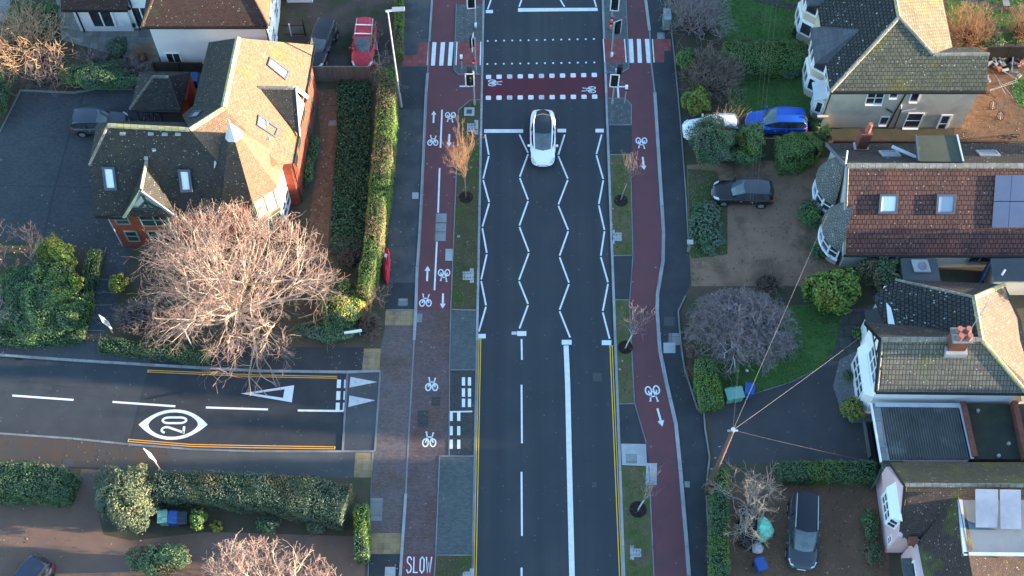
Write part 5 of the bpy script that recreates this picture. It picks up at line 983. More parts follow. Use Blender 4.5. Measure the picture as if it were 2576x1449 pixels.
def shrub(name, label, base_px, wpx, h, n, m, levels=2, split=3, group=None, lean=50, inn=True, r=.012, spread=.5, wig=.2, hpx=None, up=.1, m2=None, clumps=1, cat='shrub', tip=.007):
    """leafless many-stemmed shrub"""
    c = G(*base_px, ZP); s = 36.0; rx = wpx / 2 / s; ry = (hpx / s / SP / 2) if hpx else rx * .8; b = Seg(); ex = MB()
    for i in range(n):
        a = rng.random() * 6.283; q = math.sqrt(rng.random()) * .55; p = V(c.x + rx * q * math.cos(a), c.y + ry * q * math.sin(a), ZP)
        l = R(lean) * rng.random(); d = V(math.sin(l) * math.cos(a), math.sin(l) * math.sin(a), math.cos(l)); branches(b, p, [d], h * .52, r, levels, split, m, m2 or m, spread=spread, wig=wig, up=up, decay=.7, nseg=2, tip=tip)
    if inn: blob(ex, (c.x, c.y, ZP + h * .2), rx * .6, ry * .6, h * .25, inner_b, zmin=ZP)
    o = b.build(name, None, (c.x, c.y, ZP), ex); return tag(o, label, cat, group)

# left side
tb = G(603, 800, ZP)
tree('bare_tree', 'large leafless many-stemmed tree with pinkish tan twigs in front of the brick house', 'tree', tb, .9, .32, fan(23, 8, 80), 2.9, 6, 2.18, bk_pale, bk_tan, spread=.42, up=.05, wig=.17, decay=.8, nseg=3, brad=.14, side=1.3, rdecay=.64, tip=.0085, env=(V(-18.4, 41.2, 2.0), (7.0, 6.0, 7.6)))
tree('bare_tree', 'leafless tree with pale pink branches at the bottom edge beside the long hedge', 'tree', G(690, 1540, ZP), 1.4, .22, fan(18, 20, 80), 2.0, 6, 2.2, bk_pale, bk_tan, spread=.5, up=.04, wig=.24, decay=.78, brad=.1, side=1.3, tip=.0095, env=(V(-15.4, 20.6, 2), (5.8, 4.2, 3.6)))
hedge('hedge', 'long tall hedge running beside the left pavement, its top lit by the low sun', [(975, 172), (966, 333), (951, 483), (936, 610), (918, 700), (912, 735)], [1.25, 1.4, 1.3, 1.05, .9, .8], [2.3, 2.5, 2.6, 2.6, 2.5, 2.3], lf_hdg, leafm('tan', (.12, .09, .04), (.2, .14, .07), (.16, .14, .06), (.09, .1, .035)), .35)
hd_i = 1
shrub('bare_shrub', 'dark brown leafless shrub between the ivy and the tall hedge', (878, 655), 85, 1.3, 40, bk_brn, m2=bk_brn, hpx=80)
bush('evergreen_shrub', 'dark evergreen shrub with yellow green tips right of the big bare tree', 'shrub', 855, 765, 110, 120, 2.0, lf_dark, lf_yel, frac2=.3)
bush('evergreen_shrub', 'small yellow green shrub at the corner of the tall hedge', 'shrub', 893, 765, 60, 70, 1.6, lf_yel, lf_hdg, frac2=.4)
shrub('bare_shrub', 'arching bare brown shrub at the end of the tall hedge', (930, 760), 50, 1.6, 16, bk_tan, levels=2, lean=70)
bush('evergreen_shrub', 'low dark green shrub bank along the corner behind the tactile paving', 'shrub', 825, 830, 150, 62, 1.0, lf_dark, lf_grey, frac2=.3)
shrub('rust_shrub', 'rust coloured shrub beside the yellow green corner shrub', (908, 800), 50, .9, 40, bk_or, hpx=40)
shrub('twiggy_cover', 'grey green twiggy ground cover at the pavement corner', (935, 825), 60, .6, 70, bk_gry, hpx=90, m2=bk_brn)
hedge('low_hedge', 'low dark hedge along the side street footway beneath the big bare tree', [(250, 862), (400, 880), (520, 892)], .9, .9, lf_dark, lf_grey, .3)
shrub('bare_shrub', 'purplish bare shrub between the car park path and the big bare tree', (345, 805), 130, 1.1, 90, bk_pur, hpx=95)
bush('evergreen_shrub', 'small round yellow green shrub beside the stepped path', 'shrub', 299, 716, 46, 52, 1.3, lf_bri, lf_yel, frac2=.5)
bush('laurel_bush', 'big dark green laurel bush at the far left above the side street', 'bush', 110, 745, 205, 205, 3.0, lf_dark, lf_mid, lobes=[(0, 0, .75, .8, 1), (-.65, .25, .5, .6, .8), (.5, -.3, .5, .6, .75), (.1, .6, .6, .5, .8), (-.3, -.5, .6, .5, .7)], frac2=.3)
bush('yellow_bush', 'yellow green bush catching the sun behind the laurel at the far left', 'bush', 140, 640, 95, 90, 3.4, lf_yel, lf_hdg, lobes=[(0, 0, .9, .9, 1), (.5, -.5, .6, .6, .8)], frac2=.4)
bush('yellow_bush', 'pale green sunlit bush beside the laurel and the hedge strip', 'bush', 188, 715, 45, 60, 2.4, lf_yel, lf_bri, frac2=.4)
hedge('low_hedge', 'dark green hedge strip between the laurel bush and the stepped path', [(238, 630), (222, 700), (205, 790), (185, 850)], .95, .8, lf_dark, lf_mid, .3)
hedge('low_hedge', 'ivy edge along the footway in front of the laurel bush', [(-20, 842), (90, 846), (185, 838)], 1.2, .7, lf_ivy, lf_grey, .3)
tree('bare_tree', 'sunlit tan bare tree above the laurel at the left edge of the photo', 'tree', G(30, 690, ZP), 1.6, .12, fan(6, 10, 45), 1.5, 4, 2.4, bk_tan, bk_or, spread=.45, up=.15, tip=.008)
tree('bare_tree', 'slim pale bare tree rising beside the yellow green bush', 'tree', G(103, 690, ZP), 2.2, .08, fan(4, 6, 30), 1.2, 4, 2.3, bk_tan, bk_or, spread=.4, up=.2, tip=.008)
tree('bare_tree', 'grey leafless tree in front of the laurel in the left corner', 'tree', G(12, 815, ZP), 1.2, .08, fan(5, 20, 60), 1.0, 4, 2.3, bk_gry, bk_gry, spread=.5, tip=.008)
shrub('bare_shrub', 'large orange tan bare shrub at the top left corner', (65, 150), 215, 3.3, 130, bk_or, levels=3, split=2, r=.026, lean=62, hpx=125, m2=barkm('straw', (.4, .26, .16), (.5, .34, .21), (.33, .21, .13)), wig=.3, tip=.014)
shrub('bare_shrub', 'grey bare shrub below the orange shrub, behind the car park kerb', (120, 195), 150, 1.7, 90, bk_gry, hpx=90, lean=60)
bush('evergreen_shrub', 'dark evergreen shrub beneath the patio at the top left', 'shrub', 235, 190, 170, 75, 1.7, lf_dark, lf_mid, frac2=.25)
shrub('bare_shrub', 'pinkish grey bare shrub left of the round clipped bush', (245, 165), 85, 1.4, 55, bk_pur, hpx=60, m2=bk_gry)
bush('round_bush', 'round grey green clipped bush at the edge of the patio', 'bush', 298, 122, 50, 56, 1.7, lf_dark, lf_grey, frac2=.4)
shrub('rust_shrub', 'small orange bare shrub beside the white house wall', (362, 148), 52, 1.1, 60, bk_or, hpx=44)
shrub('bare_shrub', 'low purple grey shrub along the white house wall', (330, 185), 100, 1.2, 60, bk_pur, hpx=50)
bush('evergreen_shrub', 'dark green mixed shrub behind the cycle shelter roof', 'shrub', 300, 205, 120, 50, 1.1, lf_dark, lf_mid, frac2=.3)
bush('evergreen_shrub', 'dark shrub at the left edge above the car park corner', 'shrub', -5, 250, 60, 130, 1.6, lf_dark, lf_mid)
bush('evergreen_shrub', 'dark evergreen bush left of the patio doors at the top edge', 'shrub', 90, 40, 125, 95, 1.8, lf_dark, lf_mid, frac2=.3, lobes=[(-.4, 0, .6, .8, 1), (.45, -.1, .55, .9, .9)])
tree('bare_tree', 'small grey bare tree by the fence next to the red car', 'tree', G(960, 190, ZP), 1.2, .09, fan(7, 20, 70), 1.1, 4, 2.4, bk_gry, bk_brn, spread=.5, tip=.008)
hedge('low_hedge', 'narrow mossy hedge top between the gravel drive and the pavement', [(1003, -20), (1003, 60), (1000, 130)], .6, 1.2, lf_hdg, lf_brn, .4)
bush('evergreen_shrub', 'green shrub against the brick house wall by the leaf covered path', 'shrub', 786, 375, 36, 70, .9, lf_mid, lf_dark, frac2=.4); bush('evergreen_shrub', 'dark green shrub below the bay window at the path side', 'shrub', 772, 430, 40, 75, .9, lf_dark, lf_mid, frac2=.3)
# bottom left
hedge('hedge', 'clipped hedge at the bottom left with a sunlit top edge', [(-40, 1205), (60, 1200), (140, 1212), (178, 1225)], [2.3, 2.3, 2.2, 1.6], [1.9, 1.9, 1.8, 1.5], lf_dark, lf_var, .25)
bush('yellow_bush', 'bright yellow green shrub at the end of the bottom left hedge', 'bush', 160, 1225, 45, 50, 1.5, lf_bri, lf_yel, frac2=.3)
bush('round_bush', 'big rounded variegated bush at the driveway entrance', 'bush', 318, 1245, 162, 160, 2.9, lf_grey, lf_var, frac2=.55, lobes=[(0, 0, .95, .95, 1), (.4, -.4, .6, .6, .7)])
hedge('hedge', 'long grey green hedge along the lower side of the side street', [(392, 1216), (520, 1219), (660, 1228), (780, 1244), (870, 1266)], [1.7, 1.8, 2.1, 2.5, 2.4], [2.0, 2.1, 2.1, 2.1, 1.9], lf_grey, lf_brn, .25)
hedge('low_hedge', 'narrow green hedge end beside the lower pavement', [(908, 1270), (908, 1400)], .8, 1.6, lf_bri, lf_dark, .4)
bush('evergreen_shrub', 'bright green bush right of the wheelie bins', 'shrub', 499, 1307, 44, 54, 1.4, lf_mid, lf_bri, frac2=.4)
bush('leafy_plant', 'small yellow leafy plant in a bed below the long hedge', 'plant', 546, 1326, 28, 30, .6, lf_yel, None, leaf=.13)
bush('evergreen_shrub', 'round dark shrub beneath the long hedge', 'shrub', 675, 1322, 60, 45, 1.1, lf_dark, lf_grey)
bush('evergreen_shrub', 'bluish grey shrub at the right end beneath the long hedge', 'shrub', 795, 1325, 50, 44, 1.0, lf_grey, None)
bush('laurel_bush', 'dark green bush at the bottom edge left of the bare branches', 'bush', 395, 1410, 165, 90, 2.2, lf_dark, lf_brn, frac2=.3, lobes=[(0, 0, .9, .9, 1), (.5, .1, .5, .7, .9)])
# street trees in mulch rings
def street_tree(label, px, py, h, mm, mt, n=7, l0=12, l1=38, lean=(0, 0), lv=3, sd_=1.0):
    return tree('young_tree', label, 'tree', G(px, py, ZP), h * .38, .045, fan(n, l0, l1) + fan(2, 0, 10), h * .26, lv, 2.3, mm, mt, 'young trees along the verges', lean, spread=.3, up=.2, wig=.12, decay=.7, brad=.022, side=sd_, tip=.0065)
street_tree('young street tree with orange twigs in the left verge', 1172, 495, 6.2, bk_tan, barkm('rusty', (.24, .14, .085), (.32, .19, .12), (.2, .13, .09)), 10, 4, 14, (0, 0), 4)
street_tree('thin leafless street tree in the upper right verge beside the paved island', 1562, 503, 5.0, bk_gry, bk_brn, 4, 12, 34, (.3, .2), 3, .5)
street_tree('pale birch sapling with rusty tip in the middle right verge', 1573, 876, 4.4, bk_silver, bk_gry, 6, 8, 22, (.35, .2))
street_tree('pale sapling in the lowest right verge near the concrete pads', 1605, 1283, 4.2, bk_silver, bk_gry, 5, 12, 34, (.25, .1), 3, .5)
# right side gardens
shrub('bare_shrub', 'big brown grey leafless shrub behind the green street cabinet', (1752, 65), 130, 2.2, 170, bk_gry, levels=3, split=2, m2=barkm('ash', (.26, .215, .21), (.34, .285, .28), (.2, .165, .165)), hpx=120, lean=55, tip=.013)
bush('yellow_bush', 'green shrub with a yellow flowering patch beside the right crossing', 'bush', 1725, 152, 50, 60, 1.6, lf_mid, lf_yel, frac2=.35)
shrub('bare_shrub', 'spreading brown bare shrub between the two upper right lawns', (1790, 215), 140, 1.9, 170, bk_brn, levels=3, split=2, m2=bk_brn, hpx=100, lean=60, tip=.013)
bush('yellow_bush', 'lime green rounded bush above the white car', 'bush', 1752, 258, 85, 90, 2.0, lf_bri, lf_yel, frac2=.35, lobes=[(0, 0, .9, .8, 1), (.2, .5, .5, .5, .8)])
hedge('hedge', 'broad clipped hedge across the lawns in front of the beige house', [(1822, 132), (1900, 135), (1985, 132), (2030, 128)], [2.2, 2.4, 2.6, 2.2], [1.6, 1.7, 1.7, 1.6], lf_mid, lf_hdg, .4)
bush('round_bush', 'grey green round shrub at the front of the broad clipped hedge', 'bush', 1985, 175, 75, 50, 1.1, lf_dark, lf_grey, frac2=.4)
bush('round_bush', 'tall dark green bush with tan patch hiding the white car', 'bush', 1790, 358, 118, 132, 3.1, lf_dark, lf_grey, frac2=.3)
shrub('twiggy_cover', 'brown twiggy patch on top of the dark bush by the white car', (1822, 350), 36, 2.9, 22, bk_or, hpx=40, inn=False)
bush('round_bush', 'rounded green bush in front of the blue car', 'bush', 1890, 352, 72, 84, 2.4, lf_mid, lf_bri, frac2=.25)
bush('evergreen_shrub', 'low dark shrub between the two rounded bushes and the grey car', 'shrub', 1870, 392, 110, 50, 1.1, lf_dark, lf_mid, frac2=.3)
hedge('hedge', 'smoothly clipped dome shaped hedge beside the bungalow', [(1962, 372), (2000, 362), (2040, 355), (2062, 350)], [2.1, 2.5, 2.0, 1.0], [2.0, 2.3, 2.1, 1.6], lf_hdg, lf_mid, .35, round_=.5)
bush('yellow_bush', 'variegated yellow shrub at the tip of the dome shaped hedge', 'bush', 2072, 343, 40, 48, 2.0, lf_yel, lf_var, frac2=.4)
bush('evergreen_shrub', 'sprawling grey green ground shrub at the edge of the gravel drive', 'shrub', 1778, 570, 82, 140, .7, lf_grey, lf_ivy, frac2=.4, leaf=.1)
bush('round_bush', 'round dark shrub between the gravel drive and the bungalow bays', 'bush', 2042, 540, 66, 80, 1.2, lf_dark, lf_mid, frac2=.25)
bush('evergreen_shrub', 'small dark shrub under the lower bungalow bay', 'shrub', 2060, 632, 46, 46, .8, lf_dark, None)
bush('laurel_bush', 'bright glossy green laurel beside the lawn of the white gabled house', 'bush', 2092, 735, 150, 118, 2.8, lf_bri, lf_yel, frac2=.3, lobes=[(0, 0, .8, .9, 1), (-.45, .1, .5, .7, .9), (.5, .25, .5, .6, .95), (.2, -.4, .6, .5, .75)], leaf=.11)
bush('round_bush', 'brownish green bush between the laurel and the flat roof', 'bush', 2212, 690, 112, 95, 2.5, lf_brn, lf_dark, frac2=.35)
tree('bare_tree', 'wide purplish bare tree with silver branches on the right lawn corner', 'tree', G(1850, 850, ZP), .7, .2, fan(22, 20, 84), 1.35, 6, 2.25, bk_silver, bk_pur, spread=.5, up=.0, wig=.28, decay=.79, brad=.12, side=1.5, tip=.0105, rdecay=.62, env=(V(15.2, 39.1, 1.2), (4.1, 3.3, 2.8)))
shrub('bare_shrub', 'pale dry bare shrub above the purplish bare tree', (1930, 715), 100, 1.2, 70, bk_tan, hpx=60, m2=bk_brn)
shrub('bare_shrub', 'dark reddish bare shrub along the low front wall', (1748, 925), 50, 1.0, 60, bk_pur, hpx=130, m2=bk_brn)
hedge('hedge', 'short leafy hedge beside the three bins at the lawn corner', [(1772, 905), (1782, 960), (1795, 1010)], [1.2, 1.4, 1.4], [1.6, 1.7, 1.7], lf_mid, lf_bri, .4)
bush('round_bush', 'small dark green shrub in the paving by the white gabled house', 'bush', 2158, 840, 32, 36, .7, lf_dark, lf_mid); bush('round_bush', 'tiny shrub in the pebble bed', 'bush', 2133, 947, 24, 28, .5, lf_dark, lf_mid)
bush('round_bush', 'golden topped round bush at the corner of the pebble bed', 'bush', 2144, 1032, 60, 62, 1.4, lf_mid, lf_yel, frac2=.45)
hedge('hedge', 'flat topped clipped hedge between the tarmac drive and the gravel drive', [(1965, 1182), (2080, 1180), (2200, 1182)], [1.15, 1.25, 1.3], 1.3, lf_dark, lf_hdg, .3, wob=.05)
hedge('hedge', 'tall narrow hedge along the lower right pavement', [(1812, 1180), (1812, 1300), (1812, 1470)], [1.0, 1.05, 1.1], 1.8, lf_dark, lf_hdg, .35)
tree('bare_tree', 'leafless tree with a sunlit pale top over the lower right gravel drive', 'tree', G(1872, 1300, ZP), 1.6, .14, fan(9, 8, 45, 40, 320), 1.3, 4, 2.4, bk_gry, barkm('buff', (.3, .25, .2), (.38, .32, .26), (.22, .18, .15)), spread=.48, up=.1, wig=.25, decay=.76, brad=.07, side=1.1, tip=.008)
shrub('twiggy_cover', 'grey twiggy undergrowth below the lower right bare tree', (1885, 1335), 100, 1.0, 60, bk_gry, hpx=160)
bush('evergreen_shrub', 'dark green shrub along the foot of the pink wall', 'shrub', 2188, 1320, 42, 70, .8, lf_mid, lf_dark, frac2=.4); bush('evergreen_shrub', 'brownish dark shrub at the lower end of the pink wall', 'shrub', 2195, 1392, 50, 60, .8, lf_brn, lf_dark)
shrub('rust_shrub', 'rounded rust orange bare shrub behind the beige house', (2432, 92), 105, 2.0, 150, bk_or, hpx=70, lean=55); shrub('rust_shrub', 'rust orange bare shrub at the top right edge', (2570, 85), 80, 2.0, 110, bk_or, hpx=80, lean=50)
bush('evergreen_shrub', 'dark evergreen shrub beside the rust shrub at the top right', 'shrub', 2490, 95, 70, 80, 1.0, lf_dark, lf_mid)
for k, (px, py, wpx, hpx) in enumerate(((2020, 300, 30, 40), (1998, 78, 26, 22), (2053, 318, 36, 34))):
    bush('evergreen_shrub', ['dark shrub behind the blue car by the porch', 'low dark shrub under the upper bay of the beige house', 'small dark shrub at the corner of the beige house'][k], 'shrub', px, py, wpx, hpx, .8, lf_dark, lf_mid)

# ------------------------------------------------------------------ grass and fallen leaves
def scatter(name, label, cat, polys, n, m, size, z=ZP + .03, flat=True, hgt=.0):
    P_ = []
    for poly, z_ in polys:
        q = [G(x, y, z_) for x, y in poly]; xs = [p.x for p in q]; ys = [p.y for p in q]; k = 0; A_ = (max(xs) - min(xs)) * (max(ys) - min(ys)); want = int(n * A_)
        X = rng.random(want) * (max(xs) - min(xs)) + min(xs); Y = rng.random(want) * (max(ys) - min(ys)) + min(ys); ins = np.zeros(want, bool)
        for i in range(len(q)):
            a, c = q[i], q[(i + 1) % len(q)]; cr = (a.y > Y) != (c.y > Y); xi = (c.x - a.x) * (Y - a.y) / ((c.y - a.y) if abs(c.y - a.y) > 1e-9 else 1e-9) + a.x; ins ^= cr & (X < xi)
        P_.append(np.stack([X[ins], Y[ins], z_ + .015 + rng.random(ins.sum()) * hgt], 1))
    p = np.concatenate(P_); nn = np.tile([0, 0, 1.], (len(p), 1)) + rng.normal(size=(len(p), 3)) * (.25 if flat else .8)
    o = quads_mesh(name, p, nn, size * (.6 + .8 * rng.random(len(p))), [m]); return tag(o, label, cat, None, 'stuff')
ZG = L2 + .003
vg = [([(1184, 252), (1213, 252), (1203, 778), (1134, 778), (1146, 483), (1154, 277)], ZP + .02), ([(1096, 1398), (1190, 1398), (1188, 1470), (1092, 1470)], ZP + .02), ([(1531, 392), (1584, 392), (1590, 640), (1541, 640)], ZP + .02), ([(1546, 758), (1582, 758), (1594, 1012), (1558, 1012)], ZP + .02), ([(1570, 1176), (1630, 1176), (1645, 1470), (1574, 1470)], ZP + .02)]
lw = [([(1800, -20), (2040, -20), (2010, 40), (1988, 100), (1812, 100)], ZG), ([(1815, 175), (2050, 175), (2060, 300), (1840, 300)], ZG), ([(1730, 425), (1800, 430), (1830, 500), (1830, 640), (1738, 650)], ZG), ([(1770, 780), (2140, 760), (2130, 850), (2062, 925), (1990, 962), (1900, 990), (1800, 1022), (1762, 1020), (1740, 960)], ZG), ([(2375, -20), (2620, -20), (2620, 110), (2460, 110), (2390, 60)], ZG), ([(2548, 200), (2620, 200), (2620, 275), (2565, 270), (2545, 235)], ZG)]
scatter('grass', 'short grass growing on the roadside verges', 'grass', vg, 26, leafm('verge_grass', (.06, .085, .025), (.09, .115, .035), (.12, .12, .05), (.16, .12, .075)), .055, flat=False, hgt=.03)
scatter('lawn_grass', 'short green grass covering the garden lawns', 'grass', lw, 60, lf_grs, .06, flat=False, hgt=.03)
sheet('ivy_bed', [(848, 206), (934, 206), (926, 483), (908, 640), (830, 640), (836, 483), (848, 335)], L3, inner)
scatter('ivy', 'dense dark green ivy carpeting the bed between the leaf covered path and the tall hedge', 'ivy', [([(848, 206), (934, 206), (926, 483), (908, 640), (830, 640), (836, 483), (848, 335)], L3 + .02)], 190, lf_ivy, .085, flat=False, hgt=.38)
scatter('fallen_leaves', 'brown fallen leaves scattered over gardens and footways', 'leaves', [([(0, 900), (0, 560), (300, 560), (300, 850)], L2), ([(797, 225), (850, 225), (857, 270), (847, 335), (836, 483), (822, 640), (770, 640), (800, 333)], L2), ([(960, 560), (990, 560), (975, 780), (955, 780)], L2)], 6, lf_fall, .07)
scatter('fallen_leaves', 'fallen leaves on the footways, drives and verges', 'leaves', vg + [([(0, 1090), (420, 1130), (418, 1185), (0, 1160)], L2), ([(0, 1270), (250, 1270), (330, 1360), (900, 1350), (900, 1460), (0, 1460)], L2), ([(1728, 415), (2110, 395), (2110, 680), (1740, 720)], L3), ([(1834, 1212), (2230, 1200), (2230, 1460), (1834, 1460)], L3), ([(640, 850), (960, 850), (960, 930), (640, 930)], L3), ([(2400, 120), (2600, 120), (2600, 350), (2400, 350)], L3), ([(1726, 440), (1745, 440), (1750, 700), (1735, 700)], L3), ([(0, 232), (45, 232), (0, 330)], L2), ([(925, 1340), (1010, 1340), (1005, 1460), (925, 1460)], L3)], 2.2, lf_fall, .05)

# ------------------------------------------------------------------ vehicles
tyre = mat('tyre_rubber', (.015, .015, .016), None, rough=.8); rim_m = mat('alloy_rim', (.4, .41, .43), None, rough=.35, spec=.5, metal=.6)
carglass = mat('car_glass', (.025, .032, .038), (.05, .062, .07), 1.5, .04, .7); wsglass = mat('windscreen_glass', (.10, .13, .14), (.07, .09, .1), 2, .05, .7); lampg = mat('headlamp_glass', (.55, .58, .62), None, rough=.1, spec=.6); lampr = mat('tail_lamp_red', (.35, .02, .02), None, rough=.2)  # windscreen colour lightened to carry the sky's reflection
def paint(n, c, rough=.28): return mat('paint_' + n, c, None, rough=rough, spec=.45, coat=.3)
def car(name, label, px, py, head, L=4.3, W=1.8, H=1.5, m=None, roofm=None, kind='hatch', rails=False, plate=True, bars=False, group='parked cars', hz=.75, trim=False):
    """head: heading in radians (0 = +X). Local x runs forward."""
    c = G(px, py, hz); t = thing(name, label, 'car', (c.x, c.y, .0 if group is None else ZP + .02), group, head)
    e = kind == 'suv' or kind == 'mpv'
    hw, hl = W / 2, L / 2
    st = [(-1, .66, .62, .36), (-.975, .82, .80, .30), (-.88, .95, .93, .22), (-.6, .99, .98, .2), (-.2, 1, .97, .2), (.15, 1, .95, .2), (.36, .99, .93, .2), (.6, .97, .86, .2), (.84, .91, .76, .22), (.95, .80, .66, .26), (1.0, .62, .52, .34)]
    if e: st = [(x, a, z * 1.06 if z > .5 else z, b_) for x, a, z, b_ in st]
    if kind == 'saloon_ev': st = [(-1, .46, .66, .40), (-.975, .70, .86, .32), (-.9, .88, .98, .24), (-.62, 1.0, 1.0, .2), (-.2, 1, .98, .2), (.15, 1, .95, .2), (.36, .99, .92, .2), (.6, .97, .86, .2), (.84, .92, .76, .22), (.955, .74, .64, .26), (1.0, .46, .5, .34)]
    b = MB(); NS = 13
    for x, wf, zt, zb in st:
        w_ = hw * wf; zm = zb + (zt - zb) * .45
        half = [(0, zb), (w_ * .8, zb), (w_ * .97, zb + .1), (w_, zm), (w_ * .985, zt - .12), (w_ * .92, zt - .02), (w_ * .6, zt + .035), (0, zt + .05)]
        for y, z in half: b.v.append((x * hl, y, z))
        for y, z in half[-2:0:-1]: b.v.append((x * hl, -y, z))
    n = 14
    for i in range(len(st) - 1):
        for j in range(n):
            j2 = (j + 1) % n; b.face((i * n + j, i * n + j2, (i + 1) * n + j2, (i + 1) * n + j), blackp if j in (0, 13) else m)
    b.face(list(range(n)), m); b.face([(len(st) - 1) * n + j for j in range(n)][::-1], m); b.smooth = True
    body = b.build('body', t, local=True); sm = body.modifiers.new('smooth', 'SUBSURF'); sm.levels = sm.render_levels = 1
    zb = .93 if not e else 1.0; zr = H
    K = {'hatch': (-.95, -.78, -.02, .38), 'suv': (-.96, -.80, .02, .42), 'mpv': (-.97, -.86, .12, .54), 'estate': (-.96, -.86, .0, .40), 'saloon_ev': (-.90, -.52, .10, .52)}[kind]
    xr0, xr1, xf1, xf0 = K; wb, wr = hw * .90, hw * .70
    def P3(x, y, z): return V(x * hl, y, z)
    ev = kind == 'saloon_ev'; xm = lerp(xr1, xf1, .55); xf1b = lerp(xf1, xf0, .5); xr1b = lerp(xr0, xr1, .5)
    S_ = [(xr0, wb * (.62 if ev else .80), wr * (.70 if ev else .92), zb + .01), (xr1b, wb * (.80 if ev else .87), wr * (.80 if ev else .93), lerp(zb, zr, .62 if ev else .55)), (xr1, wb * (.90 if ev else .92), wr * (.90 if ev else .95), zr - .06), (lerp(xr1, xm, .5), wb * .98, wr * 1.0, zr - .01),
          (xm, wb, wr * 1.02, zr), (xf1, wb * .99, wr * 1.0, zr - .05), (xf1b, wb * .95, wr * .98, lerp(zb - .04, zr, .57)), (xf0, wb * .84, wb * .70, zb - .05)]
    def ringp(q): x, b_, r_, z = q; d = .05 * (1 if z > zb + .1 else .4); bul = .06 if x > xm else -.05; zz_ = zb if x < xf1b else zb - .03; return [P3(x, b_, min(zz_, z)), P3(x, r_, z), P3(x + bul * .6, r_ * .5, z + d * .8), P3(x + bul, 0, z + d), P3(x + bul * .6, -r_ * .5, z + d * .8), P3(x, -r_, z), P3(x, -b_, min(zz_, z))]
    RG = [ringp(q) for q in S_]
    roofm = roofm or m
    for nm, lo, hi, mm_ in (('rear_window', 0, 2, carglass), ('roof', 2, 5, roofm), ('windscreen', 5, 7, wsglass)):
        b = MB(); k = 0
        for i in range(lo, hi + 1): b.v += [tuple(p) for p in RG[i][1:6]]
        for i in range(hi - lo):
            for j in range(4): b.face((i * 5 + j, (i + 1) * 5 + j, (i + 1) * 5 + j + 1, i * 5 + j + 1), mm_)
        b.smooth = True; b.build(nm, t, local=True)
    for s_ in (0, 1):
        g = lambda i, j: RG[i][j if s_ == 0 else 6 - j]
        b = MB()
        for i in range(7): b.poly([g(i, 0), g(i + 1, 0), g(i + 1, 1), g(i, 1)], carglass)
        b.build('side_window', t, local=True)
        b = MB(); b.tube([g(i, 1) for i in range(8)], [.05, .06, .055, .045, .045, .05, .05, .05], 6, m); b.bar(g(4, 0), g(4, 1), .06, .05, blackp); b.tube([g(i, 0) for i in range(8)], .03, 5, pvc if trim else m)
        if not ev: b.prism([g(0, 0), g(1, 0), g(2, 1), g(1, 1), g(0, 1)], .02, m, down=V(0, .03 if s_ == 0 else -.03, 0) * -1)
        b.smooth = True; b.build('pillars', t, local=True)
        if rails: b = MB(); b.bar(g(2, 1) + V(.1, 0, .1), g(5, 1) + V(-.1, 0, .1), .05, .05, steel); b.build('roof_rail', t, local=True)
    if bars:
        for x in (-.5, -.1): b = MB(); b.bar(P3(x, -wr * 1.02, zr + .1), P3(x, wr * 1.02, zr + .1), .09, .05, pvc); b.build('roof_bar', t, local=True)
    for x in (-.60, .62):
        for s_ in (-1, 1):
            b = MB(); y = s_ * (hw - .19); a, c2 = V(x * hl, y, .33), V(x * hl, s_ * (hw + .004), .33); b.tube([a, c2], .33, 16, tyre); wh = b.build('wheel', t, local=True)
            b = MB(); b.tube([c2 - V(0, s_ * .03, 0), c2 + V(0, s_ * .012, 0)], [.2, .22], 12, rim_m); b.build('rim', wh, local=True)
            b = MB(); b.tube([V(x * hl, s_ * (hw - .3), .36), V(x * hl, s_ * (hw - .012), .36)], .40, 16, blackp); b.build('wheel_arch', t, local=True)
    for s_ in (-1, 1):
        b = MB(); b.prism([V(hl * .965, s_ * hw * .52, .70), V(hl * .80, s_ * hw * .74, .80), V(hl * .79, s_ * hw * .90, .78), V(hl * .93, s_ * hw * .74, .69)], .14, lampg); b.build('headlight', t, local=True)
        b = MB(); b.prism([V(-hl * .985, s_ * hw * .55, .86), V(-hl * .96, s_ * hw * .82, .87), V(-hl * .86, s_ * hw * .93, .88), V(-hl * .90, s_ * hw * .62, .92)], .16, lampr); b.build('tail_light', t, local=True)
        b = MB(); p = P3(xf0 - .10, s_ * (hw + .08), zb + .06); b.bar(p - V(0, s_ * .1, 0), p + V(0, s_ * .08, 0), .12, .15, m); b.build('wing_mirror', t, local=True)
        b = MB(); b.bar(P3(-.25, s_ * (hw + .004), .78), P3(-.31, s_ * (hw + .004), .78), .03, .03, steel); b.bar(P3(.05, s_ * (hw + .004), .78), P3(.11, s_ * (hw + .004), .78), .03, .03, steel); b.build('door_handle', t, local=True)
    b = MB(); b.bar(V(hl * .97, -hw * .5, .36), V(hl * .97, hw * .5, .36), .12, .14, blackp); b.build('grille', t, local=True)
    if plate: b = MB(); b.bar(V(hl + .005, -.26, .46), V(hl + .005, .26, .46), .02, .11, pvc); b.build('number_plate', t, local=True)
    return t
p_wht, p_gry, p_blk = paint('white', (.8, .81, .82)), paint('grey', (.05, .054, .068)), paint('black', (.016, .016, .019))
car('white_car', 'white car with a dark glass roof driving over the zigzag markings towards the viewer', 1365.5, 343, R(-90.5), 4.75, 1.9, 1.6, p_wht, mat('glass_roof', (.02, .022, .028), None, rough=.12, spec=.6), 'saloon_ev', group=None, trim=True)
car('parked_car', 'dark grey hatchback parked in the paved car park beside the cycle shelter', 251, 307, R(2), 4.2, 1.8, 1.5, p_gry)
car('parked_car', 'black estate car on the dark gravel drive, partly behind the brick house roof', 806, 113, R(-104), 4.4, 1.8, 1.5, p_blk, None, 'estate')
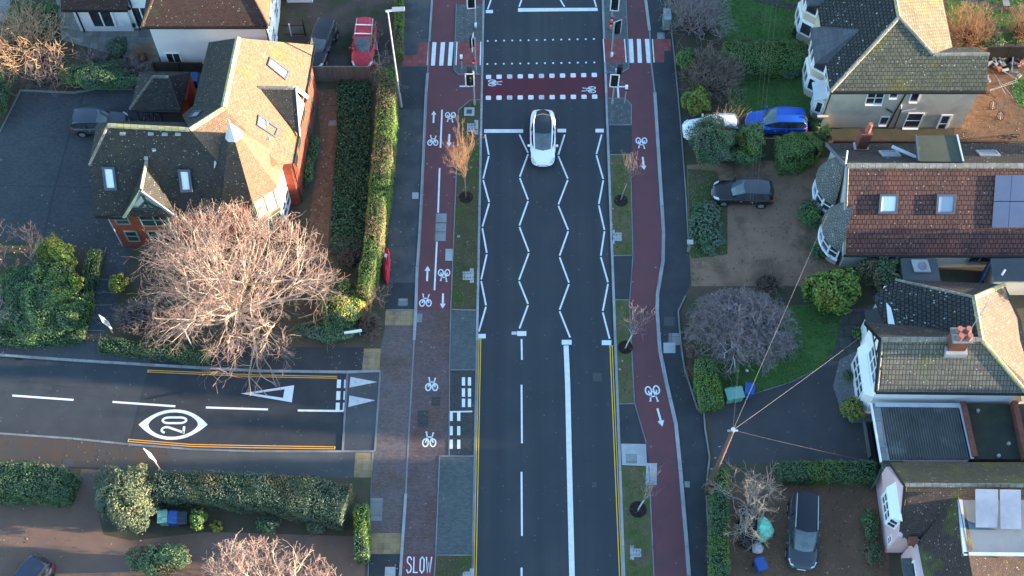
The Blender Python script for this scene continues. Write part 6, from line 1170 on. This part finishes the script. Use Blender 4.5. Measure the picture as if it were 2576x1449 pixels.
car('parked_car', 'red car with white roof bars parked by the wooden fence', 916, 113, R(-92), 4.25, 1.8, 1.6, paint('red', (.42, .015, .03)), None, 'estate', bars=True, rails=True)
car('parked_car', 'white car half hidden by the tall dark green bush on the right', 1790, 323, R(183), 4.2, 1.78, 1.5, p_wht)
car('parked_car', 'bright blue crossover car parked in front of the beige house', 1953, 307, R(178), 4.45, 1.85, 1.6, paint('blue', (.012, .085, .42)), None, 'suv')
car('parked_car', 'dark grey hatchback standing alone on the brown gravel drive', 1869, 484, R(176.5), 4.35, 1.8, 1.5, paint('dark_grey', (.012, .012, .014)), mat('paint_roof_grey', (.05, .053, .062), None, rough=.3, spec=.5, coat=.3))  # roof lighter than the body: sky reflection put into its colour
car('parked_car', 'grey people carrier with roof rails on the gravel by the pink house', 2021, 1336, R(-98), 4.85, 1.95, 1.72, paint('steel', (.04, .046, .056)), mat('paint_roof_dark', (.012, .013, .015), None, rough=.3, spec=.5), 'mpv', rails=True)
car('parked_car', 'dark blue black car cut off by the bottom left corner of the photo', 60, 1478, R(-122), 4.2, 1.8, 1.5, paint('navy', (.03, .036, .055)))

# ------------------------------------------------------------------ street furniture
redlit = mat('signal_red_lit', (.5, .02, .02), None, rough=.4, emit=((1, .06, .04), .25)); signalw = mat('signal_white', (.82, .83, .85), None, rough=.5)
t = thing('street_lamp', 'tall grey street lamp at the back of the left footway by the hedge', 'street lamp', G(1009, 268, ZP))
bx = G(1009, 268, ZP); top = bx + V(-.12, .1, 10.6)
b = MB(); b.tube([bx, bx + V(-.02, .02, 1.6)], .11, 10, steel); b.tube([bx + V(-.02, .02, 1.5), top], [.075, .05], 8, steel); b.build('pole', t)
b = MB(); b.bar(top + V(-.15, 0, 0), top + V(1.0, .08, .12), .12, .1, pvc); b.prism([top + V(.3, -.14, .2), top + V(1.15, -.12, .24), top + V(1.15, .2, .24), top + V(.3, .2, .2)], .1, conc); b.build('lamp_head', t)
def signal(label, base, toppx, heads, h=3.6, boxes=(), group='traffic signals at the crossing'):
    p = G(*base, ZP + .05); t = thing('traffic_signal', label, 'traffic signal', p, group)
    b = MB(); b.cyl(p, .09, .5, 8, steel); b.cyl(p + V(0, 0, .4), .06, h - .4, 8, steel); b.cyl(p + V(0, 0, h), .075, .06, 8, steel); b.build('pole', t)
    for (dx, dy, dz, ang, board) in heads:
        c = p + V(dx, dy, h - .55 + dz); q = Matrix.Rotation(ang, 3, 'Z'); f = lambda x, y, z: c + q @ V(x, y, z)   # faces local -Y
        b = MB(); b.bar(f(0, 0, -.5), f(0, 0, .5), .3, .22, blackp, q @ V(0, -1, 0)); hd = b.build('signal_head', t)
        if board:
            b = MB(); b.prism([f(-.3, -.1, .72), f(.3, -.1, .72), f(.3, -.1, -.72), f(-.3, -.1, -.72)], .02, blackp, down=q @ V(0, .02, 0)); bo = b.build('backing_board', hd)
            b = MB(); W_ = .085
            for a, e in ((f(-.33, -.105, .7), f(.33, -.105, .7)), (f(-.33, -.105, -.7), f(.33, -.105, -.7)), (f(-.3, -.105, -.74), f(-.3, -.105, .74)), (f(.3, -.105, -.74), f(.3, -.105, .74))): b.bar(a, e, W_ if a.z != e.z else .03, .03 if a.z != e.z else W_, signalw, V(0, 0, 1) if a.z == e.z else q @ V(0, -1, 0))
            b.build('board_border', bo)
        for z in (.32, 0, -.32):
            b = MB(); b.tube([f(0, -.11, z), f(0, -.3, z - .02)], .115, 8, blackp, cap=False); b.tube([f(0, -.12, z), f(0, -.125, z)], .1, 8, framed); b.build('signal_hood', hd)
    for (dx, dy, z, lit) in boxes:
        c = p + V(dx, dy, z); b = MB(); b.box(c, (.16, .2, .3), signalw if not lit else blackp); bo = b.build('push_button_box', t)
        if lit: b = MB(); b.box(c + V(0, -.105, .02), (.13, .02, .2), redlit); b.build('red_indicator', bo)
    return t
signal('traffic signal with white framed board at the near left corner of the cycle crossing', (1194, 263), None, [(-.27, -.05, -.2, 0, True), (-.3, .2, .25, math.pi + .2, False)], 3.9)
signal('traffic signal seen edge on above the left red tactile paving', (1197, 176), None, [(-.25, .1, 0, R(80), True)], 3.7, [(-.15, -.1, 1.1, True)])
signal('traffic signal with white framed board at the top left, above the paved island', (1197, 70), None, [(-.28, -.05, -.1, R(6), True), (-.25, .25, .3, math.pi, False)], 3.8, [(0, -.1, .5, False)])
signal('traffic signal with white framed board at the near right corner of the cycle crossing', (1540, 261), None, [(-.05, -.22, -.35, R(-4), True), (.3, .2, .2, math.pi - .5, False)], 4.1)
signal('traffic signal showing a dark back beside the right red tactile paving', (1537, 143), None, [(.3, .1, -.05, R(205), True)], 3.8, [(.05, -.12, .45, False)])
signal('traffic signal with two red wait indicators at the top right island', (1536, 72), None, [(.12, -.1, -.1, R(-5), True), (.25, .25, .3, math.pi - .3, False)], 3.7, [(-.02, -.12, .6, True), (0, -.12, 1.25, True)])
for base, lab, h in (((1162, 174), 'short push button post with white top on the left paved island', 1.7), ((1571, 260), 'short push button post at the right paved island corner', 2.2)):
    p = G(*base, ZP); t = thing('push_button_post', lab, 'post', p, 'push button posts'); b = MB(); b.cyl(p, .05, h, 8, steel); b.build('post', t); b = MB(); b.box(p + V(0, -.05, h - .15), (.2, .18, .32), signalw); b.box(p + V(0, -.06, h - .4), (.22, .2, .14), blackp); b.build('push_button_box', t)
p = G(1675, 68, ZP); t = thing('street_cabinet', 'grey green street cabinet against the top right boundary', 'cabinet', p)
b = MB(); b.box(p + V(0, .2, .62), (.5, 1.0, 1.25), mat('cabinet_green', (.16, .22, .22), (.18, .24, .24), 2, .6)); b.build('body', t); b = MB(); b.box(p + V(0, .2, 1.28), (.58, 1.08, .08), mat('cabinet_top', (.26, .31, .31), None, rough=.6)); b.build('lid', t); b = MB(); b.bar(p + V(-.256, .2, .1), p + V(-.256, .2, 1.15), .02, .02, blackp); b.build('door_seam', t)
p = G(1731, 632, ZP); t = thing('boundary_light', 'small pale lantern on the low wall beside the right footway', 'light', p); b = MB(); b.box(p + V(0, 0, .6), (.18, .18, 1.2), conc_d); b.build('post', t); b = MB(); b.box(p + V(0, 0, 1.25), (.42, .34, .1), conc); b.build('cap', t)
# sign boards on posts
def sign(label, base, h, w_, hh, ang, m=signalw, tilt=0.0, lean=V(0, 0, 0)):
    p = G(*base, ZP); t = thing('sign_board', label, 'sign', p); top = p + V(0, 0, h) + lean; q = Matrix.Rotation(ang, 3, 'Z') @ Matrix.Rotation(tilt, 3, 'X')
    b = MB(); b.tube([p, top], .04, 6, steel); b.build('post', t); c = top - V(0, 0, hh / 2)
    b = MB(); b.prism([c + q @ V(x * w_ / 2, -.05, z * hh / 2) for x, z in ((-1, 1), (1, 1), (1, -1), (-1, -1))], .03, m, down=q @ V(0, .03, 0)); b.build('panel', t); return t
sign('white sign board on a post over the lower side street footway, near the round bush', (402, 1180), 3.1, .75, 1.2, R(-52), tilt=R(10))
sign('white sign board on a grey post in the shrubs right of the stepped path', (283, 837), 2.3, .7, 1.3, R(-60), tilt=R(14))
sign('slim pale post with small plate beneath the big bare tree', (486, 877), 3.2, .16, .6, R(-20))
sign('small white sign board half hidden by the big bare tree', (507, 812), 2.2, .45, .9, R(-65))
p0, p1 = G(866, 838, ZP + .8), G(910, 831, ZP + .8); t = thing('street_nameplate', 'long narrow white nameplate standing low at the side street corner', 'nameplate', (p0 + p1) / 2 - V(0, 0, .8))
b = MB(); b.bar(p0, p1, .1, .22, signalw); b.build('plate', t)
for p in (lerp(p0, p1, .15), lerp(p0, p1, .85)): b = MB(); b.bar(V(p.x, p.y + .05, ZP), V(p.x, p.y + .05, ZP + .85), .06, .06, steel); b.build('leg', t)
# folded red fabric sign leaning on the hedge foot
p = G(972, 668, ZP); t = thing('folded_sign', 'long red folded fabric bundle pointed at both ends beside the tall hedge', 'folded sign', p); redf = mat('red_fabric', (.62, .03, .05), (.5, .02, .04), 3, .6, .3)
def redp(x, y, z): return G(x, y, ZP + z)
b = MB(); o_ = [(975, 622), (979, 635), (981, 660), (979, 690), (974, 712), (966, 700), (963, 675), (965, 640)]
tp = [redp(x, y, .35) for x, y in o_]; b.prism(tp, .3, redf)
for k, (x0, y0, x1, y1) in enumerate(((976, 626, 978, 690), (968, 650, 972, 708), (972, 660, 975, 706))): b.tube([redp(x0, y0, .38), redp((x0 + x1) / 2 + 1, (y0 + y1) / 2, .5), redp(x1, y1, .38)], [.03, .11, .03], 6, redf)
b.build('fabric', t); b = MB(); b.prism([redp(968, 637, .46), redp(975, 640, .46), redp(973, 648, .46), redp(967, 646, .46)], .08, signalw); b.build('white_patch', t); b = MB(); b.bar(redp(972, 648, .55), redp(978, 685, .42), .035, .035, mat('red_pole', (.6, .25, .25))); b.build('strut', t)
# fences and walls
def fence(label, a, c, h, m, name='wooden_fence'):
    t = thing(name, label, 'fence', a); d = (c - a); L_ = d.length; b = MB(); b.bar(a + V(0, 0, h / 2), c + V(0, 0, h / 2), .05, h, m); b.build('panel', t); b = MB(); b.bar(a + V(0, 0, h + .03), c + V(0, 0, h + .03), .1, .06, m); b.build('rail', t)
    for i in range(int(L_ / 1.8) + 1): p = a + d * (i * 1.8 / L_); b = MB(); b.bar(p + V(0, -.05, 0), p + V(0, -.05, h + .1), .1, .1, m); b.build('post', t)
fence('weathered wooden board fence between the red car and the leaf covered path', G(786, 205, ZP), G(935, 205, ZP), 1.75, wood)
fence('low dark fence between the white house wall and the cycle shelter', G(392, 178, ZP), G(515, 180, ZP), 1.0, wood_d)
fence('dark fence at the back of the beige house yard', G(2470, 152, ZP), G(2640, 152, ZP), 1.6, wood_d)
t = thing('garden_gate', 'white framed gate with dark trellis by the white house corner', 'gate', V(-17.0, 65.5, ZP)); b = MB()
for z in (.3, 1.3): b.bar(V(-17.6, 65.5, z), V(-15.9, 65.5, z), .06, .08, wood_d)
b.bar(V(-15.9, 65.5, 0), V(-15.9, 65.5, 2.1), .1, .1, wood_d); b.bar(V(-17.0, 65.5, 0), V(-17.0, 65.5, 1.5), .08, .08, pvc); b.build('frame', t); b = MB(); b.prism([V(-17.0, 65.5, 1.3), V(-16.0, 65.5, 1.3), V(-16.0, 65.5, .3), V(-17.0, 65.5, .3)], .02, conc_d, down=V(0, .03, 0)); b.build('panel', t)
fence('low grey planter fence in front of the dark garage doorway', G(2170, 1062, ZP), G(2185, 1155, ZP), .5, mat('planter_grey', (.1, .115, .11)), 'planter_fence')
fence('low brick wall between the beige house and the bungalow', V(23.4, 55.0, ZP), V(36, 54.9, ZP), .9, brick_g, 'garden_wall'); fence('green wooden side gate and fence beside the pink gable', G(2188, 1232, ZP), G(2208, 1188, ZP), 1.6, timber_d)
# wheelie bins
def bin_(label, base, m, rz, group): 
    p = G(*base, ZP + .02); t = thing('wheelie_bin', label, 'wheelie bin', p, group, rz); b = MB(); k = [V(-.24, -.28, 0), V(.24, -.28, 0), V(.24, .28, 0), V(-.24, .28, 0)]
    b.v += [tuple(V(x.x, x.y, .06)) for x in k] + [tuple(V(x.x * 1.18, x.y * 1.22, .98)) for x in k]
    for i in range(4): j = (i + 1) % 4; b.face((i, j, 4 + j, 4 + i), m)
    b.face((3, 2, 1, 0), m); b.face((4, 5, 6, 7), m); b.build('body', t, local=True)
    b = MB(); b.prism([V(-.31, -.4, 1.02), V(.31, -.4, 1.02), V(.31, .36, 1.1), V(-.31, .36, 1.1)], .06, m); b.build('lid', t, local=True)
    b = MB(); b.bar(V(-.25, .42, 1.02), V(.25, .42, 1.02), .05, .05, m); b.build('handle', t, local=True)
    for s_ in (-1, 1): b = MB(); b.tube([V(s_ * .2, .3, .11), V(s_ * .29, .3, .11)], .11, 8, tyre); b.build('wheel', t, local=True)
for a in (('green wheelie bin, leftmost of the three below the long hedge', (418, 1313), bingrn, R(3)), ('blue wheelie bin in the middle below the long hedge', (444, 1315), binblue, R(-4)), ('black wheelie bin right of the blue bin below the long hedge', (467, 1316), binblk, R(5))): bin_(*a, 'bins below the long hedge')
for a in (('green bin against the leafy hedge at the lawn corner', (1832, 1006), bingrn, R(14)), ('green bin between its twin and the blue bin on the tarmac edge', (1853, 1003), bingrn, R(12)), ('blue bin at the right end of the lawn corner row', (1880, 993), binblue, R(-8))): bin_(*a, 'bins at the lawn corner')
bin_('blue bin by the bags on the lower right gravel', (1908, 1430), binblue, R(20), None); bin_('blue bin in the gap behind the cycle shelter', (493, 215), binblue, R(0), None)
# garden waste bags
t = thing('garden_bag', 'crumpled mint green garden waste bag beside the grey people carrier', 'bag', G(1922, 1350, ZP)); b = MB(); c = G(1922, 1335, .5); k = 12; gm = mat('bag_green', (.12, .5, .32), (.3, .68, .5), 5, .5)
rg_ = [(.1, .02), (.55, .1), (.66, .45), (.6, .8), (.42, .95), (.12, .85)]
for i, (r_, z) in enumerate(rg_):
    for j in range(k): a = j * 2 * math.pi / k; q_ = 1 + .16 * math.sin(3 * a + i) + .08 * rng.normal(); b.v.append((c.x + r_ * .8 * q_ * math.cos(a), c.y + r_ * 1.15 * q_ * math.sin(a), ZP + z))
for i in range(len(rg_) - 1):
    for j in range(k): j2 = (j + 1) % k; b.face((i * k + j, i * k + j2, (i + 1) * k + j2, (i + 1) * k + j), gm)
b.face([5 * k + j for j in range(k)], gm); b.build('bag', t)
t = thing('rubbish_sack', 'small whitish sack between the mint bag and the blue bin', 'sack', G(1905, 1390, ZP)); b = MB(); c = G(1905, 1380, .3); blob(b, (c.x, c.y, ZP + .3), .36, .4, .34, mat('sack_white', (.45, .4, .42), (.55, .5, .52), 4, .6), zmin=ZP); b.build('sack', t)
p = G(1879, 932, ZP + .15); t = thing('football', 'small white ball lying on the right lawn', 'ball', V(p.x, p.y, L2)); b = MB(); blob(b, (p.x, p.y, ZP + .14), .11, .11, .11, signalw); b.smooth = True; b.build('ball', t)
# bicycles
def bicycle(label, loc, rz, m, tilt=0.0, group='bicycles'):
    t = thing('bicycle', label, 'bicycle', loc, group, rz); t.rotation_euler = (tilt, 0, rz)
    for x in (-.52, .52):
        b = MB(); pts = [V(x + .33 * math.cos(a), 0, .34 + .33 * math.sin(a)) for a in np.arange(17) * 2 * math.pi / 16]; b.tube(pts, .025, 5, tyre, cap=False)
        for a in np.arange(8) * math.pi / 4: b.bar(V(x, 0, .34), V(x + .31 * math.cos(a), 0, .34 + .31 * math.sin(a)), .006, .006, steel)
        b.build('wheel', t, local=True)
    b = MB(); A_, B2, C2, D2, E2_ = V(-.52, 0, .34), V(-.05, 0, .3), V(-.2, 0, .85), V(.36, 0, .85), V(.52, 0, .34)
    for x, y in ((A_, B2), (A_, C2), (B2, C2), (C2, D2), (B2, D2), (D2, E2_), (D2, V(.33, 0, 1.0))): b.tube([x, y], .022, 5, m)
    b.build('frame', t, local=True); b = MB(); b.tube([V(.3, -.28, 1.0), V(.36, 0, 1.02), V(.3, .28, 1.0)], .018, 5, blackp); b.build('handlebar', t, local=True); b = MB(); b.bar(V(-.32, 0, .93), V(-.08, 0, .95), .13, .05, blackp); b.build('saddle', t, local=True); return t
ysh = G(400, 298, ZP).y; bk0 = bicycle('dark bicycle parked under the front edge of the cycle shelter', V(G(368, 300, ZP).x, ysh + .4, ZP), R(82), blackp, 0, 'bicycles under the shelter')
for i, x in enumerate((378, 390, 403)): dup(bk0, ['second dark bicycle from the left post of the shelter', 'dark bicycle next to the middle post of the shelter', 'dark bicycle right of the middle post of the shelter'][i], V(G(x, 300, ZP).x, ysh + .35 + .1 * i, ZP), R(84 + 8 * i))
bicycle('small bicycle standing on the brown yard behind the beige house', G(2500, 286, ZP), R(112), mat('bike_grey', (.12, .12, .13)), R(25), 'bicycles in the yard')
bicycle('dark bicycle with a white mudguard lying at the yard edge', G(2532, 340, ZP), R(8), blackp, R(50), 'bicycles in the yard')
t = thing('rotary_dryer', 'fallen white rotary clothes dryer in the yard corner behind the beige house', 'clothes dryer', G(2500, 215, ZP)); b = MB()
for a, c in (((2490, 228), (2560, 205)), ((2500, 185), (2548, 245)), ((2505, 190), (2530, 238)), ((2560, 200), (2490, 226))): b.tube([G(*a, .35), G(*c, .25)], .014, 5, steel)
b.build('arms', t)
t = thing('junk_heap', 'heap of garden junk, boards and pale rubble against the back fence', 'junk heap', G(2530, 165, ZP)); b = MB()
cols = [conc, wood, blackp, timber_g, terr, conc_d, wood_d, signalw]
for i in range(60):
    q_ = G(2530 + rng.normal() * 22, 165 + rng.normal() * 14, .2); b.box(q_ + V(0, 0, rng.random() * .3), (.1 + rng.random() * .5, .08 + rng.random() * .3, .06 + rng.random() * .25), cols[int(rng.integers(0, 8))], rng.random() * 3)
for i in range(8): q_ = G(2530 + rng.normal() * 25, 165 + rng.normal() * 15, .4); a = rng.random() * 6; b.bar(q_, q_ + V(1.2 * math.cos(a), 1.2 * math.sin(a), .3), .06, .05, cols[int(rng.integers(0, 4))])
o = b.build('junk', t); o['kind'] = 'stuff'
p = G(2522, 15, ZP); t = thing('garden_table', 'grey garden table and dark chair beyond the top right lawn', 'table', p); b = MB(); b.box(p + V(0, 0, .7), (.5, 1.2, .06), conc_d); b.build('tabletop', t)
for x in (-.2, .2):
    for y in (-.5, .5): b = MB(); b.bar(p + V(x, y, 0), p + V(x, y, .7), .06, .06, wood_d); b.build('leg', t)
# telegraph pole and wires
tp0 = G(1776, 1240, ZP); tpt = V(tp0.x + .2, tp0.y + .05, 10.4); t = thing('telegraph_pole', 'reddish brown telegraph pole at the right footway with cables fanning out', 'pole', tp0)
b = MB(); b.tube([tp0, tpt], [.17, .11], 10, polew); b.smooth = True; b.build('pole', t); b = MB(); b.bar(tpt + V(-.3, 0, -.1), tpt + V(.3, 0, -.1), .1, .1, steel); b.cyl(tpt + V(0, 0, -.02), .14, .12, 8, steel); b.build('bracket', t)
b = MB()
for k in range(8): b.bar(tp0 + V(.17 * (1 if k % 2 else -1), 0, 2.5 + k * .9), tp0 + V(.3 * (1 if k % 2 else -1), 0, 2.5 + k * .9), .03, .03, steel)
b.build('climbing_steps', t)
def wire(label, a, c, r_, sag, m=wirem):
    b = MB(); pts = [lerp(a, c, i / 14) - V(0, 0, sag * 4 * (i / 14) * (1 - i / 14)) for i in range(15)]; b.tube(pts, r_, 4, m); o = b.build('overhead_cable'); org = a.copy(); o.data.transform(Matrix.Translation(-org)); o.location = org
    tag(o, label, 'cable', 'cables from the telegraph pole')
wire('thick pale cable running from the telegraph pole to the bungalow bays', tpt, G(2092, 515, 4.2), .008, .3); wire('pale cable running from the telegraph pole towards the lawn and the white gabled house', tpt, V(23.0, 37.8, 5.0), .006, .2)
wire('thin cable from the telegraph pole to the pink house', tpt, V(23.3, 29.0, 3.6), .004, .15, MATS['conc_grey_wire'])
for i, (x, y) in enumerate(((1958, 170), (1976, 170), (1990, 200))): wire(['thin faint cable crossing over the bare tree and the grey car', 'thin faint cable just right of the faintest one over the gravel drive', 'thin faint cable nearest the bungalow over the gravel drive'][i], tpt, G(x, y - 500, 9.5), .0025, .9, MATS['conc_grey_wire'])
for k, (x, y, rx, ry, h) in enumerate(((46, 43.8, 1.5, 2.8, 8.5), (48, 54.2, 1.5, 2.4, 8.5), (46, 33.25, 1.2, 1.6, 7), (46.5, 28.8, 1.2, 2.0, 9), (46.2, 31.2, 1.0, .9, 5.5))):  # added unseen sun blockers, sized to shade ground gaps and leave a light stripe
    y += math.tan(SUN_AZ) * 50
    bush_w('sun_blocker', ['added unseen evergreen blocking the sun right of the bungalow', 'added unseen evergreen blocking the sun behind the beige house yard', 'added unseen evergreen blocking the sun behind the walled yard', 'added unseen evergreen blocking the sun behind the pink house', 'added unseen lower evergreen trimming the sun in the gap behind the walled yard'][k], 'tree', (x, y), rx, ry, h, lf_dark, lf_mid, 2500, .2)
